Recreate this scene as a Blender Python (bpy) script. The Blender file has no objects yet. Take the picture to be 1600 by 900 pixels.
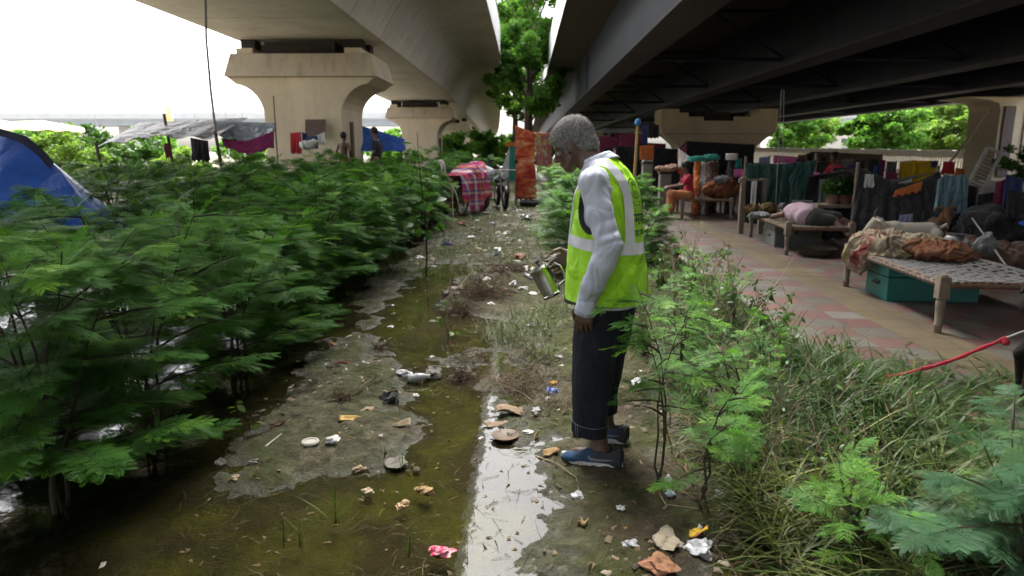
import bpy, bmesh, math, random
import numpy as np
from mathutils import Vector, Matrix, Euler
from mathutils.bvhtree import BVHTree
R = math.radians
SC = bpy.context.scene
COL = SC.collection
rng = random.Random(7)
V = Vector

# ---------------------------------------------------------------- camera model (for reading positions off the ground)
CAM = V((0, 0, 1.5)); PITCH = R(11.3); YAW = R(1.13); FPX = 1067.0
_F = V((-math.sin(YAW)*math.cos(PITCH), math.cos(YAW)*math.cos(PITCH), -math.sin(PITCH)))
_R = V((math.cos(YAW), math.sin(YAW), 0)); _U = _R.cross(_F)
def ray(x, y): return _F + _R*((x-800)/FPX) + _U*((450-y)/FPX)
def G(x, y, z=0.0):
    d = ray(x, y); return CAM + d*((z-CAM.z)/d.z)
def W(x, y, Y):
    d = ray(x, y); return CAM + d*(Y/d.y)

# ---------------------------------------------------------------- materials
class NT:
    def __init__(s, name):
        s.m = bpy.data.materials.new(name); s.m.use_nodes = True
        s.t = s.m.node_tree; s.t.nodes.clear()
        s.out = s.n('ShaderNodeOutputMaterial')
    def n(s, typ, **kw):
        nd = s.t.nodes.new(typ)
        for k, v in kw.items():
            if k.startswith('i_'):
                nd.inputs[k[2:].replace('_', ' ')].default_value = v
            else: setattr(nd, k, v)
        return nd
    def l(s, a, b): s.t.links.new(a, b)
    def math(s, op, a, b=None, c=None, clamp=False):
        nd = s.n('ShaderNodeMath', operation=op, use_clamp=clamp)
        for i, v in enumerate((a, b, c)):
            if v is None: continue
            if hasattr(v, 'is_linked'): s.l(v, nd.inputs[i])
            else: nd.inputs[i].default_value = v
        return nd.outputs[0]
    def mix(s, fac, a, b, blend='MIX'):
        nd = s.n('ShaderNodeMix', data_type='RGBA', blend_type=blend)
        for sock, v in ((nd.inputs['Factor'], fac), (nd.inputs['A'], a), (nd.inputs['B'], b)):
            pass
        for idx, v in ((0, fac), (6, a), (7, b)):
            if hasattr(v, 'is_linked'): s.l(v, nd.inputs[idx])
            else: nd.inputs[idx].default_value = (v if idx == 0 else (tuple(v)+(1,))[:4])
        return nd.outputs[2]
    def noise(s, vec, scale, detail=4, rough=0.55, dist=0.0):
        nd = s.n('ShaderNodeTexNoise'); nd.inputs['Scale'].default_value = scale
        nd.inputs['Detail'].default_value = detail; nd.inputs['Roughness'].default_value = rough
        nd.inputs['Distortion'].default_value = dist
        if vec is not None: s.l(vec, nd.inputs['Vector'])
        return nd.outputs['Fac']
    def ramp(s, fac, stops, interp='LINEAR'):
        nd = s.n('ShaderNodeValToRGB'); cr = nd.color_ramp; cr.interpolation = interp
        while len(cr.elements) < len(stops): cr.elements.new(0.5)
        for e, (p, c) in zip(cr.elements, stops):
            e.position = p; e.color = (tuple(c)+(1,))[:4] if hasattr(c, '__len__') else (c, c, c, 1)
        s.l(fac, nd.inputs[0]); return nd.outputs[0]
    def obj(s): return s.n('ShaderNodeTexCoord').outputs['Object']
    def pos(s): return s.n('ShaderNodeNewGeometry').outputs['Position']
    def bsdf(s, color, rough=0.8, metal=0.0, spec=0.5, bump=None, bump_d=0.01, bump_s=1.0):
        b = s.n('ShaderNodeBsdfPrincipled')
        for k, v in (('Base Color', color), ('Roughness', rough), ('Metallic', metal), ('Specular IOR Level', spec)):
            if hasattr(v, 'is_linked'): s.l(v, b.inputs[k])
            else: b.inputs[k].default_value = ((tuple(v)+(1,))[:4] if k == 'Base Color' else v)
        if bump is not None:
            bp = s.n('ShaderNodeBump'); bp.inputs['Distance'].default_value = bump_d; bp.inputs['Strength'].default_value = bump_s
            s.l(bump, bp.inputs['Height']); s.l(bp.outputs[0], b.inputs['Normal'])
        return b
    def done(s, b, disp=None):
        s.l(b.outputs[0], s.out.inputs['Surface']); return s.m

_mc = {}
def plain(name, col, rough=0.75, var=0.18, scale=6.0, metal=0.0, spec=0.35, bump=0.0, dirt=0.0):
    """a simple worn surface: base colour broken up by two noises, optional bump and dirt blotches"""
    key = (name, col, rough, var, scale, metal, bump, dirt)
    if key in _mc: return _mc[key]
    t = NT(name); o = t.obj()
    f = t.noise(o, scale, 5, 0.6)
    lo = tuple(max(0, c*(1-var)) for c in col); hi = tuple(min(1, c*(1+var)) for c in col)
    c = t.ramp(f, [(0.3, lo), (0.7, hi)])
    if dirt > 0:
        d = t.ramp(t.noise(o, scale*0.45, 6, 0.7), [(0.45, 0), (0.72, dirt)])
        c = t.mix(d, c, (0.07, 0.055, 0.04))
    h = t.noise(o, scale*6, 4) if bump else None
    b = t.bsdf(c, rough, metal, spec, h, bump or 0.01)
    _mc[key] = t.done(b); return _mc[key]

def fabric(name, col, var=0.15, weave=700, fold=0.004, rough=0.9, stains=0.15, cs=7.0, cd=0.0, stretch=(1, 1, .5), sheen=.1):
    key = ('fab', name, col)
    if key in _mc: return _mc[key]
    t = NT(name); o = t.obj()
    f = t.noise(o, 9, 5, 0.6)
    lo = tuple(c*(1-var) for c in col); hi = tuple(min(1, c*(1+var)) for c in col)
    c = t.ramp(f, [(0.3, lo), (0.7, hi)])
    d = t.ramp(t.noise(o, 3.2, 6, 0.65), [(0.5, 0), (0.8, stains)])
    c = t.mix(d, c, (0.09, 0.075, 0.055))
    h = t.noise(o, 14, 3, 0.5, 0.8)
    b = t.bsdf(c, rough, 0, 0.2, h, fold, 0.8)
    if cd: creases(t, b, o, cs, cd, stretch)
    b.inputs['Sheen Weight'].default_value = sheen
    _mc[key] = t.done(b); return _mc[key]

def creases(t, b, o, cs, cd, stretch):
    """crisp irregular fold lines of crumpled cloth or sheet, as bump on top of the bump already there"""
    mp = t.n('ShaderNodeMapping'); mp.inputs['Scale'].default_value = stretch; mp.inputs['Rotation'].default_value = (.3, .5, .2); t.l(o, mp.inputs[0])
    nz = t.n('ShaderNodeTexNoise'); nz.inputs['Scale'].default_value = cs*.6; nz.inputs['Detail'].default_value = 2; t.l(mp.outputs[0], nz.inputs['Vector'])
    av = t.n('ShaderNodeVectorMath', operation='MULTIPLY_ADD'); t.l(nz.outputs['Color'], av.inputs[0]); av.inputs[1].default_value = (1.6/cs,)*3; t.l(mp.outputs[0], av.inputs[2])
    hs_ = None
    for k, wgt in ((1.0, 1.0), (2.3, .45)):
        vo = t.n('ShaderNodeTexVoronoi', feature='DISTANCE_TO_EDGE'); vo.inputs['Scale'].default_value = cs*k; t.l(av.outputs[0], vo.inputs['Vector'])
        h = t.math('MULTIPLY', t.math('MINIMUM', vo.outputs['Distance'], .30), wgt); hs_ = h if hs_ is None else t.math('ADD', hs_, h)
    b2 = t.n('ShaderNodeBump'); b2.inputs['Distance'].default_value = cd; b2.inputs['Strength'].default_value = 1.0; t.l(hs_, b2.inputs['Height'])
    old = b.inputs['Normal'].links[0].from_socket if b.inputs['Normal'].is_linked else None
    if old is not None: t.l(old, b2.inputs['Normal'])
    t.l(b2.outputs[0], b.inputs['Normal'])

def leafmat(name, dark, light, trans=0.35, rough=0.45):
    """leaf: colour varies from leaf to leaf by the 'tint' attribute stored on the mesh"""
    t = NT(name)
    a = t.n('ShaderNodeAttribute'); a.attribute_name = 'tint'
    c = t.ramp(a.outputs['Fac'], [(0.0, dark), (0.72, light), (1.0, (light[0]*1.9, light[1]*1.5, light[2]*0.9))])
    b = t.bsdf(c, rough, 0, 0.22)
    tr = t.n('ShaderNodeBsdfTranslucent')
    t.l(t.mix(1.0, c, (1.25, 1.35, 0.6), 'MULTIPLY'), tr.inputs[0])
    mx = t.n('ShaderNodeMixShader'); mx.inputs[0].default_value = trans
    t.l(b.outputs[0], mx.inputs[1]); t.l(tr.outputs[0], mx.inputs[2])
    return t.done(mx)

# ---------------------------------------------------------------- objects
def tag(o, label=None, cat=None, group=None, kind=None):
    if label: o['label'] = label
    if cat: o['category'] = cat
    if group: o['group'] = group
    if kind: o['kind'] = kind
    return o
def thing(name, label, cat, loc=(0, 0, 0), rz=0.0, group=None):
    o = bpy.data.objects.new(name, None); COL.objects.link(o)
    o.location = loc; o.rotation_euler = (0, 0, rz); o.empty_display_size = 0.1
    return tag(o, label, cat, group)
def link(name, mesh, mat=None, parent=None, loc=None):
    o = bpy.data.objects.new(name, mesh); COL.objects.link(o)
    if mat is not None and len(mesh.materials) == 0: mesh.materials.append(mat)
    if parent is not None: o.parent = parent
    if loc is not None: o.location = loc
    return o
def copy_tree(o, parent=None):
    c = o.copy(); COL.objects.link(c); c.parent = parent
    for ch in list(o.children): copy_tree(ch, c)
    return c

class MB:
    """collects shapes, builds ONE mesh object"""
    def __init__(s): s.v = []; s.f = []; s.mi = []; s.cur = 0
    def add(s, vs, fs):
        b = len(s.v); s.v.extend(tuple(p) for p in vs)
        s.f.extend(tuple(b+i for i in f) for f in fs); s.mi.extend([s.cur]*len(fs)); return s
    def box(s, c, d, rot=None, top=1.0):
        hx, hy, hz = d[0]/2, d[1]/2, d[2]/2
        M = rot if rot is not None else Matrix.Identity(3)
        if isinstance(M, (float, int)): M = Matrix.Rotation(M, 3, 'Z')
        c = V(c); vs = []
        for z in (-hz, hz):
            k = top if z > 0 else 1
            for x, y in ((-hx, -hy), (hx, -hy), (hx, hy), (-hx, hy)): vs.append(c + M @ V((x*k, y*k, z)))
        return s.add(vs, [(3, 2, 1, 0), (4, 5, 6, 7), (0, 1, 5, 4), (1, 2, 6, 5), (2, 3, 7, 6), (3, 0, 4, 7)])
    def tube(s, pts, r, n=8, cap=True, flat=1.0):
        pts = [V(p) for p in pts]; k = len(pts)
        rs = r if hasattr(r, '__len__') else [r]*k
        rings = []; up = None
        for i, p in enumerate(pts):
            t = (pts[min(i+1, k-1)] - pts[max(i-1, 0)])
            if t.length < 1e-9: t = V((0, 0, 1))
            t.normalize()
            if up is None:
                up = V((0, 0, 1)) if abs(t.z) < 0.9 else V((1, 0, 0))
            u = t.cross(up)
            if u.length < 1e-6: u = t.cross(V((1, 0.3, 0)))
            u.normalize(); w = u.cross(t).normalized(); up = w
            rings.append([p + (u*math.cos(a)*rs[i] + w*math.sin(a)*rs[i]*flat) for a in [2*math.pi*j/n for j in range(n)]])
        vs = [q for rg in rings for q in rg]; fs = []
        for i in range(k-1):
            for j in range(n):
                a, b = i*n+j, i*n+(j+1) % n
                fs.append((a, b, b+n, a+n))
        if cap:
            fs.append(tuple(range(n))[::-1]); fs.append(tuple((k-1)*n+j for j in range(n)))
        return s.add(vs, fs)
    def lathe(s, c, prof, n=20, axis=(0, 0, 1), cap=True):
        ax = V(axis).normalized(); u = ax.orthogonal().normalized(); w = ax.cross(u)
        c = V(c); vs = []; fs = []
        for r, h in prof:
            for j in range(n):
                a = 2*math.pi*j/n
                vs.append(c + ax*h + (u*math.cos(a)+w*math.sin(a))*r)
        for i in range(len(prof)-1):
            for j in range(n):
                a, b = i*n+j, i*n+(j+1) % n
                fs.append((a, b, b+n, a+n))
        if cap:
            fs.append(tuple(range(n))[::-1]); fs.append(tuple((len(prof)-1)*n+j for j in range(n)))
        return s.add(vs, fs)
    def prism(s, poly, y0, y1, axis='Y'):
        """poly = list of (x,z) extruded along Y (or (y,z) along X, or (x,y) along Z)"""
        n = len(poly)
        def P(a, b, t):
            return (a, t, b) if axis == 'Y' else ((t, a, b) if axis == 'X' else (a, b, t))
        vs = [P(a, b, y0) for a, b in poly] + [P(a, b, y1) for a, b in poly]
        fs = [tuple(range(n)), tuple(range(2*n-1, n-1, -1))]
        for i in range(n):
            j = (i+1) % n; fs.append((i, i+n, j+n, j))
        return s.add(vs, fs)
    def grid(s, fn, nu, nv):
        vs = [fn(i/(nu-1), j/(nv-1)) for j in range(nv) for i in range(nu)]
        fs = [(j*nu+i, j*nu+i+1, (j+1)*nu+i+1, (j+1)*nu+i) for j in range(nv-1) for i in range(nu-1)]
        return s.add(vs, fs)
    def quad(s, a, b, c, d): return s.add([a, b, c, d], [(0, 1, 2, 3)])
    def mesh(s, name, mats, smooth=False, origin=None, bevel=0.0, tint=None, fixn=True):
        me = bpy.data.meshes.new(name)
        vs = s.v
        if origin is not None:
            o = V(origin); vs = [tuple(V(p)-o) for p in vs]
        me.from_pydata(vs, [], s.f)
        if not isinstance(mats, (list, tuple)): mats = [mats]
        for m in mats: me.materials.append(m)
        if any(s.mi): me.polygons.foreach_set('material_index', s.mi)
        if fixn or bevel:
            bm = bmesh.new(); bm.from_mesh(me)
            bmesh.ops.recalc_face_normals(bm, faces=bm.faces)
            if bevel:
                ed = [e for e in bm.edges if len(e.link_faces) == 2 and e.calc_face_angle(0) > 0.6]
                bmesh.ops.bevel(bm, geom=ed, offset=bevel, segments=2, affect='EDGES', profile=0.6, clamp_overlap=True)
            bm.to_mesh(me); bm.free()
        if smooth:
            me.polygons.foreach_set('use_smooth', [True]*len(me.polygons))
            if smooth != 'all':
                try: me.set_sharp_from_angle(angle=R(40))
                except Exception: pass
        return me
    def build(s, name, mat, parent=None, smooth=False, origin=None, bevel=0.0):
        if origin is None and parent is not None: origin = None
        return link(name, s.mesh(name, mat, smooth, origin, bevel), None, parent)

def fbm(x, y, seed=0, oct=4, f=1.0):
    """cheap vectorised value noise in [-1,1]"""
    x = np.asarray(x, float); y = np.asarray(y, float); out = np.zeros(np.broadcast(x, y).shape); a = 1.0; tot = 0
    for o in range(oct):
        xs, ys = x*f+17.3*o+seed*3.1, y*f-9.7*o+seed*7.7
        xi, yi = np.floor(xs), np.floor(ys); fx, fy = xs-xi, ys-yi
        fx = fx*fx*(3-2*fx); fy = fy*fy*(3-2*fy)
        def h(a_, b_):
            v = np.sin(a_*127.1+b_*311.7+seed*74.7+o*13.0)*43758.5453
            return v-np.floor(v)
        n = (h(xi, yi)*(1-fx)+h(xi+1, yi)*fx)*(1-fy)+(h(xi, yi+1)*(1-fx)+h(xi+1, yi+1)*fx)*fy
        out += (n*2-1)*a; tot += a; a *= 0.5; f *= 2.03
    return out/tot

# ---------------------------------------------------------------- soft solids: blended distance fields, surface nets
class Solid:
    def __init__(s, lo, hi, h):
        s.lo = np.array(lo, float); s.h = h
        s.n = np.ceil((np.array(hi)-s.lo)/h).astype(int)+1
        s.d = np.full(s.n, 0.5, np.float32)
        s.ax = [s.lo[i]+h*np.arange(s.n[i]) for i in range(3)]
    def blk(s, lo, hi):
        a = np.maximum(np.floor((np.array(lo)-s.lo)/s.h).astype(int), 0)
        b = np.minimum(np.ceil((np.array(hi)-s.lo)/s.h).astype(int)+1, s.n)
        if np.any(b <= a): return None
        sl = tuple(slice(a[i], b[i]) for i in range(3))
        X, Y, Z = np.meshgrid(*[s.ax[i][sl[i]] for i in range(3)], indexing='ij', sparse=True)
        return sl, X, Y, Z
    def put(s, sl, d, k):
        o = s.d[sl]
        if k <= 0: s.d[sl] = np.minimum(o, d); return
        hh = np.clip(0.5+0.5*(o-d)/k, 0, 1)
        s.d[sl] = o*(1-hh)+d*hh-k*hh*(1-hh)
    def cap(s, a, b, ra, rb, k=0.01, warp=None):
        a = np.array(a, float); b = np.array(b, float); m = max(ra, rb)+2*k+2*s.h+(0.03 if warp else 0)
        q = s.blk(np.minimum(a, b)-m, np.maximum(a, b)+m)
        if q is None: return s
        sl, X, Y, Z = q; ba = b-a; L2 = max(ba@ba, 1e-9)
        t = np.clip(((X-a[0])*ba[0]+(Y-a[1])*ba[1]+(Z-a[2])*ba[2])/L2, 0, 1)
        d = np.sqrt((X-a[0]-t*ba[0])**2+(Y-a[1]-t*ba[1])**2+(Z-a[2]-t*ba[2])**2)-(ra+(rb-ra)*t)
        if warp is not None: d = d+warp(X, Y, Z)
        s.put(sl, d, k); return s
    def path(s, pts, rs, k=0.01, warp=None):
        for i in range(len(pts)-1): s.cap(pts[i], pts[i+1], rs[i], rs[i+1], k, warp)
        return s
    def ell(s, c, r, k=0.01, rot=None, warp=None, cut=False):
        c = np.array(c, float); r = np.array(r, float); m = r.max()+2*k+2*s.h
        q = s.blk(c-m, c+m)
        if q is None: return s
        sl, X, Y, Z = q; dx, dy, dz = X-c[0], Y-c[1], Z-c[2]
        if rot is not None:
            Mi = np.array(rot.transposed())
            dx, dy, dz = (Mi[i, 0]*dx+Mi[i, 1]*dy+Mi[i, 2]*dz for i in range(3))
        q0 = np.sqrt((dx/r[0])**2+(dy/r[1])**2+(dz/r[2])**2)
        q1 = np.sqrt((dx/r[0]**2)**2+(dy/r[1]**2)**2+(dz/r[2]**2)**2)+1e-9
        d = q0*(q0-1)/q1
        if warp is not None: d = d+warp(X, Y, Z)
        if cut: s.cut(sl, d, k)
        else: s.put(sl, d, k)
        return s
    def cut(s, sl, d, k=0.0):
        o = s.d[sl]; d = -d
        if k <= 0: s.d[sl] = np.maximum(o, d)
        else:
            hh = np.clip(0.5-0.5*(o-d)/k, 0, 1); s.d[sl] = o*(1-hh)+d*hh+k*hh*(1-hh)
    def loft(s, rows, k=0.01, axis=2, p=2.0, warp=None):
        """rows: (t, ca, cb, ra, rb) along an axis; the other two axes in order"""
        rows = np.array(sorted(rows), float); oth = [i for i in range(3) if i != axis]
        lo = np.zeros(3); hi = np.zeros(3)
        lo[axis], hi[axis] = rows[0, 0], rows[-1, 0]
        for j, o in enumerate(oth):
            lo[o] = (rows[:, 1+j]-rows[:, 3+j]).min(); hi[o] = (rows[:, 1+j]+rows[:, 3+j]).max()
        m = 2*k+2*s.h+0.02; q = s.blk(lo-m, hi+m)
        if q is None: return s
        sl, X, Y, Z = q; P = (X, Y, Z); T = P[axis]; tt = np.clip(T, rows[0, 0], rows[-1, 0])
        def ip(c):
            # smooth (monotone cosine-free) interpolation
            return np.interp(tt, rows[:, 0], rows[:, c])
        ca, cb, ra, rb = ip(1), ip(2), ip(3), ip(4)
        e = (np.abs((P[oth[0]]-ca)/ra)**p+np.abs((P[oth[1]]-cb)/rb)**p)**(1/p)
        d = (e-1)*np.minimum(ra, rb)
        d = np.maximum(d, np.maximum(rows[0, 0]-T, T-rows[-1, 0]))
        if warp is not None: d = d+warp(X, Y, Z)
        s.put(sl, d, k); return s
    def mesh(s, name, mat, smooth_it=1, proj=True):
        d = s.d.copy(); d[0], d[-1] = 1, 1; d[:, 0], d[:, -1] = 1, 1; d[:, :, 0], d[:, :, -1] = 1, 1
        inn = d < 0
        n = np.array(d.shape)-1
        cs = [(0, 0, 0), (1, 0, 0), (0, 1, 0), (1, 1, 0), (0, 0, 1), (1, 0, 1), (0, 1, 1), (1, 1, 1)]
        cnt = np.zeros(n, np.int8)
        for c in cs: cnt += inn[c[0]:c[0]+n[0], c[1]:c[1]+n[1], c[2]:c[2]+n[2]]
        I = np.argwhere((cnt > 0) & (cnt < 8))
        acc = np.zeros((len(I), 3)); num = np.zeros(len(I))
        for a in range(8):
            for ax in range(3):
                if cs[a][ax] == 1: continue
                b = list(cs[a]); b[ax] = 1
                pa = I+np.array(cs[a]); pb = I+np.array(b)
                da = d[pa[:, 0], pa[:, 1], pa[:, 2]]; db = d[pb[:, 0], pb[:, 1], pb[:, 2]]
                m = (da < 0) != (db < 0)
                t = np.where(m, da/np.where(m, da-db, 1), 0)
                pos = np.array(cs[a], float)[None]+0*acc; pos[:, ax] += t
                acc[m] += pos[m]; num[m] += 1
        vs = s.lo+s.h*(I+acc/num[:, None])
        idx = -np.ones(n, np.int64); idx[I[:, 0], I[:, 1], I[:, 2]] = np.arange(len(I))
        quads = []
        for ax in range(3):
            o1, o2 = (ax+1) % 3, (ax+2) % 3
            sa = [slice(1, -1)]*3; sa[ax] = slice(0, -1); sb = list(sa); sb[ax] = slice(1, None)
            A = inn[tuple(sa)]; B = inn[tuple(sb)]
            E = np.argwhere(A != B)
            off = np.ones(3, int); off[ax] = 0
            E0 = E+off
            def cell(d1, d2):
                c = E0.copy(); c[:, o1] -= d1; c[:, o2] -= d2
                return idx[c[:, 0], c[:, 1], c[:, 2]]
            q = np.stack([cell(1, 1), cell(0, 1), cell(0, 0), cell(1, 0)], 1)
            fl = A[E[:, 0], E[:, 1], E[:, 2]] == False
            q[fl] = q[fl][:, ::-1]; quads.append(q)
        q = np.concatenate(quads)
        for _ in range(smooth_it):           # gentle laplacian
            sm = np.zeros_like(vs); c = np.zeros(len(vs))
            for i in range(4):
                j = (i+1) % 4
                np.add.at(sm, q[:, i], vs[q[:, j]]); np.add.at(c, q[:, i], 1)
                np.add.at(sm, q[:, j], vs[q[:, i]]); np.add.at(c, q[:, j], 1)
            vs = vs*0.5+0.5*sm/np.maximum(c, 1)[:, None]
        me = bpy.data.meshes.new(name)
        me.vertices.add(len(vs)); me.vertices.foreach_set('co', vs.astype(np.float32).ravel())
        me.loops.add(len(q)*4); me.loops.foreach_set('vertex_index', q.astype(np.int32).ravel())
        me.polygons.add(len(q)); me.polygons.foreach_set('loop_start', np.arange(0, len(q)*4, 4, dtype=np.int32))
        me.update(calc_edges=True); me.validate()
        me.polygons.foreach_set('use_smooth', [True]*len(me.polygons))
        if mat is not None: me.materials.append(mat)
        return me

def np_mesh(name, vs, quads, mat, tint=None, tris=None):
    me = bpy.data.meshes.new(name)
    vs = np.asarray(vs, np.float32); quads = np.asarray(quads, np.int32)
    me.vertices.add(len(vs)); me.vertices.foreach_set('co', vs.ravel())
    me.loops.add(quads.size); me.loops.foreach_set('vertex_index', quads.ravel())
    k = quads.shape[1]
    me.polygons.add(len(quads)); me.polygons.foreach_set('loop_start', np.arange(0, quads.size, k, dtype=np.int32))
    me.update(calc_edges=True)
    if tint is not None:
        a = me.attributes.new('tint', 'FLOAT', 'POINT'); a.data.foreach_set('value', np.asarray(tint, np.float32))
    me.materials.append(mat)
    return me
# ================================================================ camera, world, light
cd = bpy.data.cameras.new('camera'); co = bpy.data.objects.new('camera', cd); COL.objects.link(co)
co.location = CAM; co.rotation_euler = (R(90)-PITCH, 0, YAW)
cd.sensor_width = 36; cd.lens = 24.0; cd.clip_start = 0.05; cd.clip_end = 6000
cd.dof.use_dof = True; cd.dof.focus_distance = 3.15; cd.dof.aperture_fstop = 3.6
SC.camera = co
SUN_EL, SUN_AZ = R(58), R(-20)      # azimuth measured from +Y towards +X
w = bpy.data.worlds.new('World'); SC.world = w; w.use_nodes = True
nt = w.node_tree; nt.nodes.clear()
wo = nt.nodes.new('ShaderNodeOutputWorld'); bg = nt.nodes.new('ShaderNodeBackground')
sky = nt.nodes.new('ShaderNodeTexSky'); sky.sky_type = 'NISHITA'; sky.sun_disc = False
sky.sun_elevation = SUN_EL; sky.sun_rotation = SUN_AZ; sky.air_density = 1.0; sky.dust_density = 6.0; sky.ozone_density = 1.0
hs = nt.nodes.new('ShaderNodeHueSaturation'); hs.inputs['Saturation'].default_value = 0.32
nt.links.new(sky.outputs[0], hs.inputs['Color']); nt.links.new(hs.outputs[0], bg.inputs[0]); nt.links.new(bg.outputs[0], wo.inputs[0])
bg.inputs[1].default_value = 0.15
sd = bpy.data.lights.new('sun', 'SUN'); so = bpy.data.objects.new('sun', sd); COL.objects.link(so)
sd.energy = 1.4; sd.angle = R(40); sd.color = (1.0, 0.96, 0.9)
dirv = V((math.sin(SUN_AZ)*math.cos(SUN_EL), math.cos(SUN_AZ)*math.cos(SUN_EL), math.sin(SUN_EL)))
so.rotation_euler = dirv.to_track_quat('Z', 'Y').to_euler(); so.location = (0, 0, 30)
SC.render.engine = 'CYCLES'
vs_ = SC.view_settings; vs_.view_transform = 'Standard'; vs_.look = 'None'; vs_.gamma = 1; vs_.exposure = 2.6
try: vs_.use_curve_mapping = False
except Exception: pass
cy = SC.cycles
cy.use_denoising = True; cy.max_bounces = 7; cy.diffuse_bounces = 4; cy.glossy_bounces = 3; cy.transmission_bounces = 4
cy.transparent_max_bounces = 8; cy.caustics_reflective = False; cy.caustics_refractive = False
cy.sample_clamp_indirect = 6.0
try: cy.denoising_input_passes = 'RGB_ALBEDO_NORMAL'; cy.denoiser = 'OPENIMAGEDENOISE'
except Exception: pass

# ================================================================ ground, water, paving
def sdpoly(X, Y, P):
    """signed distance to polygon, negative inside (vectorised)"""
    P = np.array(P, float); n = len(P); d = np.full(X.shape, 1e9); s = np.ones(X.shape)
    for i in range(n):
        a, b = P[i], P[(i+1) % n]; e = b-a; wx, wy = X-a[0], Y-a[1]
        t = np.clip((wx*e[0]+wy*e[1])/(e@e), 0, 1)
        d = np.minimum(d, (wx-e[0]*t)**2+(wy-e[1]*t)**2)
        c1 = Y >= a[1]; c2 = Y < b[1]; c3 = e[0]*wy > e[1]*wx
        fl = (c1 & c2 & c3) | (~c1 & ~c2 & ~c3); s = np.where(fl, -s, s)
    return s*np.sqrt(d)
def gp(*pts): return [tuple(G(x, y))[:2] for x, y in pts]
# land masses read off the photograph as outlines on the ground
LAND = [
    gp((330, 765), (352, 715), (400, 655), (440, 605), (500, 560), (510, 535), (560, 505), (545, 470), (590, 430), (640, 385), (760, 340), (850, 340),
       (870, 380), (820, 395), (720, 400), (640, 430), (610, 470), (590, 520), (600, 560), (640, 590), (612, 640), (640, 660), (645, 700), (600, 735), (530, 745), (430, 765)),
    gp((874, 895), (872, 840), (852, 770), (826, 705), (815, 640), (850, 600), (790, 560), (770, 520), (800, 505), (690, 490), (700, 455), (760, 410), (830, 390), (930, 380), (1240, 500), (1240, 800), (1120, 860), (1030, 905)),
    gp((690, 560), (740, 545), (750, 590), (700, 598)),
    gp((740, 590), (830, 600), (800, 640), (850, 660), (800, 690), (745, 672), (775, 640)),
]
def land_h(X, Y):
    """height of the mud above the water line"""
    d = np.full(X.shape, 1e9)
    for P in LAND: d = np.minimum(d, sdpoly(X, Y, P))
    # beyond the near puddles the ground is mostly mud; far pools come from noise
    far = np.maximum(9.0-Y, np.abs(X+0.6)-1.35+0.25*fbm(X*0, Y, 3, 3, 0.35))
    d = np.minimum(d, far)
    d = np.minimum(d, np.maximum(1.05-X, 0)+0*Y)                 # right-hand bank
    d = np.minimum(d, np.maximum(X+7.5, 0))                      # far left ground
    d = np.minimum(d, np.abs(X+3.4)-0.3+0.35*fbm(X, Y, 9, 3, 0.7)) # a ridge between the shrub rows
    d = d+0.14*fbm(X, Y, 11, 4, 2.6)+0.08*fbm(X, Y, 12, 3, 9.0)
    h = np.clip(-d*0.15, -0.13, 0.034)
    lum = np.clip((h+0.05)/0.06, 0, 1)
    h = h+lum*(0.030*fbm(X, Y, 21, 4, 6)+0.014*fbm(X, Y, 22, 3, 21)+0.007*fbm(X, Y, 23, 2, 55)) + 0.010*fbm(X, Y, 25, 3, 2.2)
    hump = np.clip((X-0.9)/0.7, 0, 1)*np.clip((3.0-X)/0.4, 0, 1)
    h = h+0.05*hump
    h = np.where(Y > 9, h-0.012+0.03*np.clip(fbm(X, Y, 31, 3, 0.8)-0.12, -1, 1)*1.2, h)
    h = h+0.05*np.clip((np.abs(X)-9)/3, 0, 1)
    h = np.where((X > 2.1) & (X < 40) , np.minimum(h, 0.03), h)
    return h
def axis(bands):
    out = []
    for a, b, st in bands: out += list(np.arange(a, b-1e-6, st))
    out.append(bands[-1][1]); return np.array(out)
gx = axis([(-1500, -200, 260), (-200, -40, 32), (-40, -8, 4), (-8, -2.4, 0.14), (-2.4, 1.6, 0.021), (1.6, 4, 0.12), (4, 40, 4), (40, 200, 32), (200, 1500, 260)])
gy = axis([(-300, -20, 56), (-20, 1.2, 4), (1.2, 5.2, 0.021), (5.2, 9, 0.04), (9, 22, 0.12), (22, 60, 2), (60, 240, 30), (240, 2400, 270)])
XX, YY = np.meshgrid(gx, gy); HH = land_h(XX, YY)
nx_, ny_ = len(gx), len(gy)
ii = (np.arange(ny_-1)[:, None]*nx_+np.arange(nx_-1)[None]).ravel()
gq = np.stack([ii, ii+1, ii+1+nx_, ii+nx_], 1)

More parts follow.
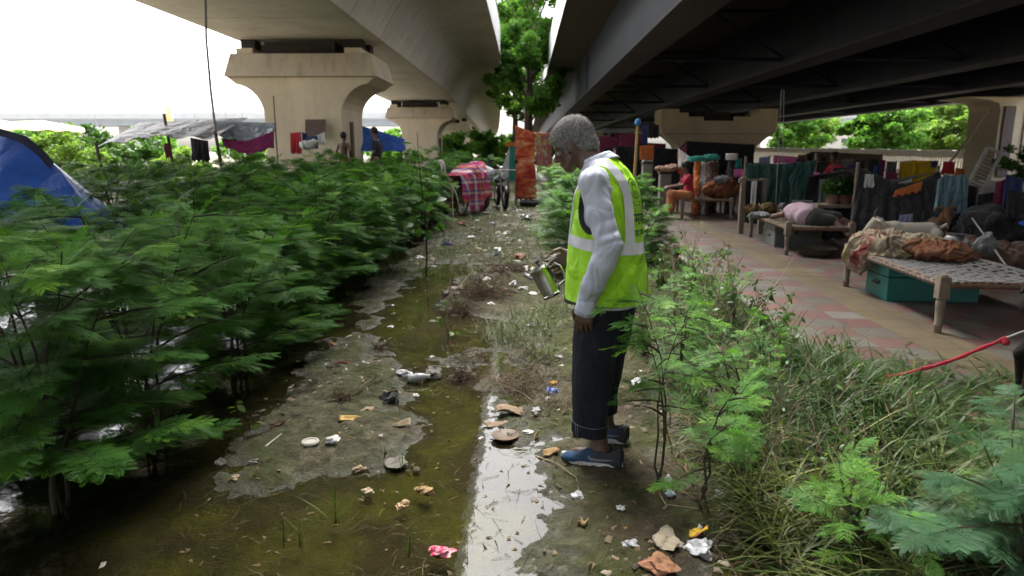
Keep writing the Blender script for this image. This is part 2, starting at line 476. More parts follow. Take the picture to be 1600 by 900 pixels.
def ground_mat():
    t = NT('wet_mud'); p = t.pos()
    sx = t.n('ShaderNodeSeparateXYZ'); t.l(p, sx.inputs[0]); z = sx.outputs[2]
    n1 = t.noise(p, 2.2, 6, 0.62); n2 = t.noise(p, 11, 6, 0.65, 0.6); n3 = t.noise(p, 55, 4, 0.6)
    mud = t.ramp(n2, [(0.28, (0.026, 0.024, 0.014)), (0.5, (0.082, 0.077, 0.046)), (0.72, (0.16, 0.15, 0.10))])
    brown = t.ramp(n1, [(0.35, (0.030, 0.021, 0.013)), (0.65, (0.068, 0.049, 0.031))])
    fx = t.ramp(t.math('ADD', sx.outputs[0], t.math('MULTIPLY', n1, 0.5)), [(0.42, 0), (0.62, 0.75)])
    c = t.mix(fx, mud, brown)
    c = t.mix(t.ramp(t.math('MULTIPLY_ADD', sx.outputs[1], 0.1, t.math('MULTIPLY', n1, 0.25)), [(0.70, 0), (0.95, 0.8)]), c, brown)
    blot = t.ramp(t.noise(p, 5.5, 5, 0.7, 0.5), [(0.50, 0), (0.66, 0.62)]); c = t.mix(blot, c, (0.022, 0.020, 0.012))
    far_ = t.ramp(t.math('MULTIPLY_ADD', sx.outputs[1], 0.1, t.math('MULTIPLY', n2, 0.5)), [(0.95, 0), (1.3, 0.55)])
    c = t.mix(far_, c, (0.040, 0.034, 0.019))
    green = t.ramp(t.noise(p, 1.3, 5, 0.6, 0.3), [(0.42, 0), (0.56, 0.8)])
    c = t.mix(green, c, t.ramp(n2, [(0.3, (0.022, 0.030, 0.007)), (0.7, (0.060, 0.072, 0.022))]))
    # slimy olive bed below the water line (depth is measured by height)
    alg = t.ramp(n1, [(0.40, (0.17, 0.175, 0.016)), (0.50, (0.11, 0.115, 0.013)), (0.57, (0.055, 0.040, 0.020)), (0.66, (0.075, 0.050, 0.026))])
    alg = t.mix(t.ramp(n2, [(0.35, 0.55), (0.7, 0.0)]), alg, (0.030, 0.035, 0.010))
    c = t.mix(t.ramp(t.math('MULTIPLY_ADD', t.math('SUBTRACT', n2, 0.5), 0.035, z), [(0.004, 0.62), (0.022, 0.0)]), c, (0.020, 0.018, 0.010))
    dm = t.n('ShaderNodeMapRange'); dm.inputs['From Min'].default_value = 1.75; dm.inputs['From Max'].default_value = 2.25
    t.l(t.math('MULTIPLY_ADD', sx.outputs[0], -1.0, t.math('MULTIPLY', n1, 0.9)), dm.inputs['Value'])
    alg = t.mix(dm.outputs[0], alg, (0.030, 0.021, 0.012))  # ditch side: brown bed without algae, darkened to paint in the deep shade there
    under = t.ramp(t.math('MULTIPLY_ADD', z, -14.0, t.math('MULTIPLY', t.math('SUBTRACT', n2, 0.5), 0.5)), [(0.0, 0), (0.30, 1)])
    c = t.mix(under, c, alg)
    sc_ = t.math('MULTIPLY', t.math('LESS_THAN', t.math('ABSOLUTE', t.math('SUBTRACT', z, 0.001)), 0.008), t.ramp(t.noise(p, 17, 6, 0.75), [(0.52, 0), (0.64, 0.45)]))
    c = t.mix(sc_, c, (0.17, 0.17, 0.14))
    speck = t.ramp(n3, [(0.60, 0), (0.66, 0.55)])
    c = t.mix(speck, c, (0.035, 0.026, 0.018))
    pale = t.ramp(t.noise(p, 34, 3, 0.5), [(0.68, 0), (0.72, 0.6)])
    c = t.mix(pale, c, (0.16, 0.15, 0.12))
    wet = t.ramp(t.math('ADD', t.math('MULTIPLY', z, 16.0), t.math('MULTIPLY', n2, 0.4)), [(0.1, 0.30), (0.6, 0.85)])
    hgt = t.math('ADD', t.math('MULTIPLY', n3, 0.4), n2)
    hgt = t.math('ADD', hgt, t.math('MULTIPLY', t.noise(p, 24, 5, 0.7), 0.7))
    dry = t.ramp(t.math('MULTIPLY', t.math('ABSOLUTE', sx.outputs[0]), 0.05), [(0.45, 0), (0.7, 0.9)]); c = t.mix(dry, c, (0.24, 0.21, 0.16))
    b = t.bsdf(c, wet, 0, t.ramp(t.math('MULTIPLY', z, 16.0), [(0.0, 0.30), (0.35, 0.10)]), hgt, 0.022, 0.9)
    return t.done(b)
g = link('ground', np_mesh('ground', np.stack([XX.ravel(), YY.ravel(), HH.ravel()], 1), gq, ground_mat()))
g.data.polygons.foreach_set('use_smooth', [True]*len(g.data.polygons)); tag(g, kind='structure')

def water_mat():
    t = NT('murky_water'); p = t.pos()
    n = t.noise(p, 5, 3, 0.5); n2 = t.noise(p, 38, 4, 0.6)
    scum = t.ramp(t.noise(p, 3.1, 7, 0.72, 0.4), [(0.60, 0), (0.66, 0.30)])
    bp = t.n('ShaderNodeBump'); bp.inputs['Distance'].default_value = 0.0034; bp.inputs['Strength'].default_value = 0.5
    t.l(t.math('ADD', n, t.math('MULTIPLY', n2, 0.06)), bp.inputs['Height'])
    fr = t.n('ShaderNodeFresnel'); fr.inputs['IOR'].default_value = 1.42; t.l(bp.outputs[0], fr.inputs['Normal'])
    tr = t.n('ShaderNodeBsdfTransparent'); tr.inputs[0].default_value = (0.72, 0.70, 0.50, 1)
    df = t.n('ShaderNodeBsdfDiffuse')
    t.l(t.ramp(t.noise(p, 1.1, 4, 0.5), [(0.4, (0.026, 0.026, 0.012)), (0.6, (0.038, 0.030, 0.019))]), df.inputs[0])
    body = t.n('ShaderNodeMixShader'); body.inputs[0].default_value = 0.36
    t.l(t.math('ADD', 0.20, scum), body.inputs[0])
    t.l(tr.outputs[0], body.inputs[1]); t.l(df.outputs[0], body.inputs[2])
    gl = t.n('ShaderNodeBsdfGlossy'); gl.inputs['Roughness'].default_value = 0.03; t.l(bp.outputs[0], gl.inputs['Normal'])
    t.l(t.ramp(t.noise(p, 26, 5, 0.65), [(0.60, 0.02), (0.72, 0.16)]), gl.inputs['Roughness'])
    mx = t.n('ShaderNodeMixShader'); t.l(fr.outputs[0], mx.inputs[0]); t.l(body.outputs[0], mx.inputs[1]); t.l(gl.outputs[0], mx.inputs[2])
    return t.done(mx)
wm = MB(); wm.quad((-12, 0.6, 0.0), (2.0, 0.6, 0.0), (2.0, 24, 0.0), (-12, 24, 0.0))
tag(wm.build('water', water_mat()), kind='structure')

def paving_mat():
    t = NT('paving_tiles'); p = t.pos()
    mp = t.n('ShaderNodeMapping'); mp.inputs['Rotation'].default_value = (0, 0, R(2.2)); t.l(p, mp.inputs[0])
    sx = t.n('ShaderNodeSeparateXYZ'); t.l(mp.outputs[0], sx.inputs[0])
    S = 0.30
    u = t.math('DIVIDE', t.math('SUBTRACT', sx.outputs[0], 2.49), S); v = t.math('DIVIDE', sx.outputs[1], S)
    iu = t.math('FLOOR', u); iv = t.math('FLOOR', v)
    cx = t.n('ShaderNodeCombineXYZ'); t.l(iu, cx.inputs[0]); t.l(iv, cx.inputs[1])
    wn = t.n('ShaderNodeTexWhiteNoise'); wn.noise_dimensions = '3D'; t.l(cx.outputs[0], wn.inputs[0]); rnd = wn.outputs['Value']
    chk = t.math('MODULO', t.math('ABSOLUTE', t.math('ADD', iu, iv)), 2.0)
    isred = t.math('GREATER_THAN', t.math('ADD', chk, t.math('MULTIPLY', t.math('SUBTRACT', rnd, 0.5), 0.9)), 0.6)
    red = t.mix(rnd, (0.105, 0.035, 0.034), (0.135, 0.056, 0.052)); grey = t.mix(rnd, (0.076, 0.072, 0.064), (0.128, 0.121, 0.104))
    c = t.mix(isred, grey, red)
    yel = t.math('MULTIPLY', t.math('GREATER_THAN', u, 1.0), t.math('LESS_THAN', u, 2.45))
    c = t.mix(yel, c, t.mix(rnd, (0.10, 0.075, 0.036), (0.13, 0.098, 0.048)))
    fu = t.math('ABSOLUTE', t.math('SUBTRACT', t.math('FRACT', u), 0.5)); fv = t.math('ABSOLUTE', t.math('SUBTRACT', t.math('FRACT', v), 0.5))
    joint = t.math('GREATER_THAN', t.math('MAXIMUM', fu, fv), 0.468)
    c = t.mix(t.math('MULTIPLY', joint, 0.85), c, (0.06, 0.05, 0.04))
    dirt = t.ramp(t.noise(p, 1.4, 7, 0.68), [(0.35, 0.05), (0.65, 0.75)])
    c = t.mix(dirt, c, (0.062, 0.049, 0.034))
    st = t.ramp(t.noise(p, 9, 6, 0.7), [(0.55, 0), (0.75, 0.5)]); c = t.mix(st, c, (0.07, 0.06, 0.05))
    hgt = t.math('SUBTRACT', t.math('ADD', t.math('MULTIPLY', rnd, 0.4), t.math('MULTIPLY', t.noise(p, 30, 4), 0.3)), joint)
    return t.done(t.bsdf(c, t.ramp(t.noise(p, 3, 4), [(0.3, 0.55), (0.7, 0.8)]), 0, 0.35, hgt, 0.006, 0.8))
pv = MB(); pv.box((11.0, 19.5, -0.035), (17.6, 51.0, 0.18))
tag(pv.build('pavement', paving_mat(), bevel=0.01), kind='structure')
PZ = 0.055        # top of the paving
kb = MB(); kb.box((2.16, 19.5, -0.02), (0.075, 51.0, 0.17))
tag(kb.build('kerb', plain('kerb_concrete', (0.22, 0.205, 0.18), 0.85, 0.25, 5, bump=0.004, dirt=0.5)), kind='structure')
# ================================================================ flyovers
def concrete(name, base, streak=0.5, seg=0.0, warm=1.0):
    t = NT(name); p = t.pos()
    n1 = t.noise(p, 0.55, 6, 0.62); n2 = t.noise(p, 5, 5, 0.6)
    c = t.ramp(n1, [(0.3, tuple(b*0.86 for b in base)), (0.7, tuple(b*1.1 for b in base))])
    c = t.mix(t.ramp(n2, [(0.45, 0), (0.75, 0.22)]), c, tuple(b*0.6 for b in base))
    mp = t.n('ShaderNodeMapping'); mp.inputs['Scale'].default_value = (1.4, 1.4, 0.10); t.l(p, mp.inputs[0])
    stn = t.ramp(t.noise(mp.outputs[0], 1.6, 6, 0.7), [(0.52, 0), (0.75, streak)])
    c = t.mix(stn, c, (0.075, 0.068, 0.055))
    h = n2
    if seg:
        sx = t.n('ShaderNodeSeparateXYZ'); t.l(p, sx.inputs[0])
        fr = t.math('FRACT', t.math('DIVIDE', sx.outputs[1], seg))
        ln = t.math('LESS_THAN', fr, 0.012)
        c = t.mix(t.math('MULTIPLY', ln, 0.62), c, (0.06, 0.055, 0.05))
        h = t.math('SUBTRACT', n2, ln)
    return t.done(t.bsdf(c, 0.85, 0, 0.25, h, 0.01, 0.5))
M_conc = concrete('flyover_concrete', (0.62, 0.60, 0.56), 0.30, 3.0)
M_concp = concrete('parapet_concrete', (0.62, 0.61, 0.59), 0.35)
M_pier = concrete('pier_concrete', (0.60, 0.515, 0.385), 0.18)
M_pcap = concrete('pier_cap_concrete', (0.47, 0.41, 0.32), 0.5)
M_dark = plain('bearing_black', (0.03, 0.028, 0.026), 0.8, 0.3, 4)
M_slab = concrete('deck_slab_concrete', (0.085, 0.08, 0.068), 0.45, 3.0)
M_steel = plain('girder_steel', (0.019, 0.028, 0.043), 0.6, 0.22, 1.1, 0.0, 0.22, dirt=0.35)
M_flange = plain('girder_flange_steel', (0.040, 0.040, 0.042), 0.6, 0.25, 1.3, 0.0, 0.25, dirt=0.3)

def curve_off(y): return -0.035*max(0.0, y-37.0)-0.00006*max(0.0, y-60)**2
def sweep(name, prof, y0, y1, mat, parent, step=4.0, off=curve_off, closed=True, smooth=False, origin=None):
    """profile (x,z) swept along the road from y0 to y1"""
    ys = list(np.arange(y0, y1, step))+[y1]; n = len(prof); b = MB(); vs = []
    for y in ys:
        o = off(y); vs += [(x+o, y, z) for x, z in prof]
    fs = []
    for i in range(len(ys)-1):
        for j in range(n):
            k = (j+1) % n; fs.append((i*n+j, i*n+k, (i+1)*n+k, (i+1)*n+j))
    fs.append(tuple(range(n))); fs.append(tuple((len(ys)-1)*n+j for j in range(n)))
    b.add(vs, fs)
    return link(name, b.mesh(name, mat, smooth, origin), None, parent)
def arcpts(p0, p1, p2, n=6):
    out = []
    for i in range(n+1):
        t = i/n; out.append(((1-t)**2*p0[0]+2*t*(1-t)*p1[0]+t*t*p2[0], (1-t)**2*p0[1]+2*t*(1-t)*p1[1]+t*t*p2[1]))
    return out
XC = -6.63
right = [(-4.55, 4.80)] + arcpts((-4.42, 4.84), (-3.95, 5.75), (-3.55, 6.12), 5) + arcpts((-3.35, 6.26), (-2.9, 6.44), (-2.3, 6.50), 3) + [(-1.36, 6.55), (-1.36, 6.82)]
prof = right + [(2*XC-x, z) for x, z in right[::-1]]
fl = thing('concrete_flyover', 'pale concrete box girder flyover on flared piers overhead', 'flyover', (0, 0, 0))
joints = [-40, -4.6, 21.7, 46.9, 71.9, 96.9, 122, 147, 200]
for a, b in zip(joints[:-1], joints[1:]):
    sweep('box_girder', prof, a+0.03, b-0.03, M_conc, fl, smooth=True)
for j in joints[1:-1]:
    pj = [(XC+(x-XC)*0.985, XCz) for x, XCz in [(q[0], 5.68+(q[1]-5.68)*0.97) for q in prof]]
    sweep('expansion_joint', pj, j-0.028, j+0.028, M_dark, fl)
for s in (1, -1):
    pp = [(-1.34, 6.50), (-1.34, 7.95), (-1.53, 7.95), (-1.60, 7.1), (-1.78, 6.9), (-1.78, 6.823), (-1.362, 6.823), (-1.362, 6.50)]
    if s < 0: pp = [(2*XC-x, z) for x, z in pp]
    for a, b in zip(joints[:-1], joints[1:]):
        sweep('parapet', pp, a+0.03, b-0.03, M_concp, fl)

def hammer_pier(y, x, depth=2.6, loc_off=0.0):
    t = thing('bridge_pier', None, 'bridge pier', (x, y, 0))
    cw, hw = 1.16, 2.25
    curve = [(cw+(hw-cw)*0.0, 2.55)] + [(cw+0.92*(1-math.cos(a)), 2.55+0.92*math.sin(a)) for a in [R(v) for v in (12, 25, 38, 50, 62, 72, 82)]]
    side = [(cw, -0.3), (cw, 2.3)] + curve + [(hw-0.04, 3.66)]
    poly = side + [(-a, b) for a, b in side[::-1]]
    m = MB(); m.prism(poly, 0, depth); m.build('column', M_pier, t, bevel=0.03)
    # cap: battered slab, wider below
    c = MB(); z0, z1 = 3.662, 4.33
    for (z, w, d0, d1) in ((z0, hw, -0.12, depth+0.12), (z1, hw-0.17, 0.05, depth-0.05)):
        c.v += [(-w, d0, z), (w, d0, z), (w, d1, z), (-w, d1, z)]
    c.f += [(3, 2, 1, 0), (4, 5, 6, 7), (0, 1, 5, 4), (1, 2, 6, 5), (2, 3, 7, 6), (3, 0, 4, 7)]; c.mi += [0]*6
    c.build('cap', M_pcap, t, bevel=0.025)
    for sx in (-1.72, 1.5):
        p = MB(); p.box((sx, depth/2, 4.42), (0.5, depth-0.5, 0.18)); p.build('pedestal', M_pier, t, bevel=0.01)
        for dy_ in (-0.5, 0.6):
            p = MB(); p.box((sx, depth/2+dy_, 4.655), (0.42, 0.5, 0.28)); p.build('bearing', M_dark, t)
    p = MB(); p.box((-0.1, depth/2, 4.52), (2.1, depth-0.7, 0.36)); p.build('seismic_stop', M_dark, t)
    p = MB(); p.tube([(cw+0.06, depth*0.35, -0.2), (cw+0.06, depth*0.35, 2.4)], 0.06, 8); p.build('drain_pipe', plain('drain_pipe_brown', (0.16, 0.12, 0.10), 0.7), t)
    return t
for y, lab in ((20.8, 'nearest flared beige pier, its base behind the green hedge'), (45.6, 'second flared pier back under the concrete flyover'),
               (70.6, 'third flared pier back under the concrete flyover'), (95.6, 'farthest small flared pier under the concrete flyover')):
    hammer_pier(y, XC+0.0+curve_off(y)).__setitem__('label', lab)

# ---------------- steel girder flyover on the right
st = thing('steel_flyover', 'wide flyover on dark steel girders shading the camp', 'flyover', (0, 0, 0))
noff = lambda y: 0.0
sj = [-40, 35.0, 95, 150, 205]
for a, b in zip(sj[:-1], sj[1:]):
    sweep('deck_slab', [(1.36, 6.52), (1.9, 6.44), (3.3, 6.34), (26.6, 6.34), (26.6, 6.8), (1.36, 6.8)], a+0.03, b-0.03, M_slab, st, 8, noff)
    for s in (0, 1):
        pp = [(1.33, 6.47), (1.33, 7.98), (1.52, 7.98), (1.60, 7.1), (1.78, 6.9), (1.78, 6.803), (1.357, 6.803), (1.357, 6.47)]
        if s: pp = [(28.0-x, z) for x, z in pp]
        sweep('parapet', pp, a+0.03, b-0.03, M_concp, st, 8, noff)
GX = (3.0, 8.75, 14.85, 20.6, 25.2)
for gi, gx0 in enumerate(GX):
    m = MB(); w = 0.85
    for y0, y1 in ((-40, 34.97), (35.03, 94.97), (95.03, 150)):
        m.box((gx0+0.03, (y0+y1)/2, 5.355), (0.05, y1-y0, 1.95)); m.box((gx0+w-0.03, (y0+y1)/2, 5.355), (0.05, y1-y0, 1.95))
    gm = m.build('girder', M_steel, st)
    m = MB()
    for y0, y1 in ((-40, 34.97), (35.03, 94.97), (95.03, 150)):
        m.box((gx0+w/2, (y0+y1)/2, 4.345), (w+0.10, y1-y0, 0.06))
    fo = m.build('bottom_flange', M_flange, gm)
    m = MB(); m.box((gx0+w+0.06, 0, 5.35), (0.12, 0.03, 1.9)); rib = m.mesh('web_stiffener', M_steel)
    for k in range(-10, 20): link('web_stiffener', rib, None, gm, (0, 36.5+k*3.0, 0))
    for yy in (34.6, 35.4):
        m = MB()
        m.box((gx0-0.008, yy, 5.3), (0.025, 0.42, 1.7))
        for q in range(12):
            for c in (-0.15, 0.15): m.box((gx0-0.027, yy+c, 4.6+q*0.13), (0.02, 0.035, 0.035))
        m.build('splice_plate', M_steel, gm)
for gi in range(4):
    xa, xb = GX[gi]+0.9, GX[gi+1]-0.06
    for y in (4.0, 14.0, 24.3, 34.0, 44.6, 56, 70, 90):
        m = MB(); xm = (xa+xb)/2
        m.tube([(xa, y, 4.55), (xb, y, 4.55)], 0.07, 4); m.tube([(xa, y, 6.1), (xb, y, 6.1)], 0.06, 4)
        m.tube([(xa, y+0.02, 4.6), (xm, y+0.02, 6.05)], 0.05, 4); m.tube([(xm, y+0.02, 6.05), (xb, y+0.02, 4.6)], 0.05, 4)
        m.build('cross_brace', M_steel, st)
# pier under it: stepped cap, hammerhead
def stepped_pier(x, y, label):
    t = thing('bridge_pier', label, 'bridge pier', (x, y, 0))
    hw = 3.75
    side = [(2.35, -0.3), (2.35, 1.4), (2.6, 1.9), (3.1, 2.35), (hw-0.12, 2.7), (hw, 3.0), (hw, 4.22), (2.6, 4.22), (2.6, 3.98), (2.0, 3.98), (2.0, 3.72), (1.0, 3.72), (1.0, 3.46)]
    poly = side + [(-a, b) for a, b in side[::-1]]
    m = MB(); m.prism(poly, 0, 2.4); m.build('column', M_pier, t, bevel=0.02)
    m = MB(); m.box((0, -0.02, 2.62), (7.1, 0.03, 0.10)); m.build('groove_band', M_pcap, t)
    for sx in (-1.5, 1.5):
        m = MB(); m.box((sx, 1.2, 3.86), (0.7, 0.9, 0.27)); m.build('bearing', M_dark, t)
    m = MB(); m.box((0, 1.2, 3.75), (1.6, 1.6, 0.55)); m.build('seismic_stop', M_dark, t)
M_pier2 = M_pier
stepped_pier(12.55, 45.8, 'tan pier with stepped top beneath the dark steel girders')
stepped_pier(12.55, 96, 'tan stepped pier far down beneath the steel girders')
# flared column beside the road at right edge
t = thing('bridge_pier', 'beige column with dark pipes at right edge beyond the camp', 'bridge pier', (27.6, 37.0, 0))
side = [(3.0, -0.3), (3.0, 3.6), (3.1, 3.95), (3.6, 4.12), (4.9, 4.28)]
m = MB(); m.prism(side+[(-a, b) for a, b in side[::-1]], 0, 2.6); m.build('column', M_pier, t, bevel=0.03)
for xx, ww in ((-2.55, 0.55),):
    m = MB(); m.box((xx, -0.06, 2.0), (ww, 0.12, 3.6)); m.build('pipe_duct', plain('duct_maroon', (0.10, 0.075, 0.075), 0.6), t, bevel=0.01)
m = MB(); m.box((-1.5, -0.05, 2.0), (0.45, 0.1, 3.6)); m.build('pilaster', M_pcap, t, bevel=0.01)
# lamp post clamped to the near edge of the steel flyover
t = thing('street_lamp', 'tall grey lamp post on a bracket at the flyover edge', 'street lamp', (1.06, 52, 7.2))
m = MB(); m.box((0.0, 0, 0.36), (0.46, 0.7, 0.72)); m.build('bracket', M_concp, t, bevel=0.03)
m = MB(); m.tube([(-0.02, 0, 0.72), (-0.02, 0, 7.5)], [0.13, 0.075], 10); m.tube([(-0.02, 0, 7.5), (0.5, 0, 7.9), (1.5, 0, 8.05)], 0.045, 8); m.build('pole', plain('galvanised', (0.42, 0.43, 0.44), 0.45, 0.1, 3, 0.6), t, smooth=True)
m = MB(); m.box((1.85, 0, 8.05), (0.7, 0.26, 0.12), top=0.6); m.build('lamp_head', plain('lamp_grey', (0.3, 0.31, 0.32), 0.5), t, bevel=0.02)

# ================================================================ far background
M_farc = plain('far_concrete', (0.48, 0.50, 0.52), 0.8, 0.08, 0.4)
M_fard = plain('far_girder', (0.30, 0.33, 0.37), 0.8, 0.1, 0.3)
def far_viaduct(name, label, x0, x1, y, ztop, h, n):
    t = thing(name, label, 'viaduct', ((x0+x1)/2, y, 0)); cx = (x0+x1)/2
    m = MB(); m.box((0, 0, ztop-h*0.22), (x1-x0, 0.5, h*0.44)); m.box((0, 9, ztop-h*0.22), (x1-x0, 0.5, h*0.44)); m.build('parapet', M_farc, t)
    m = MB(); m.box((0, 4.5, ztop-h*0.72), (x1-x0, 8, h*0.55)); m.build('deck', M_fard, t)
    for i in range(n):
        m = MB(); m.box((x0-cx+(i+0.5)*(x1-x0)/n, 4.5, (ztop-h)/2-0.2), (2.2, 2.4, ztop-h+0.36)); m.build('pier', M_farc, t)
    for i in range(n*2):
        m = MB(); xx = x0-cx+(i+0.3)*(x1-x0)/(2*n)
        m.tube([(xx, 0.3, ztop), (xx, 0.3, ztop+7)], 0.09, 5); m.build('lamp_post', M_fard, t)
    return t
far_viaduct('far_viaduct', 'long pale elevated road crossing the skyline far left', -170, -8, 150, 9.7, 2.7, 5)
far_viaduct('far_viaduct', 'pale elevated road above the trees far right', 70, 175, 200, 13.0, 4.6, 4)
# banner pylon
t = thing('banner_mast', 'slim mast carrying a cream banner with red and yellow patches', 'mast', tuple(W(270, 230, 90))[:2]+(0,))
zb = W(270, 190, 90).z; zt = W(270, 150, 90).z; zp = W(270, 72, 90).z
m = MB(); m.tube([(0, 0, 0), (0, 0, zp)], [0.12, 0.05], 8); m.build('pole', plain('mast_grey', (0.5, 0.5, 0.5), 0.6), t)
tb = NT('banner_print'); o = tb.obj(); nn = tb.noise(o, 0.9, 2)
cc = tb.ramp(nn, [(0.40, (0.75, 0.70, 0.58)), (0.50, (0.75, 0.60, 0.18)), (0.56, (0.72, 0.66, 0.55)), (0.63, (0.6, 0.13, 0.12)), (0.70, (0.74, 0.7, 0.6))], 'CONSTANT')
m = MB(); m.box((0.05, -0.16, (zb+zt)/2), (0.85, 0.10, zt-zb)); m.build('banner', tb.done(tb.bsdf(cc, 0.7)), t, bevel=0.01)
for px, py0 in ((308, 168), (357, 160), (382, 152), (154, 176)):
    p = W(px, 230, 70); h = W(px, py0, 70).z
    m = MB(); m.tube([(p.x, p.y, 0), (p.x, p.y, h)], [0.07, 0.03], 6)
    o = m.build('thin_mast', M_fard); tag(o, 'thin grey mast standing up against the white sky far left', 'mast', 'masts against the sky')
# buildings far right
M_bwall = plain('far_plaster', (0.5, 0.47, 0.43), 0.8, 0.1, 0.2); M_bwin = plain('far_window', (0.08, 0.09, 0.11), 0.3)
def far_block(label, x, y, w_, d_, h):
    t = thing('apartment_building', label, 'building', (x, y, 0))
    m = MB(); m.box((0, 0, h/2), (w_, d_, h)); wl = m.build('wall', M_bwall, t)
    m = MB(); m.box((0, 0, h+0.3), (w_+0.6, d_+0.6, 0.6)); m.box((w_*0.2, 0, h+1.8), (w_*0.25, d_*0.4, 2.4)); m.build('roof', M_farc, t)
    for r in range(int(h//3.2)):
        for c in range(max(2, int(w_//4))):
            m = MB(); m.box((-w_/2+(c+0.5)*w_/max(2, int(w_//4)), -d_/2-0.03, 2+r*3.2), (1.6, 0.1, 1.5)); m.build('window', M_bwin, t)
far_block('pale flat roofed block rising behind the far right trees', 150, 260, 18, 12, 17)
far_block('low pale building seen left of the far right road', 101, 250, 30, 14, 15.5)
# parapet-and-railing wall along the far side of the camp
t = thing('railing_wall', 'cream boundary wall with a solid top band and slim balusters', 'wall', (27.0, 40.4, 0))
def wz(y): return 1.30+0.011*y
M_rw = plain('railing_cream', (0.66, 0.62, 0.54), 0.8, 0.1, 1.2, dirt=0.15)
for a in range(0, 60, 4):
    m = MB(); m.box((0, a+2, wz(a)+0.02), (0.24, 3.98, 0.46)); m.build('top_band', M_rw, t, bevel=0.01)
m = MB(); m.box((0, 30, 0.08), (0.3, 60, 0.34))
for k in range(200): m.box((0, k*0.3+0.1, (wz(k*.3)-0.2+0.25)/2), (0.12, 0.11, wz(k*.3)-0.2-0.25))
m.build('baluster_row', M_rw, t)
# ================================================================ vegetation
def rdir(elev, az): return np.array([math.cos(az)*math.cos(elev), math.sin(az)*math.cos(elev), math.sin(elev)])
def frame(d, roll=0.0):
    d = d/np.linalg.norm(d); up = np.array([0, 0, 1.0])
    s = np.cross(d, up)
    if np.linalg.norm(s) < 1e-3: s = np.array([1.0, 0, 0])
    s /= np.linalg.norm(s); n = np.cross(s, d)
    c, q = math.cos(roll), math.sin(roll)
    return np.stack([d, s*c+n*q, n*c-s*q], 1)     # columns: along, side, normal

def bip_leaf(rs, npin=6, nl=13, L=0.19, PL=0.08, detail=True):
    """one twice-divided feathery leaf lying along +x; returns verts, quads"""
    vs, qs = [], []
    def quad(a, b, c, d): i = len(vs); vs.extend([a, b, c, d]); qs.append((i, i+1, i+2, i+3))
    quad((0, -.0012, 0), (L, -.0008, -0.10*L), (L, .0008, -0.10*L), (0, .0012, 0))
    for k in range(npin):
        t = 0.24+0.76*k/(npin-1); x0 = L*t; z0 = -0.10*L*t*t
        pl = PL*(0.72+0.5*math.sin(math.pi*min(1, 0.25+0.7*t)))*rs.uniform(0.9, 1.1)
        ang0 = R(74-40*t)
        for sd in (-1, 1):
            a = ang0+rs.uniform(-.2, .2); dx, dy = math.cos(a), math.sin(a)*sd; dz = rs.uniform(-0.28, 0.06)
            nx, ny = -dy, dx
            if not detail:
                w = 0.0098
                e = (x0+dx*pl, dy*pl, z0+dz*pl)
                mx_, my_, mz_ = x0+dx*pl*.5, dy*pl*.5, z0+dz*pl*.42
                quad((x0, 0, z0), (mx_-nx*w, my_-ny*w, mz_-.002), e, (mx_+nx*w, my_+ny*w, mz_-.002)); continue
            quad((x0-nx*.0006, -ny*.0006, z0), (x0+dx*pl, dy*pl, z0+dz*pl), (x0+dx*pl, dy*pl, z0+dz*pl+.0005), (x0+nx*.0006, ny*.0006, z0))
            for i in range(nl):
                u = (i+0.6)/nl; bx, by, bz = x0+dx*pl*u, dy*pl*u, z0+dz*pl*u*u
                ll = 0.0105*(0.55+0.9*math.sin(math.pi*(0.12+0.8*u)))*(PL/0.075); hw = ll*0.19+0.0006
                for s2 in (-1, 1):
                    lx, ly = dx*.42+nx*s2*.9, dy*.42+ny*s2*.9
                    wx, wy = -ly*hw, lx*hw
                    mz = -0.0022
                    quad((bx, by, bz), (bx+lx*ll*.55+wx, by+ly*ll*.55+wy, bz+mz*.5), (bx+lx*ll, by+ly*ll, bz+mz), (bx+lx*ll*.55-wx, by+ly*ll*.55-wy, bz+mz*.5))
    return np.array(vs), np.array(qs)

class Plant:
    def __init__(s): s.v = []; s.q = []; s.t = []; s.n = 0
    def put(s, leaf, pos, d, sc, tint, roll=0.0):
        lv, lq = leaf; M = frame(d, roll)
        s.v.append((lv*sc) @ M.T + pos); s.q.append(lq+s.n); s.t.append(np.full(len(lv), tint)); s.n += len(lv)
    def mesh(s, name, mat): return np_mesh(name, np.concatenate(s.v), np.concatenate(s.q), mat, np.concatenate(s.t))

M_feather = leafmat('feathery_leaf', (0.022, 0.080, 0.014), (0.080, 0.215, 0.032), 0.36, 0.55)
M_blue = leafmat('bluish_feathery_leaf', (0.022, 0.066, 0.030), (0.052, 0.125, 0.058), 0.3, 0.5)
M_broad = leafmat('broad_leaf', (0.020, 0.062, 0.014), (0.060, 0.135, 0.026), 0.35, 0.42)
M_tree = leafmat('tree_leaf', (0.045, 0.12, 0.022), (0.12, 0.25, 0.05), 0.6, 0.5)
M_yel = leafmat('yellowish_leaf', (0.07, 0.14, 0.03), (0.16, 0.25, 0.06), 0.55, 0.5)
M_stem = plain('green_brown_stem', (0.034, 0.030, 0.017), 0.85, 0.3, 20)
M_bark = plain('bark_grey_brown', (0.095, 0.075, 0.055), 0.9, 0.35, 9, bump=0.01)
M_dry = plain('dry_stalk', (0.24, 0.19, 0.12), 0.9, 0.3, 30)

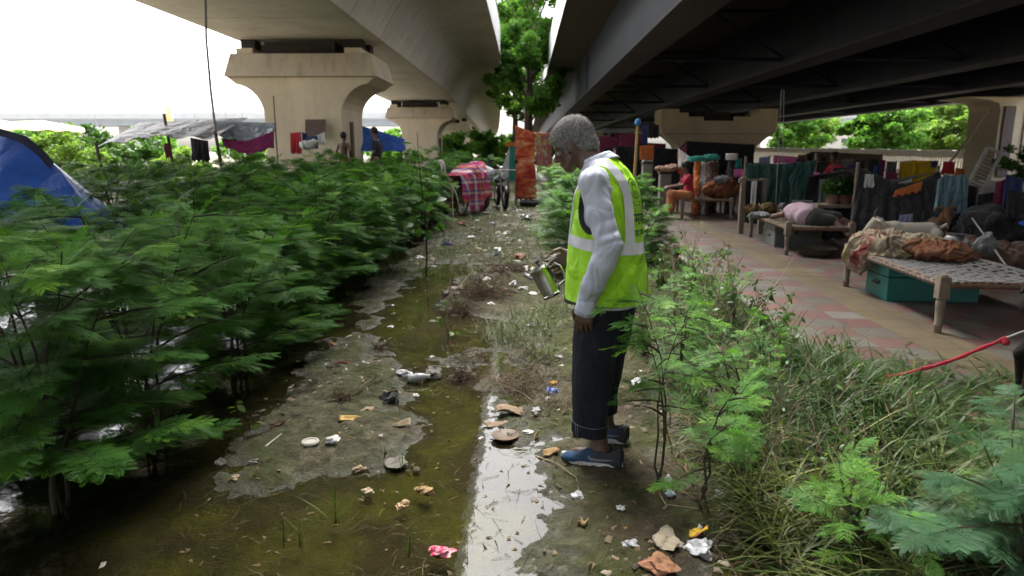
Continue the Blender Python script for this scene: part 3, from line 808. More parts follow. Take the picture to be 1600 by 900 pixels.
def feather_shrub(seed, H=1.35, spread=0.85, stems=4, nleaf=9, detail=True, leaf_sc=1.0, low=0.25, mat=None, young=0.12, rad=1.0):
    """leucaena-like shrub; returns (stem mesh, foliage mesh)"""
    rs = random.Random(seed); P = Plant(); sm = MB()
    leaves = [bip_leaf(rs, rs.choice((5, 6, 6)), 10 if detail else 0, rs.uniform(.16, .21), .082, detail) for _ in range(5)]
    for si in range(stems):
        az = 2*math.pi*(si+rs.uniform(-.3, .3))/stems; lean = rs.uniform(.12, .5)*spread
        top = np.array([math.cos(az)*lean, math.sin(az)*lean, H*rs.uniform(.72, 1.0)])
        b0 = np.array([math.cos(az)*.03, math.sin(az)*.03, -0.06])
        pts = [b0+(top-b0)*u+np.array([math.cos(az), math.sin(az), 0])*(-.10*math.sin(math.pi*u))+np.array([rs.uniform(-.02, .02) for _ in range(3)])*(u > 0) for u in np.linspace(0, 1, 7)]
        sm.tube(pts, [q_*rad for q_ in (.014, .012, .010, .009, .007, .005, .003)], 6)
        nbr = int(9*H/1.35)
        for bi in range(nbr):
            u = low+(1-low)*(bi+rs.random())/nbr; f = u*6; i0 = min(5, int(f)); p = pts[i0]+(pts[i0+1]-pts[i0])*(f-i0)
            baz = az+rs.uniform(-1.7, 1.7) if rs.random() < .75 else rs.uniform(0, 6.28)
            bl = spread*rs.uniform(.35, .75)*(1.1-0.55*u); el = R(rs.uniform(2, 50))*(0.5+u*0.6)
            d = rdir(el, baz); q = [p+d*bl*v+np.array([0, 0, -0.20*bl*v*v]) for v in (0, .35, .7, 1)]
            sm.tube(q, [.006, .005, .0035, .002], 4)
            nl = max(4, int(nleaf*rs.uniform(.7, 1.2)))
            for li in range(nl):
                v = 0.12+0.88*(li+.5)/nl; k = min(2, int(v*3)); pp = q[k]+(q[k+1]-q[k])*(v*3-k)
                laz = baz+(1 if li % 2 else -1)*R(rs.uniform(35, 80))*(1.15-v); lel = R(rs.uniform(-20, 14))
                tint = min(1, max(0, rs.gauss(.52, .17)+(.22 if u > .85 and v > .7 else 0)+(.45 if rs.random() < young*.3 else 0)))
                P.put(rs.choice(leaves), pp, rdir(lel, laz), leaf_sc*rs.uniform(.8, 1.25), tint, rs.uniform(-.28, .28))
        # crown tuft
        for li in range(7):
            P.put(rs.choice(leaves), pts[-1]-np.array([0, 0, rs.uniform(0, .12)]), rdir(R(rs.uniform(-5, 50)), rs.uniform(0, 6.28)), leaf_sc*rs.uniform(.7, 1.1), min(1, rs.uniform(.55, .95)), rs.uniform(-.4, .4))
    return sm.mesh('stem', M_stem, True), P.mesh('foliage', mat or M_feather)

def place_plant(name, meshes, loc, rz, sc, label, cat, group=None, part='foliage', trunk='stem'):
    t = thing(name, label, cat, loc, rz, group); t.scale = (sc[0], sc[0], sc[1]) if hasattr(sc, '__len__') else (sc,)*3
    link(trunk, meshes[0], None, t); link(part, meshes[1], None, t); return t

NEAR = [feather_shrub(100+i, 1.28, .95, 5, 26, leaf_sc=.66, low=.22, young=.3, rad=.75) for i in range(4)]
FAR = [feather_shrub(200+i, 1.33, .95, 5, 24, detail=False, leaf_sc=.80, young=.3) for i in range(4)]
r2 = random.Random(31)
# --- hedge along the left ditch: first row read off the visible trunks, then rows behind
spots = [(-1.98, 2.62, 1.02, 0), (-2.02, 3.45, 1.0, 1), (-1.96, 4.45, 1.02, 2), (-2.05, 5.5, 1.02, 3), (-2.0, 6.5, 1.05, 0), (-2.1, 7.5, 1.06, 1), (-2.05, 8.6, 1.08, 2), (-2.15, 9.7, 1.1, 3),
         (-3.0, 2.7, 1.10, 1), (-3.25, 3.9, 1.08, 3), (-3.2, 5.15, 1.06, 2)]
for i, (x, y, s, k) in enumerate(spots):
    lab = ('feathery green shrub in the first row standing in the dark ditch water' if x > -2.5 else 'feathery green shrub behind the first row by the left edge')
    grp = 'shrubs lining the dark ditch' if x > -2.5 else 'shrubs behind the ditch row'
    place_plant('feathery_shrub', NEAR[k], (x, y, -0.05), r2.uniform(0, 6.28), (s, s*r2.uniform(.96, 1.06)), lab, 'shrub', grp)
for y0, x0, n, dy in ((10.8, -2.1, 9, 1.15), (6.4, -3.3, 13, 1.15), (5.0, -4.5, 12, 1.3), (9.5, -5.8, 8, 1.4), (10.5, -7.2, 7, 1.5)):
    for k in range(n):
        x = x0+r2.uniform(-.2, .2)-(0.02*k); y = y0+k*dy+r2.uniform(-.2, .2); s = r2.uniform(.92, 1.12)*(.88 if x < -3 and y < 9 else 1)
        if x > -2.6: lab, grp = 'feathery green shrub in the far row left of the muddy path', 'shrubs along the far path edge'
        elif x > -5.1: lab, grp = 'feathery green shrub massed in the middle of the hedge', 'shrubs in the middle of the hedge'
        else: lab, grp = 'feathery green shrub low before the tarps and flared pier', 'shrubs before the tents'
        place_plant('feathery_shrub', FAR[(k+n) % 4], (x, y, -0.03), r2.uniform(0, 6.28), (s, s*r2.uniform(.95, 1.08)), lab, 'shrub', grp)
for k in range(9):
    x = -3.0-0.35*k+r2.uniform(-.3, .3); y = 22+k*2.2; s = r2.uniform(1.0, 1.25)
    place_plant('feathery_shrub', FAR[k % 4], (x+1.2, y, 0), r2.uniform(0, 6.28), s, 'feathery green shrub far back below the second pier', 'shrub', 'shrubs far back below the flyover')
# --- right-hand row behind the man
for i, (x, y, s) in enumerate([(0.62, 8.3, .82), (0.72, 9.6, .95), (0.85, 11.2, 1.0), (0.9, 12.9, 1.0), (1.5, 8.8, .72), (1.75, 10.6, .8), (1.9, 13.0, .85), (1.0, 15, .95), (1.9, 16, .9)]):
    place_plant('feathery_shrub', FAR[i % 4] if y > 9 else NEAR[(i+1) % 4], (x, y, 0.02), r2.uniform(0, 6.28), s, 'feathery green shrub right of the path behind the standing man', 'shrub', 'shrubs right of the path')

# --- trees: branch skeleton, leaf clumps of small cards
def leaf_cards(rs, centers, radii, n, size, flat=.75):
    N = len(centers); vs = np.zeros((N*n*4, 3)); tint = np.zeros(N*n*4)
    g = np.random.RandomState(rs.randrange(1 << 30)); k = 0
    for c, r in zip(centers, radii):
        p = g.normal(size=(n, 3)); p /= np.linalg.norm(p, axis=1)[:, None]; p *= (g.rand(n, 1)**.45)*r; p[:, 2] *= flat
        a = g.normal(size=(n, 3)); a[:, 2] *= .6; a /= np.linalg.norm(a, axis=1)[:, None]
        b = np.cross(a, g.normal(size=(n, 3))); b /= np.linalg.norm(b, axis=1)[:, None]
        s = size*(.6+.8*g.rand(n, 1)); P = p+np.array(c)
        q = np.stack([P-a*s, P-b*s*.42, P+a*s, P+b*s*.42], 1).reshape(-1, 3)
        vs[k*4:(k+n)*4] = q; tint[k*4:(k+n)*4] = np.repeat(np.clip(g.normal(.42+rs.uniform(-.12, .14), .14, n), 0, 1), 4); k += n
    return vs, np.arange(N*n*4).reshape(-1, 4), tint
def tree_meshes(seed, H, crown_lo, rad, mat, n=90, size=.13, trunk_r=.2, nb=22, sub=4, squash=1.0):
    rs = random.Random(seed); m = MB(); C_, Rr = [], []
    top = V((rs.uniform(-.3, .3), rs.uniform(-.3, .3), H*.82))
    tp = [V((0, 0, -.2)), V((rs.uniform(-.15, .15), rs.uniform(-.15, .15), H*.25)), V((rs.uniform(-.3, .3), rs.uniform(-.3, .3), H*.5)), top]
    m.tube(tp, [trunk_r*1.15, trunk_r*.85, trunk_r*.6, trunk_r*.2], 9)
    for i in range(nb):
        u = (i+.5)/nb; z = crown_lo+(H*.95-crown_lo)*u; f = min(.999, max(.12, (z/(H*.82))*0.75)); j = int(f*3); b = tp[j].lerp(tp[j+1], f*3-j)
        prof = math.sin(math.pi*min(1, .18+.80*u))**.7; az = i*2.4+rs.uniform(-.5, .5); rr = rad*prof*rs.uniform(.65, 1.08)
        e = V((math.cos(az)*rr, math.sin(az)*rr*squash, z)); mid = b.lerp(e, .5)+V((0, 0, .12*rr))
        m.tube([b, mid, e], [trunk_r*.28, trunk_r*.16, .015], 5)
        for s in range(sub):
            v = rs.uniform(.45, 1.05); c = b.lerp(e, v)+V((rs.gauss(0, .22), rs.gauss(0, .22), rs.gauss(0, .15)))*rad*.45
            C_.append(tuple(c)); Rr.append(rad*rs.uniform(.14, .27))
    v, q, t = leaf_cards(rs, C_, Rr, n, size)
    return m.mesh('trunk', M_bark, True), np_mesh('crown', v, q, mat, t)
def put_tree(seed, loc, H, lo, rad, mat, label, group=None, **kw):
    return place_plant('broadleaf_tree', tree_meshes(seed, H, lo, rad, mat, **kw), loc, 0, 1, label, 'tree', group, 'crown', 'trunk')
put_tree(5, (0.10, 43, 0), 19, 4.4, 2.5, M_tree, 'tall leafy tree rising through the gap between the flyovers', n=120, size=.17, trunk_r=.28, nb=50, sub=5, squash=1.6)
put_tree(6, (-0.9, 60, 0), 21, 5.5, 3.2, M_tree, 'second leafy tree farther back in the gap between flyovers', n=90, size=.19, trunk_r=.26, nb=40, sub=5, squash=1.6)
TR = [(33, 88, 7.6, 3.6, M_tree, 'green tree farthest left in the line beyond the wall'), (38.5, 97, 8.2, 4.2, M_yel, 'light green tree second in the line beyond the wall'), (31, 62, 6.3, 3.6, M_tree, 'bright green tree nearest the tan stepped pier'), (37.5, 62, 5.8, 3.2, M_yel, 'yellow green rounded tree beyond the cream wall'),
      (41, 74, 6.3, 4.4, M_tree, 'broad green tree behind the yellow green one'), (45, 66, 6.6, 3.6, M_yel, 'pale green tree at middle of the far tree line'),
      (52, 74, 8.0, 4.0, M_tree, 'taller green tree with pointed crown beyond the wall'), (58, 78, 6.4, 4.4, M_tree, 'low green tree below the far elevated road'),
      (50, 60, 5.2, 3.2, M_yel, 'lower yellow green tree close behind the cream wall'), (65, 82, 9.0, 5.0, M_tree, 'big bright green tree beside the right edge column')]
for i, (x, y, h, r, m_, lab) in enumerate(TR):
    put_tree(40+i, (x, y, 0), h, 1.2, r, m_, lab, n=130, size=.24, trunk_r=.22, nb=20, sub=5)
# greenery behind the tents at far left
for i, (px, Y, h, r) in enumerate([(95, 24, 2.2, 1.6), (140, 26, 2.5, 1.8), (175, 30, 2.0, 1.6), (235, 28, 2.0, 1.7), (280, 27, 1.7, 1.3), (40, 30, 2.2, 2.0)]):
    p = W(px, 260, Y)
    put_tree(70+i, (p.x, p.y, 0), h, .3, r, M_yel if i % 2 == 0 else M_broad, 'bright garden bush behind the blue and grey tarps', 'bushes behind the tarps', n=90, size=.10, trunk_r=.06, nb=14, sub=4)
for i, (x, y) in enumerate(((23.8, 33), (26.5, 32.5), (29.0, 33))):
    put_tree(80+i, (x, y, 0), 1.9, .2, 1.4, M_broad, 'leafy bush growing before the beige column at right', 'bushes before the right column', n=90, size=.09, trunk_r=.05, nb=12, sub=4)
for i, x in enumerate((-60, -48, -37, -27, -19)):
    put_tree(90+i, (x, 85+3*i, 0), 4.6, .6, 3.6, M_tree, 'low tree below the far elevated road at left', 'trees below the far left road', n=90, size=.26, trunk_r=.18, nb=14, sub=4)
for i, (x, y) in enumerate(((-9.5, 64), (-6.5, 62), (-3.6, 60), (-12.5, 68), (-1.6, 72), (1.4, 80))):
    put_tree(110+i, (x, y, 0), 3.2, .2, 2.3, M_tree, 'low green bush far down the path below the flyovers', 'bushes far down the path', n=110, size=.2, trunk_r=.08, nb=14, sub=4)
# ================================================================ people
M_skin = None
def skinmat(name, col, rough=0.5):
    t = NT(name); o = t.obj(); n = t.noise(o, 18, 5, 0.6)
    c = t.ramp(n, [(0.3, tuple(v*.78 for v in col)), (0.7, tuple(v*1.18 for v in col))])
    b = t.bsdf(c, rough, 0, 0.4, t.noise(o, 90, 3), 0.0012, 0.6)
    b.inputs['Subsurface Weight'].default_value = 0.08; b.inputs['Subsurface Radius'].default_value = (.02, .008, .004)
    return t.done(b)
SK_DARK = skinmat('skin_dark_brown', (0.085, 0.046, 0.032))
SK_BROWN = skinmat('skin_brown', (0.12, 0.062, 0.042))

def hand(S, wrist, dirv, palm_n, side, curl, k=.004, sc=1.0, spread=0.02, thumb_in=0.5):
    """palm, four unequal fingers with knuckle bends, thumb from the side of the palm.
    dirv: wrist to knuckles; palm_n: the way the palm faces; side: towards the thumb"""
    w = V(wrist); d = V(dirv).normalized(); n = V(palm_n); n = (n-d*n.dot(d)).normalized(); s = d.cross(n)
    if s.dot(V(side)) < 0: s = -s
    for j in range(4):                                   # palm as four rays
        y = (0.030-0.020*j)*sc
        S.cap(w+s*y*.55+d*.012*sc, w+d*(.082-.004*abs(j-1))*sc+s*y, .016*sc, .0125*sc, k*2)
    L = [(.042, .025, .020), (.046, .029, .021), (.042, .027, .020), (.033, .020, .018)]
    for j in range(4):
        p = w+d*(.084-.004*abs(j-1))*sc+s*(.030-.020*j)*sc; ang = 0.0
        c = curl[j] if hasattr(curl, '__len__') else curl
        for b, ln in enumerate(L[j]):
            ang += c*(0.75, 1.0, 0.8)[b]
            dd = d*math.cos(ang)+n*math.sin(ang)+s*(spread*(1.5-j))
            q = p+dd.normalized()*ln*sc
            S.cap(p, q, (.0092-.0008*b)*sc, (.0086-.0009*b)*sc, .002); p = q
    p = w+d*.022*sc+s*.022*sc
    t1 = p+(d*.55+s*.75+n*.35*thumb_in).normalized()*.042*sc; t2 = t1+(d*.85+s*.1+n*.6*thumb_in).normalized()*.032*sc; t3 = t2+(d*.9-s*.25+n*.6*thumb_in).normalized()*.024*sc
    S.cap(p, t1, .014*sc, .0115*sc, k*2); S.cap(t1, t2, .0108*sc, .0095*sc, .003); S.cap(t2, t3, .0095*sc, .007*sc, .002)

def head_solid(S, c, pitch, yaw=0.0, sc=1.0, k=.012):
    """a head with brow, sockets, nose, lips, chin, ears; face along +x before rotation"""
    M = Matrix.Rotation(yaw, 3, 'Z') @ Matrix.Rotation(pitch, 3, 'Y')
    c = V(c)
    def P(x, y, z): return c+M @ V((x*sc, y*sc, z*sc))
    def E_(x, y, z, a, b, d, kk=k, r=None): S.ell(P(x, y, z), (a*sc, b*sc, d*sc), kk*sc, M if r is None else M @ r)
    E_(-.008, 0, .028, .098, .076, .092)                 # cranium
    E_(.040, 0, .012, .055, .062, .062)                  # forehead and temples
    E_(.048, 0, -.045, .044, .054, .062)                 # face
    E_(.056, 0, -.092, .034, .036, .030)                 # chin and jaw
    for s in (1, -1):
        S.cap(P(-.012, s*.058, -.045), P(.050, s*.030, -.094), .018*sc, .018*sc, .014*sc)   # jaw line
        E_(.066, s*.040, -.030, .020, .018, .016, .010)  # cheekbone
        S.cap(P(.088, s*.012, .008), P(.074, s*.046, .006), .008*sc, .008*sc, .008*sc)     # brow
        E_(.078, s*.031, -.013, .0125, .0135, .0105, .004)                                # lidded eye
        E_(-.006, s*.076, -.016, .020, .010, .032, .006, Matrix.Rotation(s*.35, 3, 'Z'))   # ear
        E_(.004, s*.082, -.034, .010, .006, .011, .004)
        E_(.100, s*.011, -.046, .010, .009, .008, .005)                                   # nostrils
    S.cap(P(.090, 0, .000), P(.112, 0, -.040), .0075*sc, .0115*sc, .006*sc)               # nose
    E_(.088, 0, -.068, .013, .024, .006, .004); E_(.087, 0, -.078, .013, .021, .0065, .003) # lips
    return P, M

def emboss_text(txt, size, project, mat, name, parent, depth=.0012):
    """lettering laid on to a curved surface: project(u, v) gives the surface point and normal"""
    cu = bpy.data.curves.new(name, 'FONT'); cu.body = txt; cu.size = size; cu.align_x = 'CENTER'; cu.resolution_u = 2; cu.offset = 0.0016
    o = bpy.data.objects.new(name, cu); COL.objects.link(o)
    dg = bpy.context.evaluated_depsgraph_get(); me0 = bpy.data.meshes.new_from_object(o.evaluated_get(dg))
    bpy.data.objects.remove(o)
    bm = bmesh.new(); bm.from_mesh(me0)
    bmesh.ops.triangulate(bm, faces=bm.faces)
    bmesh.ops.subdivide_edges(bm, edges=[e for e in bm.edges if e.calc_length() > .012], cuts=2)
    for v in bm.verts:
        p, n = project(v.co.x, v.co.y); v.co = p+n*depth
    me = bpy.data.meshes.new(name); bm.to_mesh(me); bm.free()
    return link(name, me, mat, parent)

def hairmat(name, dark, light):
    t = NT(name); o = t.obj()
    n = t.noise(o, 120, 4, .7, 1.0); c = t.ramp(t.math('ADD', t.math('MULTIPLY', n, .7), t.math('MULTIPLY', t.noise(o, 22, 3), .3)), [(.34, dark), (.66, light)])
    return t.done(t.bsdf(c, .75, 0, .25, n, .006, 1.0))

# ---------------------------------------------------------------- the standing man (faces -x local +x; his left side to the camera)
MAN_O = V((0.417, 3.205, 0.012)); MAN_RZ = math.atan2(.4305, -.9026)
man = thing('person', 'man in a lime safety vest and dark trousers tipping a steel jug over the mud', 'person', MAN_O, MAN_RZ)
def fold(amp, ax=(3, 2, 30), ph=0.0, f2=1.7):
    def f(X, Y, Z):
        q = X*ax[0]+Y*ax[1]+Z*ax[2]+ph
        return amp*(np.sin(q+1.3*np.sin(Y*19+Z*7+ph))+.6*np.sin(q*f2+2.1*np.sin(X*23-Z*5)+1.1*ph))
    return f
# landmarks, local metres (x ahead, y to his left, z up)
SHL, ELL, WRL = V((.045, .185, 1.355)), V((-.045, .225, 1.085)), V((.050, .215, .825))
SHR, ELR, WRR = V((.075, -.175, 1.36)), V((.020, -.215, 1.08)), V((.250, -.120, .978))
S = Solid((-.22, -.32, -.02), (.47, .30, 1.70), .0058)
HP, HM = head_solid(S, (.213, 0, 1.527), R(24), R(4), 1.0)
S.path([(.07, 0, 1.36), (.115, 0, 1.43), (.17, 0, 1.485)], [.068, .058, .056], .02)     # neck
S.loft([(.80, -.02, 0, .10, .15), (.95, -.02, 0, .105, .145), (1.15, .02, 0, .11, .15), (1.30, .03, 0, .105, .165), (1.40, .04, 0, .08, .12)], .03)
S.path([SHL, ELL, WRL], [.052, .042, .027], .012); S.path([SHR, ELR, WRR], [.050, .040, .026], .012)
for s, ax in ((1, 0.0), (-1, 0.062)):
    hx = (0.02, s*.095, .80); kn = (.045+ax*.6, s*.11, .47); an = (-.01+ax, .145 if s > 0 else -.128, .10)
    S.path([hx, kn, an], [.085, .058, .036], .02)
    S.ell((-.012+ax, .148 if s > 0 else -.13, .075), (.05, .034, .04), .02); S.ell((.05+ax, .15 if s > 0 else -.132, .05), (.09, .036, .03), .02)
# left hand hangs, fingers loosely curled; right hand closes on the jug handle
hand(S, WRL+V((.003, 0, -.012)), (.10, -.01, -1), (-.15, -1, 0), (1, 0, 0), (.42, .46, .50, .56), sc=1.08)
JUG_C = V((.372, -.065, .832))          # centre of the jug body
ja = (V((-.52, 0.05, -.85))).normalized()   # axis, rim to base, tilted: mouth ahead and up... base towards him
jx = V((0, 0, 1)).cross(ja); 
hand(S, WRR, (.70, .10, -.42), (.30, .95, -.10), (.35, .05, .95), (.62, .66, .70, .74), sc=1.02, thumb_in=.9)
body = link('body', S.mesh('body', SK_DARK, 1), None, man)

# hair: cropped grey cap with a hairline, cut off the face
H = Solid((.05, -.12, 1.38), (.36, .12, 1.70), .0045)
c0 = V((.213, 0, 1.527))
def HPt(x, y, z): return c0+HM @ V((x, y, z))
wv = lambda X, Y, Z: .0022*np.sin(X*170+2*np.sin(Z*90))*np.sin(Z*160+Y*130)+.0012*np.sin(X*330+Y*290+Z*310)
H.ell(HPt(-.010, 0, .030), (.102, .080, .095), .01, HM, wv)
H.ell(HPt(.040, 0, .030), (.058, .065, .062), .02, HM, wv)
H.ell(HPt(-.055, 0, -.030), (.055, .063, .054), .02, HM, wv)
for s in (1, -1): H.cap(HPt(.018, s*.067, .0), HPt(.022, s*.066, -.035), .013, .008, .008)   # sideburn
H.ell(HPt(.112, 0, -.050), (.080, .12, .092), .006, HM, cut=True)     # face opening
for s in (1, -1): H.ell(HPt(-.006, s*.088, -.022), (.027, .022, .037), .004, HM, cut=True) # round the ears
H.ell(HPt(-.02, 0, -.135), (.12, .1, .07), .004, HM, cut=True)
link('hair', H.mesh('hair', hairmat('grey_hair', (.035, .034, .033), (.30, .295, .285)), 1), None, man)

# short curls standing off the cap
def curls(me, n, seed, mat, parent):
    g_ = np.random.RandomState(seed); P_ = me.polygons; k_ = len(P_)
    cen = np.zeros(k_*3); nor = np.zeros(k_*3); P_.foreach_get('center', cen); P_.foreach_get('normal', nor); cen = cen.reshape(-1, 3); nor = nor.reshape(-1, 3)
    i = g_.randint(0, k_, n); c, nn = cen[i]+g_.normal(0, .0015, (n, 3)), nor[i]
    t_ = g_.normal(size=(n, 3)); t_ -= nn*(t_*nn).sum(1)[:, None]; t_ /= np.linalg.norm(t_, axis=1)[:, None]; b_ = np.cross(nn, t_)
    l = (.005+.006*g_.rand(n))[:, None]; w_ = .0006
    p0 = c-nn*.001; p1 = c+nn*l*.55+t_*l*.4; p2 = c+nn*l*.45+t_*l*1.0
    vs = np.stack([p0-b_*w_, p0+b_*w_, p1+b_*w_, p1-b_*w_, p2-b_*w_*.6, p2+b_*w_*.6], 1).reshape(-1, 3)
    q = (np.arange(n)*6)[:, None, None]+np.array([(0, 1, 2, 3), (3, 2, 5, 4)])[None]
    return link('curls', np_mesh('curls', vs, q.reshape(-1, 4), mat, np.repeat(g_.rand(n), 6)), None, parent)
th_ = NT('grey_curls'); ha = th_.n('ShaderNodeAttribute'); ha.attribute_name = 'tint'
M_curl = th_.done(th_.bsdf(th_.ramp(ha.outputs['Fac'], [(0, (.03, .03, .03)), (.4, (.14, .138, .135)), (1, (.46, .455, .44))]), .7, 0, .3))
hr = bpy.data.objects['hair']; curls(hr.data, 9000, 2, M_curl, hr)

# shirt: torso, sleeves, cuffs, collar
crease = lambda X, Y, Z: (.0036*(.30+np.exp(-((Z-1.06)/.10)**2)+.7*np.exp(-((Z-.88)/.06)**2)))*(1.2-2.4*np.abs(np.sin(X*24+Z*31+1.4*np.sin(Z*17+X*9)+.8*np.sin(Y*33)))**.6)*(.6+.4*np.sin(X*41-Z*13))
M_shirt = fabric('shirt_pale_grey_blue', (.43, .46, .54), .06, fold=.006, stains=.08, cs=8, cd=.032)
S = Solid((-.24, -.33, .62), (.40, .33, 1.52), .0062)
S.loft([(.778, -.01, .0, .150, .185), (.80, .0, 0, .15, .19), (1.0, .02, 0, .15, .175), (1.2, .035, 0, .145, .18), (1.33, .035, 0, .125, .185), (1.40, .045, 0, .085, .13), (1.44, .075, 0, .065, .08)], .02, warp=fold(.003, (5, 4, 26)))
S.path([SHL+V((0, -.03, .012)), SHL, (.000, .214, 1.22), ELL+V((-.010, .008, .0)), (-.028, .240, 1.0), (.015, .232, .90), WRL+V((.002, 0, .0))], [.058, .061, .058, .055, .053, .049, .043], .02, crease)
S.path([SHR, (.040, -.21, 1.22), ELR, (.11, -.18, 1.03), WRR+V((-.02, 0, .01))], [.068, .066, .060, .054, .045], .02, fold(.004, (40, 6, 40), 2.0))
shirt = link('shirt', S.mesh('shirt', M_shirt, 1), None, man)
cm = MB()      # collar: a band round the neck with turned-down points
def cf(u, v):
    a = -math.pi+2*math.pi*u; rx, ry = .070+.016*v, .066+.018*v
    cx, cz = .105-.030*v, 1.462-.050*v+.0*u
    x = cx+math.cos(a)*rx; z = cz-.055*math.cos(a)*(0.55+.45*v)-(.03*v if abs(a) < .6 else 0)
    return (x, math.sin(a)*ry, z)
cm.grid(cf, 33, 5)
cm_o = cm.build('collar', M_shirt, shirt, True); cm_o.modifiers.new('thick', 'SOLIDIFY').thickness = .004
cb = MB(); cb.lathe(WRL+V((.0, 0, -.012)), [(.046, -.055), (.047, -.03), (.046, .0), (.046, .02)], 20, axis=(-.25, .02, 1), cap=False)
co_ = cb.build('cuff', M_shirt, shirt, True); co_.modifiers.new('thick', 'SOLIDIFY').thickness = .003

# hi-vis vest with armholes, reflective tape, piping, print
tv = NT('hivis_lime'); o = tv.obj()
cvis = tv.ramp(tv.noise(o, 7, 4), [(.3, (.29, .61, .014)), (.7, (.37, .70, .026))])
bvis = tv.bsdf(cvis, .6, 0, .35, tv.noise(o, 13, 3, .5, 1.2), .008, .9)
creases(tv, bvis, o, 5, .06, (1, 1, .5)); M_vis = tv.done(bvis)
M_tape = plain('reflective_tape', (.56, .58, .62), .38, .06, 30, .25, .6, bump=.0006)
M_pipe = plain('black_piping', (.012, .012, .013), .7)
S = Solid((-.26, -.27, .72), (.34, .27, 1.50), .0055)
rows = [(.775, .025, 0, .195, .205), (.84, .025, 0, .192, .203), (.95, .032, 0, .186, .198), (1.08, .038, 0, .172, .192), (1.2, .040, 0, .160, .188), (1.30, .038, 0, .143, .186), (1.36, .036, 0, .118, .178), (1.41, .040, 0, .088, .145), (1.455, .055, 0, .055, .09)]
S.loft(rows, .02, warp=lambda X, Y, Z: fold(.0035, (7, 5, 9), .4)(X, Y, Z)+.0045*(1-2*np.abs(np.sin(X*13+Y*19+Z*9+1.5*np.sin(Z*12+Y*8)))**.5)*np.clip((1.15-Z)*4, .15, 1))
for s, sh in ((1, SHL), (-1, SHR)):
    S.ell((sh.x+.006, s*.225, 1.275), (.092, .082, .150), .006, cut=True)
S.ell((.155, 0, 1.475), (.105, .075, .105), .006, cut=True)     # neck opening, deeper in front
vest_me = S.mesh('vest', M_vis, 1)
# hem: cut clean, lower at the front
bm = bmesh.new(); bm.from_mesh(vest_me)
bmesh.ops.bisect_plane(bm, geom=bm.verts[:]+bm.edges[:]+bm.faces[:], plane_co=(0, 0, .793), plane_no=(-.03, 0, -1), clear_outer=True)
bm.to_mesh(vest_me); bm.free()
vest_me.polygons.foreach_set('use_smooth', [True]*len(vest_me.polygons))
vest = link('safety_vest', vest_me, None, man)
def strip(name, cuts, keep, mat, off=.0022):
    """a band of the vest's own surface, cut cleanly and lifted off it"""
    bm = bmesh.new(); bm.from_mesh(vest_me)
    for co_, no in cuts:
        bmesh.ops.bisect_plane(bm, geom=bm.verts[:]+bm.edges[:]+bm.faces[:], plane_co=co_, plane_no=no)
    bmesh.ops.delete(bm, geom=[f for f in bm.faces if not keep(f.calc_center_median(), f.normal)], context='FACES')
    bm.normal_update()
    for v in bm.verts: v.co += v.normal*off
    me = bpy.data.meshes.new(name); bm.to_mesh(me); bm.free(); me.materials.clear()
    me.polygons.foreach_set('use_smooth', [True]*len(me.polygons))
    return link(name, me, mat, vest)
ahole = lambda p: min(((p.x-sh.x-.006)/.092)**2+((p.y-s*.225)/.082)**2+((p.z-1.275)/.150)**2 for s, sh in ((1, SHL), (-1, SHR)))
nhole = lambda p: ((p.x-.155)/.105)**2+(p.y/.075)**2+((p.z-1.475)/.105)**2
zA, zB = 1.075, 1.022
strip('reflective_band', [((0, 0, zA+.02), (-.12, 0, 1)), ((0, 0, zB+.02), (-.12, 0, 1))], lambda p, n: zB+.02+.12*p.x < p.z < zA+.02+.12*p.x and ahole(p) > 1.05, M_tape)
for s in (1, -1):
    strip('reflective_brace', [((0, s*.072, 0), (0, 1, 0)), ((0, s*.122, 0), (0, 1, 0)), ((0, 0, zA+.02), (-.12, 0, 1))],
          lambda p, n: .072 < s*p.y < .122 and p.z > zA+.02+.12*p.x and nhole(p) > 1.04 and ahole(p) > 1.05, M_tape, .0026)
for s_ in (1, -1): strip('piping', [], lambda p, n: s_*p.y > .1 and ahole(p) < 1.13, M_pipe, .0035)
strip('piping', [], lambda p, n: nhole(p) < 1.10, M_pipe, .0035)
strip('piping', [((0, 0, .800), (-.03, 0, 1))], lambda p, n: p.z < .799+.03*p.x and n.z > -.8, M_pipe, .0035)
# print on the back: ring emblem with lines, a bold word and a lighter line below
bv = BVHTree.FromPolygons([v.co.copy() for v in vest_me.vertices], [tuple(p.vertices) for p in vest_me.polygons])
def onback(cy, cz):
    def pr_(u, v):
        o_ = V((-.6, cy-u, cz+v)); hit = bv.ray_cast(o_, V((1, 0, 0)))
        return (hit[0], hit[1] if hit[1].x < 0 else -hit[1]) if hit[0] is not None else (V((-.1, cy-u, cz+v)), V((-1, 0, 0)))
    return pr_
M_ink = plain('vest_print_ink', (.025, .055, .02), .7); M_ink2 = plain('vest_print_thin', (.06, .17, .02), .7)
emboss_text('\u0920\u0947\u092e\u092f\u093e', .072, onback(.035, 1.165), M_ink, 'printed_word', vest)
emboss_text('\u0938\u0947\u0935\u093e \u0926\u0932', .040, onback(.035, 1.112), M_ink2, 'printed_line', vest)
pj = onback(.030, 1.325); bm = bmesh.new()
def seg_ring(r0, r1, n=40, a0=0, a1=2*math.pi, cx=0, cy=0):
    pv_ = None
    for i in range(n+1):
        a = a0+(a1-a0)*i/n; cur = []
        for r in (r0, r1):
            p, nn = pj(cx+math.cos(a)*r, cy+math.sin(a)*r); cur.append(bm.verts.new(p+nn*.0014))
        if pv_: bm.faces.new((pv_[0], pv_[1], cur[1], cur[0]))
        pv_ = cur
seg_ring(.040, .046); seg_ring(.014, .022, 20); seg_ring(.026, .031, 20, .4, 2.6); seg_ring(.026, .031, 20, 3.6, 5.8)
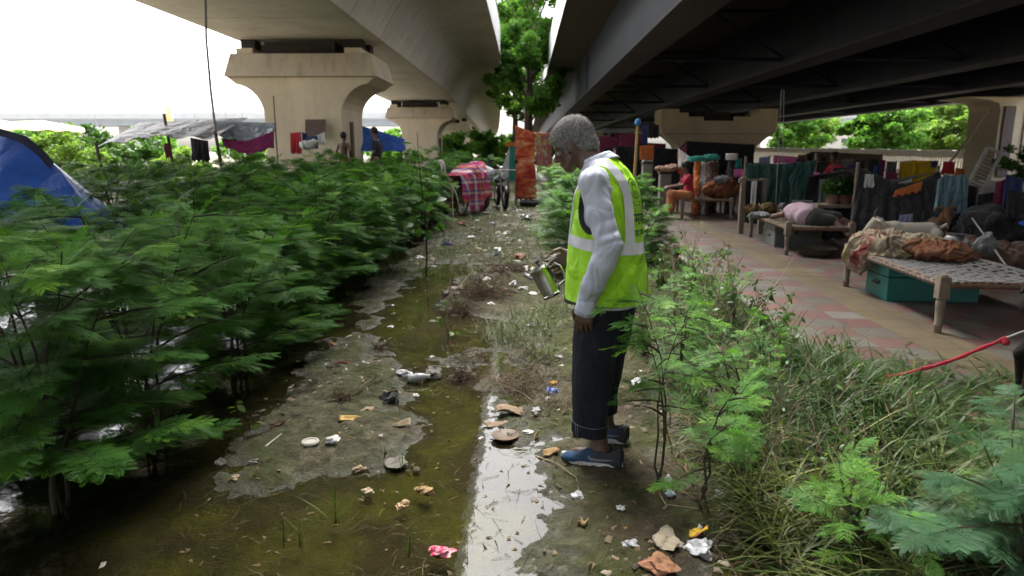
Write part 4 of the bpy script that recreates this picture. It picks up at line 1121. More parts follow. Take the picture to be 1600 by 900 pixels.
for i, wd in enumerate((.034, .026, .034, .03)):
    for sgn in (0,):
        pts = []
        for (u, v) in ((-wd, -.060-.013*i), (wd, -.060-.013*i), (wd, -.066-.013*i), (-wd, -.066-.013*i)):
            p, nn = pj(u, v); pts.append(bm.verts.new(p+nn*.0014))
        bm.faces.new(pts)
me = bpy.data.meshes.new('printed_emblem'); bm.to_mesh(me); bm.free(); link('printed_emblem', me, M_ink2, vest)

# trousers, wide leg with a turned-up, topstitched hem
M_trs = fabric('trousers_charcoal', (.011, .013, .019), .2, fold=.005, stains=.05, cs=6, cd=.03, sheen=.02)
S = Solid((-.25, -.30, .12), (.30, .31, .90), .0065)
S.loft([(.72, .03, 0, .125, .175), (.80, .02, 0, .135, .185), (.88, .015, 0, .13, .18)], .02)
S.loft([(.165, .046, .150, .081, .080), (.25, .046, .148, .084, .082), (.45, .046, .128, .096, .090), (.60, .042, .105, .112, .100), (.74, .035, .085, .118, .105), (.80, .03, .08, .115, .10)], .02, warp=fold(.004, (22, 18, 9), 1.0))
S.loft([(.185, .085, -.115, .080, .080), (.30, .082, -.115, .084, .083), (.45, .065, -.11, .096, .092), (.60, .045, -.10, .110, .10), (.74, .035, -.085, .118, .105), (.80, .03, -.08, .115, .10)], .02, warp=fold(.004, (22, 18, 9), 2.0))
trs = link('trousers', S.mesh('trousers', M_trs, 1), None, man)
for s, zc, cx, cy_ in ((1, .200, .046, .149), (-1, .220, .085, -.115)):
    m = MB()
    for (ra, zz) in ((.1, 0),):
        n = 28; vs = []; prof = [(0.985, -.034), (1.035, -.034), (1.045, .0), (1.04, .028), (0.98, .03)]
        for k_, z in prof:
            for j in range(n):
                a = 2*math.pi*j/n; r_ = (.083 if s > 0 else .085)*k_
                vs.append((cx+math.cos(a)*r_, cy_+math.sin(a)*r_, zc+z+.010*math.cos(a)))
        fs = [(i*n+j, i*n+(j+1) % n, (i+1)*n+(j+1) % n, (i+1)*n+j) for i in range(len(prof)-1) for j in range(n)]
        m.add(vs, fs)
    tu = m.build('turn_up', M_trs, trs, True)
    m = MB(); cen = V((cx, cy_, zc))
    rr_ = (.083 if s > 0 else .085)*1.05
    m.tube([cen+V((math.cos(a)*rr_, math.sin(a)*rr_, .022+.010*math.cos(a))) for a in [2*math.pi*j/32 for j in range(33)]], .0011, 4)
    for a in (1.05, 1.20): m.tube([cen+V((math.cos(a)*rr_, math.sin(a)*rr_, z)) for z in (-.03, .03)], .0011, 4)
    m.build('topstitch', plain('stitch_grey', (.22, .23, .26), .8), trs)

# shoes: shaped upper with a blue-to-grey knit, white midsole, tick on the side
def shoe(ox, oy, yaw, label=None):
    nt_ = NT('knit_upper'); ob = nt_.obj(); sx = nt_.n('ShaderNodeSeparateXYZ'); nt_.l(ob, sx.inputs[0])
    gx_ = nt_.ramp(nt_.math('MULTIPLY_ADD', sx.outputs[0], 5.0, .45), [(.35, (.035, .037, .04)), (.60, (.030, .06, .11)), (1, (.026, .062, .12))])
    M_up = nt_.done(nt_.bsdf(gx_, .85, 0, .2, nt_.noise(ob, 220, 2), .002))
    Mz = Matrix.Rotation(yaw, 4, 'Z'); Mz.translation = V((ox, oy, 0))
    U = Solid((-.13, -.07, .0), (.22, .07, .17), .004)
    U.loft([(-.108, 0, .062, .030, .048), (-.085, 0, .066, .036, .058), (-.04, 0, .066, .038, .060), (.0, 0, .058, .041, .052), (.06, .0, .046, .046, .040), (.12, .004, .036, .047, .029), (.165, .006, .030, .040, .022), (.192, .008, .026, .022, .012)], .006, axis=0)
    U.ell((-.035, 0, .140), (.062, .036, .045), .006, cut=True)
    U.ell((-.035, 0, .095), (.048, .030, .050), .006, cut=True)
    me_ = U.mesh('shoe', M_up, 1); me_.transform(Mz); up = link('shoe', me_, None, man)
    M_mid = plain('midsole_white', (.55, .54, .51), .6, .12, 14, dirt=.5)
    m = MB(); N = 40; ring = []
    for j in range(N):
        a = 2*math.pi*j/N; x = math.cos(a); y = math.sin(a)
        w_ = (.052 if x > 0 else .046)*(1-.10*(x*x)); px_ = .045+.158*x; ring.append((px_, y*w_*(1-.35*max(0, x)**3), x))
    vs = []
    for (kk, zf) in ((.95, 0.004), (1.0, .010), (1.01, .022), (.97, .034)):
        for px_, py_, x in ring:
            toe = .016*max(0, x-.35)**1.2+.004*max(0, -x-.5)
            heel = .010*max(0, -x)
            vs.append((.045+(px_-.045)*kk, py_*kk, zf+toe+(heel if zf > .03 else 0)))
    fs = [(i*N+j, i*N+(j+1) % N, (i+1)*N+(j+1) % N, (i+1)*N+j) for i in range(3) for j in range(N)]
    fs += [tuple(range(N))[::-1], tuple(3*N+j for j in range(N))]
    m.add(vs, fs); sm_ = m.mesh('sole', M_mid, True); sm_.transform(Mz); link('sole', sm_, None, up)
    tk = MB(); sgn = 1
    bvs = BVHTree.FromPolygons([v.co.copy() for v in me_.vertices], [tuple(p.vertices) for p in me_.polygons])
    def side_pt(x, z):
        o_ = Mz @ V((x, .3, z)); dd = (Mz.to_3x3() @ V((0, -1, 0)))
        h = bvs.ray_cast(o_, dd); return h[0]-dd*.0015 if h[0] is not None else None
    top_ = [(-.075, .066), (-.03, .062), (.01, .058), (.035, .060), (.046, .068)]; bot_ = [(-.075, .063), (-.03, .052), (.01, .046), (.040, .048), (.052, .064)]
    tp = [side_pt(*q) for q in top_]; bt = [side_pt(*q) for q in bot_]
    if all(p is not None for p in tp+bt):
        for i in range(4): tk.quad(bt[i], bt[i+1], tp[i+1], tp[i])
        link('side_tick', tk.mesh('side_tick', plain('tick_grey', (.16, .17, .18), .6)), None, up)
    return up
shoe(-.015, .155, 0.02); shoe(.045, -.135, -.06)

# ---------------------------------------------------------------- the steel jug in his right hand (a thing of its own)
M_inox = plain('stainless_steel', (.40, .40, .39), .27, .15, 9, 1.0, .5, bump=.0006)
M_knob = plain('black_knob', (.012, .012, .012), .35)
Mman = Matrix.Translation(MAN_O) @ Matrix.Rotation(MAN_RZ, 4, 'Z')
jc = Mman @ JUG_C
jug = thing('steel_jug', 'shiny stainless steel jug with black lid knob held by the standing man', 'jug', jc)
# jug frame: z along its axis to the mouth, handle on +x (towards him)
zj = (Mman.to_3x3() @ V((.46, .12, .88))).normalized(); xj = (Mman.to_3x3() @ V((-.85, -.2, .46))); xj = (xj-zj*xj.dot(zj)).normalized(); yj = zj.cross(xj)
jug.scale = (1.12,)*3; jug.rotation_euler = Matrix((xj, yj, zj)).transposed().to_euler()
m = MB(); m.lathe((0, 0, 0), [(.040, -.069), (.0455, -.067), (.0475, -.060), (.0475, -.056), (.0445, -.053), (.0455, -.02), (.0465, .03), (.0475, .062), (.050, .066), (.050, .069), (.046, .069), (.0445, .05), (.043, -.05), (.0, -.052)], 40, cap=False)
m.build('body', M_inox, jug, True)
m = MB(); m.lathe((0, 0, .070), [(.0, .014), (.018, .0135), (.040, .009), (.0515, .003), (.0515, .0), (.0, .0)], 36, cap=False); lid = m.build('lid', M_inox, jug, True)
m = MB(); m.lathe((0.006, 0, .084), [(.004, 0), (.004, .010), (.010, .013), (.0125, .018), (.010, .025), (.0, .027)], 18, cap=False); m.build('knob', M_knob, lid, True)
m = MB(); m.tube([(.048, 0, .058), (.075, 0, .062), (.092, 0, .045), (.094, 0, .01), (.085, 0, -.025), (.048, 0, -.035)], [.007, .007, .0075, .0075, .007, .006], 10, flat=1.0); m.tube([(.045, 0, .075), (.07, 0, .082), (.098, 0, .084)], .005, 8); m.build('handle', M_inox, jug, True)
m = MB(); m.tube([(-.044, 0, .045), (-.062, 0, .062), (-.074, 0, .082)], [.014, .011, .009], 12); m.build('spout', M_inox, jug, True)
# ================================================================ the camp under the steel flyover
M_wood = plain('grey_worn_wood', (.17, .135, .10), .85, .3, 12, bump=.003, dirt=.35)
M_wood2 = plain('brown_rail_wood', (.15, .085, .05), .75, .3, 10, bump=.002, dirt=.3)
M_tan = plain('bamboo_tan', (.36, .22, .09), .7, .2, 8)
def lerp3(P, u):
    n = len(P)-1; f = min(u*n, n-1e-6); i = int(f); return V(P[i]).lerp(V(P[i+1]), f-i)
def cloth(name, top, bot, mat, parent=None, nf=5, amp=.03, seed=0, nu=36, nv=18, sag=0.0, ragged=.02, thick=.005, belly=0.0, label=None, cat=None, group=None):
    """a hanging or draped sheet between two edges, with folds that open downwards"""
    rs = random.Random(seed); ph = [rs.uniform(0, 6.28) for _ in range(6)]
    a = lerp3(top, 0); b = lerp3(top, 1); nrm = (b-a).cross(V((0, 0, 1)))
    if nrm.length < 1e-4: nrm = V((0, 1, 0))
    nrm.normalize(); m = MB()
    org = (a+b)/2 if parent is None else V((0, 0, 0))
    def f(u, v):
        p = lerp3(top, u).lerp(lerp3(bot, u), v)
        uu = u+.10*math.sin(u*5.1+ph[3])+.06*math.sin(v*2.3+ph[4])+.05*math.sin(u*11+v*3+ph[5])
        w = amp*(.2+.8*v)*(abs(math.sin(uu*nf*3.14+ph[0]))**1.5*1.3-.6+.6*math.sin(uu*nf*4.1+ph[2]+v*2)*v+.5*math.sin(u*3+ph[3])*math.sin(v*5+ph[4])+.22*math.sin(u*31+ph[1]+v*4)*math.sin(u*7+ph[0]))
        p = p+nrm*(w+belly*math.sin(math.pi*u)*math.sin(math.pi*v))
        p.z += -sag*math.sin(math.pi*u)*(1-v*.5)+ragged*v*math.sin(u*nf*9+ph[5])
        return p-org
    m.grid(f, nu, nv); me = m.mesh(name, mat, 'all', fixn=False)
    o = link(name, me, None, parent, org if parent is None else None)
    s = o.modifiers.new('thick', 'SOLIDIFY'); s.thickness = thick; s.offset = 0
    if label: tag(o, label, cat or 'cloth', group)
    return o
def hang(px0, py0, px1, py1, pyb, Y, mat, label, cat='cloth', name='hung_cloth', Y1=None, taper=0.0, **kw):
    a, b = W(px0, py0, Y), W(px1, py1, Y1 or Y); zb = W(px0, pyb, Y).z
    d = (b-a)*taper
    return cloth(name, [a, b], [(a.x+d.x, a.y, zb), (b.x-d.x, b.y, zb)], mat, label=label, cat=cat, **kw)
def patterned(name, cols, scale=7, stretch=(1, 1, 1), rough=.9, dist=1.0):
    t = NT(name); o = t.obj(); mp = t.n('ShaderNodeMapping'); mp.inputs['Scale'].default_value = stretch; t.l(o, mp.inputs[0])
    n = t.noise(mp.outputs[0], scale, 5, .62, dist); k = len(cols)
    c = t.ramp(n, [(.30+.40*i/max(1, k-1), q) for i, q in enumerate(cols)])
    b = t.bsdf(c, rough, 0, .2, t.noise(o, 16, 3), .006, .8)
    if 'quilt' in name or 'bundle' in name or 'print' in name or 'rags' in name: creases(t, b, o, 5, .09, (1, 1, .8))
    return t.done(b)

# ---------------- string cots
M_strap = patterned('cot_webbing', [(.06, .05, .04), (.11, .113, .118), (.155, .15, .143), (.10, .075, .055)], 24)
M_strap2 = patterned('cot_rope', [(.07, .055, .045), (.13, .11, .085), (.18, .155, .12)], 22)
def charpoy(label, x, y, rz, L=1.95, Wd=.95, strap=None, hz=.40, fine=True):
    t = thing('string_cot', label, 'cot', (x, y, PZ), rz)
    for sx in (-1, 1):
        for sy in (-1, 1):
            m = MB(); px, py = sx*Wd/2, sy*L/2
            m.lathe((px, py, 0), [(.026, 0), (.030, .015), (.030, .05), (.034, .055), (.033, .075), (.027, .085), (.034, .20), (.037, .26), (.030, .275), (.038, .285)], 14)
            m.box((px, py, .375), (.085, .085, .18), top=.97); m.lathe((px, py, .466), [(.035, 0), (.03, .012), (.012, .02)], 10)
            m.build('leg', M_wood, t, True, bevel=.004)
    for s in (-1, 1):
        m = MB(); m.tube([(s*Wd/2, -L/2, hz), (s*Wd/2, L/2, hz)], .030, 10); m.build('side_rail', M_wood2, t, True)
        m = MB(); m.tube([(-Wd/2, s*L/2, hz-.005), (Wd/2, s*L/2, hz-.005)], .028, 10); m.build('end_rail', M_wood2, t, True)
    m = MB(); n1, n2 = 26, 15; rs = random.Random(int(x*100))
    def sag(u, v): return -.05*math.sin(math.pi*u)*math.sin(math.pi*v)
    for i in range(n1):
        v0 = (i+.5)/n1; sl = .03 if i % 2 else -.03; w_ = L/n1*.36
        P = [((u-.5)*(Wd+.06), (min(.99, max(.01, v0+sl*(u-.5)*2))-.5)*L, hz+.026+sag(u, v0)+.004*math.sin(u*40+i*3.14)) for u in np.linspace(0, 1, 17)]
        for a, b in zip(P[:-1], P[1:]): m.quad((a[0], a[1]-w_, a[2]), (b[0], b[1]-w_, b[2]), (b[0], b[1]+w_, b[2]), (a[0], a[1]+w_, a[2]))
    for j in range(n2):
        u0 = (j+.5)/n2; w_ = Wd/n2*.34
        P = [((u0-.5)*Wd, (v-.5)*(L+.05), hz+.028+sag(u0, v)+.005*math.sin(v*80+j*3.14)) for v in np.linspace(0, 1, 25)]
        for a, b in zip(P[:-1], P[1:]): m.quad((a[0]-w_, a[1], a[2]), (a[0]+w_, a[1], a[2]), (b[0]+w_, b[1], b[2]), (b[0]-w_, b[1], b[2]))
    # strap turns round the rails
    for s in (-1, 1):
        for i in range(n1): m.lathe((s*Wd/2, ((i+.5)/n1-.5)*L-.014, hz), [(.033, 0), (.0345, .012), (.033, .026)], 8, axis=(0, 1, .25*s), cap=False)
    wb = m.build('webbing', strap or M_strap, t); wb.modifiers.new('thick', 'SOLIDIFY').thickness = .004
    return t
charpoy('string cot with pale woven straps and a teal trunk beneath', 3.90, 6.38, R(-4.4))
charpoy('string cot with dark rope webbing carrying a sleeping person', 4.22, 10.70, R(-4.6), 2.1, .86, M_strap2, .38)
charpoy('string cot seen end on with a person in red sitting', 4.07, 15.85, R(-9), 1.9, 1.02, M_strap2, .42)

# bedding on the nearest cot
def cotp(u, v, z):    # on the near cot: u across 0..1, v along 0..1
    c, s = math.cos(R(-4.4)), math.sin(R(-4.4)); lx, ly = (u-.5)*.95, (v-.5)*1.95
    return V((3.90+lx*c-ly*s, 6.38+lx*s+ly*c, PZ+z))
tb = NT('cream_blanket'); o = tb.obj(); n_ = tb.noise(o, 3.6, 4, .6, .8)
c_ = tb.ramp(n_, [(.36, (.15, .040, .035)), (.43, (.22, .165, .115)), (.52, (.27, .225, .165)), (.60, (.22, .175, .075)), (.68, (.19, .16, .125))])
b_ = tb.bsdf(c_, .95, 0, .15, tb.noise(o, 9, 4, .6, 1.5), .012, .9); creases(tb, b_, o, 4.5, .12, (1, 1, .8)); M_blank = tb.done(b_)
bo = cotp(.25, .86, .40)
S = Solid((-.50, -.55, -.30), (.85, .48, .36), .012)
wv2 = lambda X, Y, Z: .018*np.sin(X*13+3*np.sin(Y*9)+2*np.sin(Z*11))+.022*np.abs(np.sin(Y*15+X*11+Z*12+2.2*np.sin(X*8)))**.7-.014+.010*np.abs(np.sin(Y*31-X*22+Z*9))+.004*np.sin(X*52+Y*41+3*np.sin(Z*30))
S.ell((.05, .04, .07), (.36, .30, .15), .06, None, wv2); S.ell((.36, -.02, .08), (.32, .26, .13), .08, None, wv2); S.ell((-.14, .0, .12), (.20, .29, .13), .06, None, wv2); S.ell((.20, .16, .14), (.16, .12, .10), .05, None, wv2)
S.ell((-.29, -.02, -.03), (.07, .25, .16), .05, None, wv2); S.ell((.02, -.16, .03), (.40, .18, .06), .06, None, wv2)
tag(link('blanket', S.mesh('blanket', M_blank, 1), None, None, bo), 'rumpled cream blanket with a red patch slumped over the near cot', 'blanket')
M_quilt = patterned('rust_quilt', [(.05, .028, .018), (.12, .038, .016), (.16, .07, .035), (.10, .05, .03), (.14, .10, .07)], 15)
S = Solid((-.5, -.4, -.12), (.55, .4, .28), .012)
S.ell((-.06, 0, .05), (.34, .26, .12), .05, Matrix.Rotation(R(-28), 3, 'Z'), wv2); S.ell((.08, -.10, .02), (.26, .20, .07), .05, None, wv2); S.ell((-.20, .12, .09), (.16, .12, .09), .05, None, wv2)
tag(link('quilt', S.mesh('quilt', M_quilt, 1), None, None, cotp(.72, .74, .42)), 'rust and brown patterned quilt folded beside the cream blanket', 'quilt')

# trunks
def tin_trunk(label, c, d, rz, col, dark):
    t = thing('tin_trunk', label, 'trunk', c, rz); M_ = plain('painted_tin_%d' % int(col[1]*1000), col, .5, .14, 5, .0, .5, bump=.002, dirt=.35)
    w_, l_, h_ = d; hb = h_*.74
    m = MB(); m.box((0, 0, hb/2), (w_, l_, hb)); m.build('body', M_, t, bevel=.008)
    m = MB(); m.box((0, 0, hb+.004+(h_-hb)/2), (w_+.018, l_+.018, h_-hb)); m.box((0, 0, hb-.008), (w_+.022, l_+.022, .012)); m.build('lid', M_, t, bevel=.008)
    Mh = plain('trunk_iron', dark, .5)
    m = MB(); m.tube([(-w_/2-.004, -.05, hb*.66), (-w_/2-.022, -.05, hb*.60), (-w_/2-.022, .05, hb*.60), (-w_/2-.004, .05, hb*.66), (-w_/2-.004, -.05, hb*.66)], .006, 6); m.box((-w_/2-.004, 0, hb*.66), (.008, .13, .04)); m.build('handle', Mh, t)
    m = MB(); m.box((0, -l_/2-.013, hb), (.05, .012, .08)); m.build('hasp', Mh, t, bevel=.002)
    return t
tin_trunk('teal painted tin trunk under the near string cot', (4.00, 6.86, PZ), (.86, .50, .32), R(-4), (.010, .135, .115), (.02, .03, .03))
tin_trunk('dull grey tin trunk under the sleeping person', (4.16, 10.78, PZ), (.62, .62, .33), R(-5), (.10, .115, .11), (.02, .02, .02))
# basket on the paving
t = thing('cane_basket', 'dark shallow cane basket on the paving with pale scraps in it', 'basket', (4.10, 9.62, PZ))
M_cane = patterned('dark_cane', [(.03, .024, .018), (.07, .055, .04), (.11, .09, .065)], 40, (1, 1, 4))
m = MB(); m.lathe((0, 0, 0), [(.16, 0), (.20, .02), (.245, .075), (.26, .11), (.268, .118), (.255, .112), (.235, .075), (.19, .03), (0, .025)], 28, cap=False); m.build('bowl', M_cane, t, True)
m = MB(); rs = random.Random(3)
for _ in range(9): m.box((rs.uniform(-.12, .12), rs.uniform(-.12, .12), .045), (.05, .035, .02), rs.uniform(0, 3))
m.build('scraps', plain('pale_scraps', (.42, .38, .30), .8), t, bevel=.004)

# ---------------- people in the camp
def small_person(label, loc, rz, fn, skin, h=.012, box=None, hair=(.01, .009, .008)):
    t = thing('person', label, 'person', loc, rz); S = Solid(*(box or ((-.6, -.6, -.1), (.7, .6, 1.5))), h)
    hd, pitch, yaw, extra = fn(S)
    P, M = head_solid(S, hd, pitch, yaw, .95, .012)
    link('body', S.mesh('body', skin, 1), None, t)
    Hs = Solid(tuple(np.array(hd)-.17), tuple(np.array(hd)+.17), .008)
    def q(x, y, z): return V(hd)+M @ V((x, y, z))
    Hs.ell(q(-.012, 0, .030), (.104, .086, .098), .01, M); Hs.ell(q(.115, 0, -.045), (.085, .12, .10), .005, M, cut=True); Hs.ell(q(-.02, 0, -.125), (.13, .1, .07), .004, M, cut=True)
    link('hair', Hs.mesh('hair', plain('black_hair', hair, .6), 1), None, t)
    for nm, mt, f in extra:
        S2 = Solid(*(box or ((-.6, -.6, -.1), (.7, .6, 1.5))), h); f(S2); link(nm, S2.mesh(nm, mt, 1), None, t)
    return t
M_redc = fabric('red_blouse', (.34, .022, .045)); M_orc = fabric('orange_skirt', (.36, .13, .05))
def sit_red(S):     # faces local +x, sitting, arms reaching ahead
    S.loft([(.0, -.02, 0, .11, .15), (.25, .0, 0, .09, .13), (.42, .03, 0, .09, .15), (.50, .04, 0, .06, .08)], .03)
    S.path([(.04, 0, .48), (.07, 0, .56)], [.05, .048], .02)
    for s in (1, -1):
        S.path([(.03, s*.16, .44), (.16, s*.18, .26), (.42, s*.12, .22)], [.045, .036, .025], .02)
        hand(S, (.42, s*.12, .22), (1, -.1*s, -.1), (0, -.3*s, -1), (0, -s, 0), .35, k=.008)
        S.path([(.0, s*.09, .04), (.36, s*.13, .05), (.38, s*.12, -.34)], [.085, .06, .036], .03); S.ell((.43, s*.12, -.37), (.11, .04, .035), .02)
    return (.09, 0, .655), R(12), R(-10), [
        ('blouse', M_redc, lambda q: (q.loft([(.05, -.01, 0, .115, .155), (.25, .0, 0, .10, .14), (.42, .03, 0, .10, .165), (.49, .04, 0, .07, .09)], .02), [q.path([(.03, s*.16, .44), (.12, s*.18, .31)], [.058, .052], .03) for s in (1, -1)])),
        ('skirt', M_orc, lambda q: (q.loft([(-.02, .0, 0, .13, .17), (.10, -.01, 0, .12, .16)], .03), [q.path([(.0, s*.08, .04), (.36, s*.10, .05), (.38, s*.09, -.25)], [.11, .09, .09], .06) for s in (1, -1)]))]
p_ = W(1072, 290, 15.2)
small_person('person in red blouse sitting on the end on cot reaching ahead', (p_.x+.05, 15.15, PZ+.47), R(176), sit_red, SK_BROWN, box=((-.35, -.35, -.45), (.75, .35, .92)))
M_mauve = fabric('mauve_shirt', (.34, .24, .28)); M_olive = fabric('dark_shorts', (.028, .028, .022))
def lie(S):        # torso along +y away from us, hips at the origin, legs bent out to +x
    S.path([(0, .0, .10), (-.03, .25, .12), (-.04, .48, .11)], [.13, .13, .12], .05)
    S.path([(-.04, .5, .11), (-.04, .62, .12)], [.06, .055], .02)
    S.path([(-.18, .45, .10), (-.25, .66, .04), (-.10, .78, .04)], [.048, .038, .026], .02); hand(S, (-.10, .78, .04), (1, .2, 0), (0, 0, -1), (0, 1, 0), .3, k=.006)
    S.path([(.10, .46, .08), (.2, .62, .03), (.12, .80, .03)], [.048, .038, .026], .02); hand(S, (.12, .80, .03), (-.6, .6, 0), (0, 0, -1), (0, 1, 0), .3, k=.006)
    S.path([(.03, -.05, .10), (.36, -.09, .09), (.60, -.30, -.06)], [.095, .062, .036], .03); S.ell((.65, -.37, -.09), (.035, .09, .04), .02, Matrix.Rotation(R(30), 3, 'Z'))
    S.path([(.02, -.10, .05), (.27, -.22, .05), (.34, -.42, -.08)], [.09, .058, .034], .03); S.ell((.35, -.48, -.12), (.035, .09, .04), .02)
    return (-.04, .76, .13), R(75), R(90), [
        ('shirt', M_mauve, lambda q: q.path([(-.01, .03, .11), (-.03, .25, .125), (-.04, .47, .115)], [.165, .160, .142], .05, fold(.006, (20, 18, 10)))),
        ('shorts', M_olive, lambda q: (q.path([(.0, .03, .10), (.05, -.04, .10)], [.145, .13], .05), q.path([(.03, -.05, .10), (.36, -.09, .09)], [.125, .085], .04, fold(.005, (30, 9, 9))), q.path([(.02, -.10, .06), (.22, -.20, .055)], [.115, .085], .04)))]
small_person('person in mauve shirt and dark shorts asleep face down across the cot', (4.16, 10.10, PZ+.41), R(4), lie, SK_BROWN, h=.011, box=((-.5, -.75, -.3), (.95, 1.05, .45)))
def child(S):       # standing boy seen from behind, bare back
    S.loft([(.62, 0, 0, .075, .10), (.78, 0, 0, .07, .095), (.95, .0, 0, .075, .115), (1.04, .0, 0, .06, .10)], .03); S.path([(0, 0, 1.03), (.01, 0, 1.12)], [.042, .04], .02)
    for s in (1, -1):
        S.path([(0, s*.13, 1.0), (-.03, s*.20, .82), (.04, s*.16, .68)], [.036, .030, .022], .02); hand(S, (.04, s*.16, .68), (.3, 0, -1), (0, -s, 0), (1, 0, 0), .4, k=.006, sc=.8)
        S.path([(0, s*.06, .62), (.01, s*.07, .33), (-.01, s*.07, .05)], [.06, .045, .03], .02); S.ell((.04, s*.07, .03), (.09, .035, .03), .02)
    return (.02, 0, 1.205), R(6), 0.0, [('shorts', fabric('child_shorts', (.30, .06, .05)), lambda q: (q.loft([(.50, 0, 0, .09, .12), (.66, 0, 0, .085, .11)], .02), [q.path([(0, s*.06, .6), (.01, s*.07, .38)], [.075, .07], .02) for s in (1, -1)]))]
p_ = W(537, 232, 18.4)
small_person('bare backed child in front of the nearest flared pier', (p_.x, 18.4, .69), R(75), child, SK_BROWN, box=((-.3, -.32, -.02), (.32, .32, 1.42)))
M_navy = fabric('navy_top', (.022, .026, .04))
def youth(S):
    S.loft([(.72, 0, 0, .085, .125), (.92, .0, 0, .085, .12), (1.1, .01, 0, .09, .15), (1.2, .02, 0, .06, .10)], .03); S.path([(.02, 0, 1.18), (.04, 0, 1.30)], [.05, .046], .02)
    for s in (1, -1):
        S.path([(0.01, s*.17, 1.15), (-.02, s*.21, .92), (.08, s*.17, .74)], [.042, .036, .025], .02); hand(S, (.08, s*.17, .74), (.3, 0, -1), (0, -s, 0), (1, 0, 0), .4, k=.006, sc=.95)
        S.path([(0, s*.08, .74), (.02, s*.09, .40), (-.01, s*.09, .06)], [.08, .055, .035], .02); S.ell((.05, s*.09, .035), (.11, .04, .035), .02)
    return (.07, 0, 1.39), R(20), 0.0, [
        ('top', M_navy, lambda q: (q.loft([(.70, 0, 0, .10, .14), (.92, .0, 0, .10, .135), (1.1, .01, 0, .10, .165), (1.19, .02, 0, .07, .11)], .03), [q.path([(0.01, s*.17, 1.15), (-.01, s*.20, .98)], [.055, .05], .02) for s in (1, -1)])),
        ('trousers', fabric('tan_trousers', (.16, .12, .08)), lambda q: [q.path([(0, s*.08, .72), (.02, s*.09, .40), (-.01, s*.09, .10)], [.10, .075, .06], .03) for s in (1, -1)])]
p_ = W(589, 225, 17.2)
small_person('dark haired youth in navy top walking past the pier', (p_.x, 17.2, .58), R(165), youth, SK_BROWN, box=((-.3, -.32, -.02), (.32, .32, 1.62)))
p_ = W(1306, 284, 15.5)
small_person('person in red sitting far off before the cream railing', (p_.x, 15.5, p_.z-.12), R(200), sit_red, SK_BROWN, box=((-.35, -.35, -.45), (.75, .35, .92)))
# the raised bed the pier stands on
bmound = MB()
def mf(u, v):
    x = -13+u*9.5; y = 14.5+v*12; e = min(1, 5*u)*min(1, 5*(1-u))*min(1, 4*v)*min(1, 5*(1-v)); e = e*e*(3-2*e)
    return (x, y, -.1+.80*e)
bmound.grid(mf, 30, 24); tag(bmound.build('earth_mound', plain('earth_mound', (.10, .085, .06), .9, .3, 2, bump=.02), None, True), kind='structure')

# ---------------- goats
def goat_mat(name, cols, scale=4):
    t = NT(name); o = t.obj(); c = t.ramp(t.noise(o, scale, 4, .55), cols)
    return t.done(t.bsdf(c, .9, 0, .15, t.noise(o, 80, 4, .7, 1), .006, 1))
def goat(label, loc, rz, mat, head_yaw=0.0, head_down=R(25), sc=1.0, hind=(0.0, 0.0), neck_up=.16):
    t = thing('goat', label, 'goat', loc, rz); t.scale = (sc,)*3
    S = Solid((-.55, -.30, -.02), (.75, .30, 1.0), .0085)
    S.loft([(-.34, 0, .52, .06, .07), (-.26, 0, .52, .105, .13), (-.10, 0, .49, .125, .155), (.08, 0, .48, .125, .165), (.22, 0, .50, .105, .15), (.30, 0, .53, .06, .09)], .03, axis=0)
    S.path([(.22, 0, .57), (.36, 0, .57+neck_up), (.42, .0, .62+neck_up)], [.095, .065, .052], .03)
    hb = V((.43, 0, .63+neck_up)); M = Matrix.Rotation(head_yaw, 3, 'Z') @ Matrix.Rotation(head_down, 3, 'Y')
    q = lambda x, y, z: hb+M @ V((x, y, z))
    S.path([q(0, 0, .02), q(.09, 0, 0), q(.17, 0, -.018)], [.058, .045, .031], .015); S.path([q(.05, 0, -.03), q(.15, 0, -.04)], [.035, .024], .012)
    for s in (1, -1):
        S.path([q(-.02, s*.045, .03), q(-.05, s*.11, -.01), q(-.05, s*.135, -.085)], [.016, .024, .012], .008)         # drooping ear
        S.path([(.20, s*.085, .45), (.19, s*.09, .25), (.205, s*.09, .05)], [.058, .030, .021], .02)                    # foreleg, low knee
        hx, hz = hind if s < 0 else (0, 0)
        S.path([(-.26, s*.085, .50), (-.19-hx*.3, s*.10, .34), (-.31-hx*.75, s*.10, .22+hz), (-.285-hx, s*.10, .05)], [.085, .052, .027, .019], .02)  # stifle ahead, hock behind
    S.path([(-.34, 0, .57), (-.42, 0, .62), (-.45, 0, .58)], [.022, .02, .012], .01)
    link('body', S.mesh('body', mat, 1), None, t)
    Mh = plain('hoof_horn', (.06, .05, .04), .6)
    for s in (1, -1):
        m = MB(); m.tube([q(-.01, s*.025, .05), q(-.05, s*.035, .11), q(-.11, s*.045, .14)], [.014, .011, .004], 8); m.build('horn', Mh, t, True)
        hx, hz = hind if s < 0 else (0, 0)
        for x in (.205, -.285-hx):
            m = MB(); m.lathe((x+.008, s*(.09 if x > 0 else .10), 0), [(.027, 0), (.022, .05)], 10); m.build('hoof', Mh, t, True)
        m = MB(); e = q(.055, s*.042, .022); m.lathe(e-M @ V((0, 0, 0)), [(.010, -.004), (.009, .004)], 8, axis=M @ V((0, s, 0))); m.build('eye', M_knob, t)
    return t
GW = goat_mat('white_goat_coat', [(.35, (.36, .32, .25)), (.6, (.46, .42, .35)), (.72, (.28, .20, .12))], 3)
goat('cream white goat standing behind the near string cot', (4.62, 8.25, PZ), R(178), GW, R(-25), R(40), .95, neck_up=.02)
GB = goat_mat('brown_goat_coat', [(.40, (.16, .075, .035)), (.55, (.05, .035, .025)), (.68, (.26, .19, .12))], 4.5)
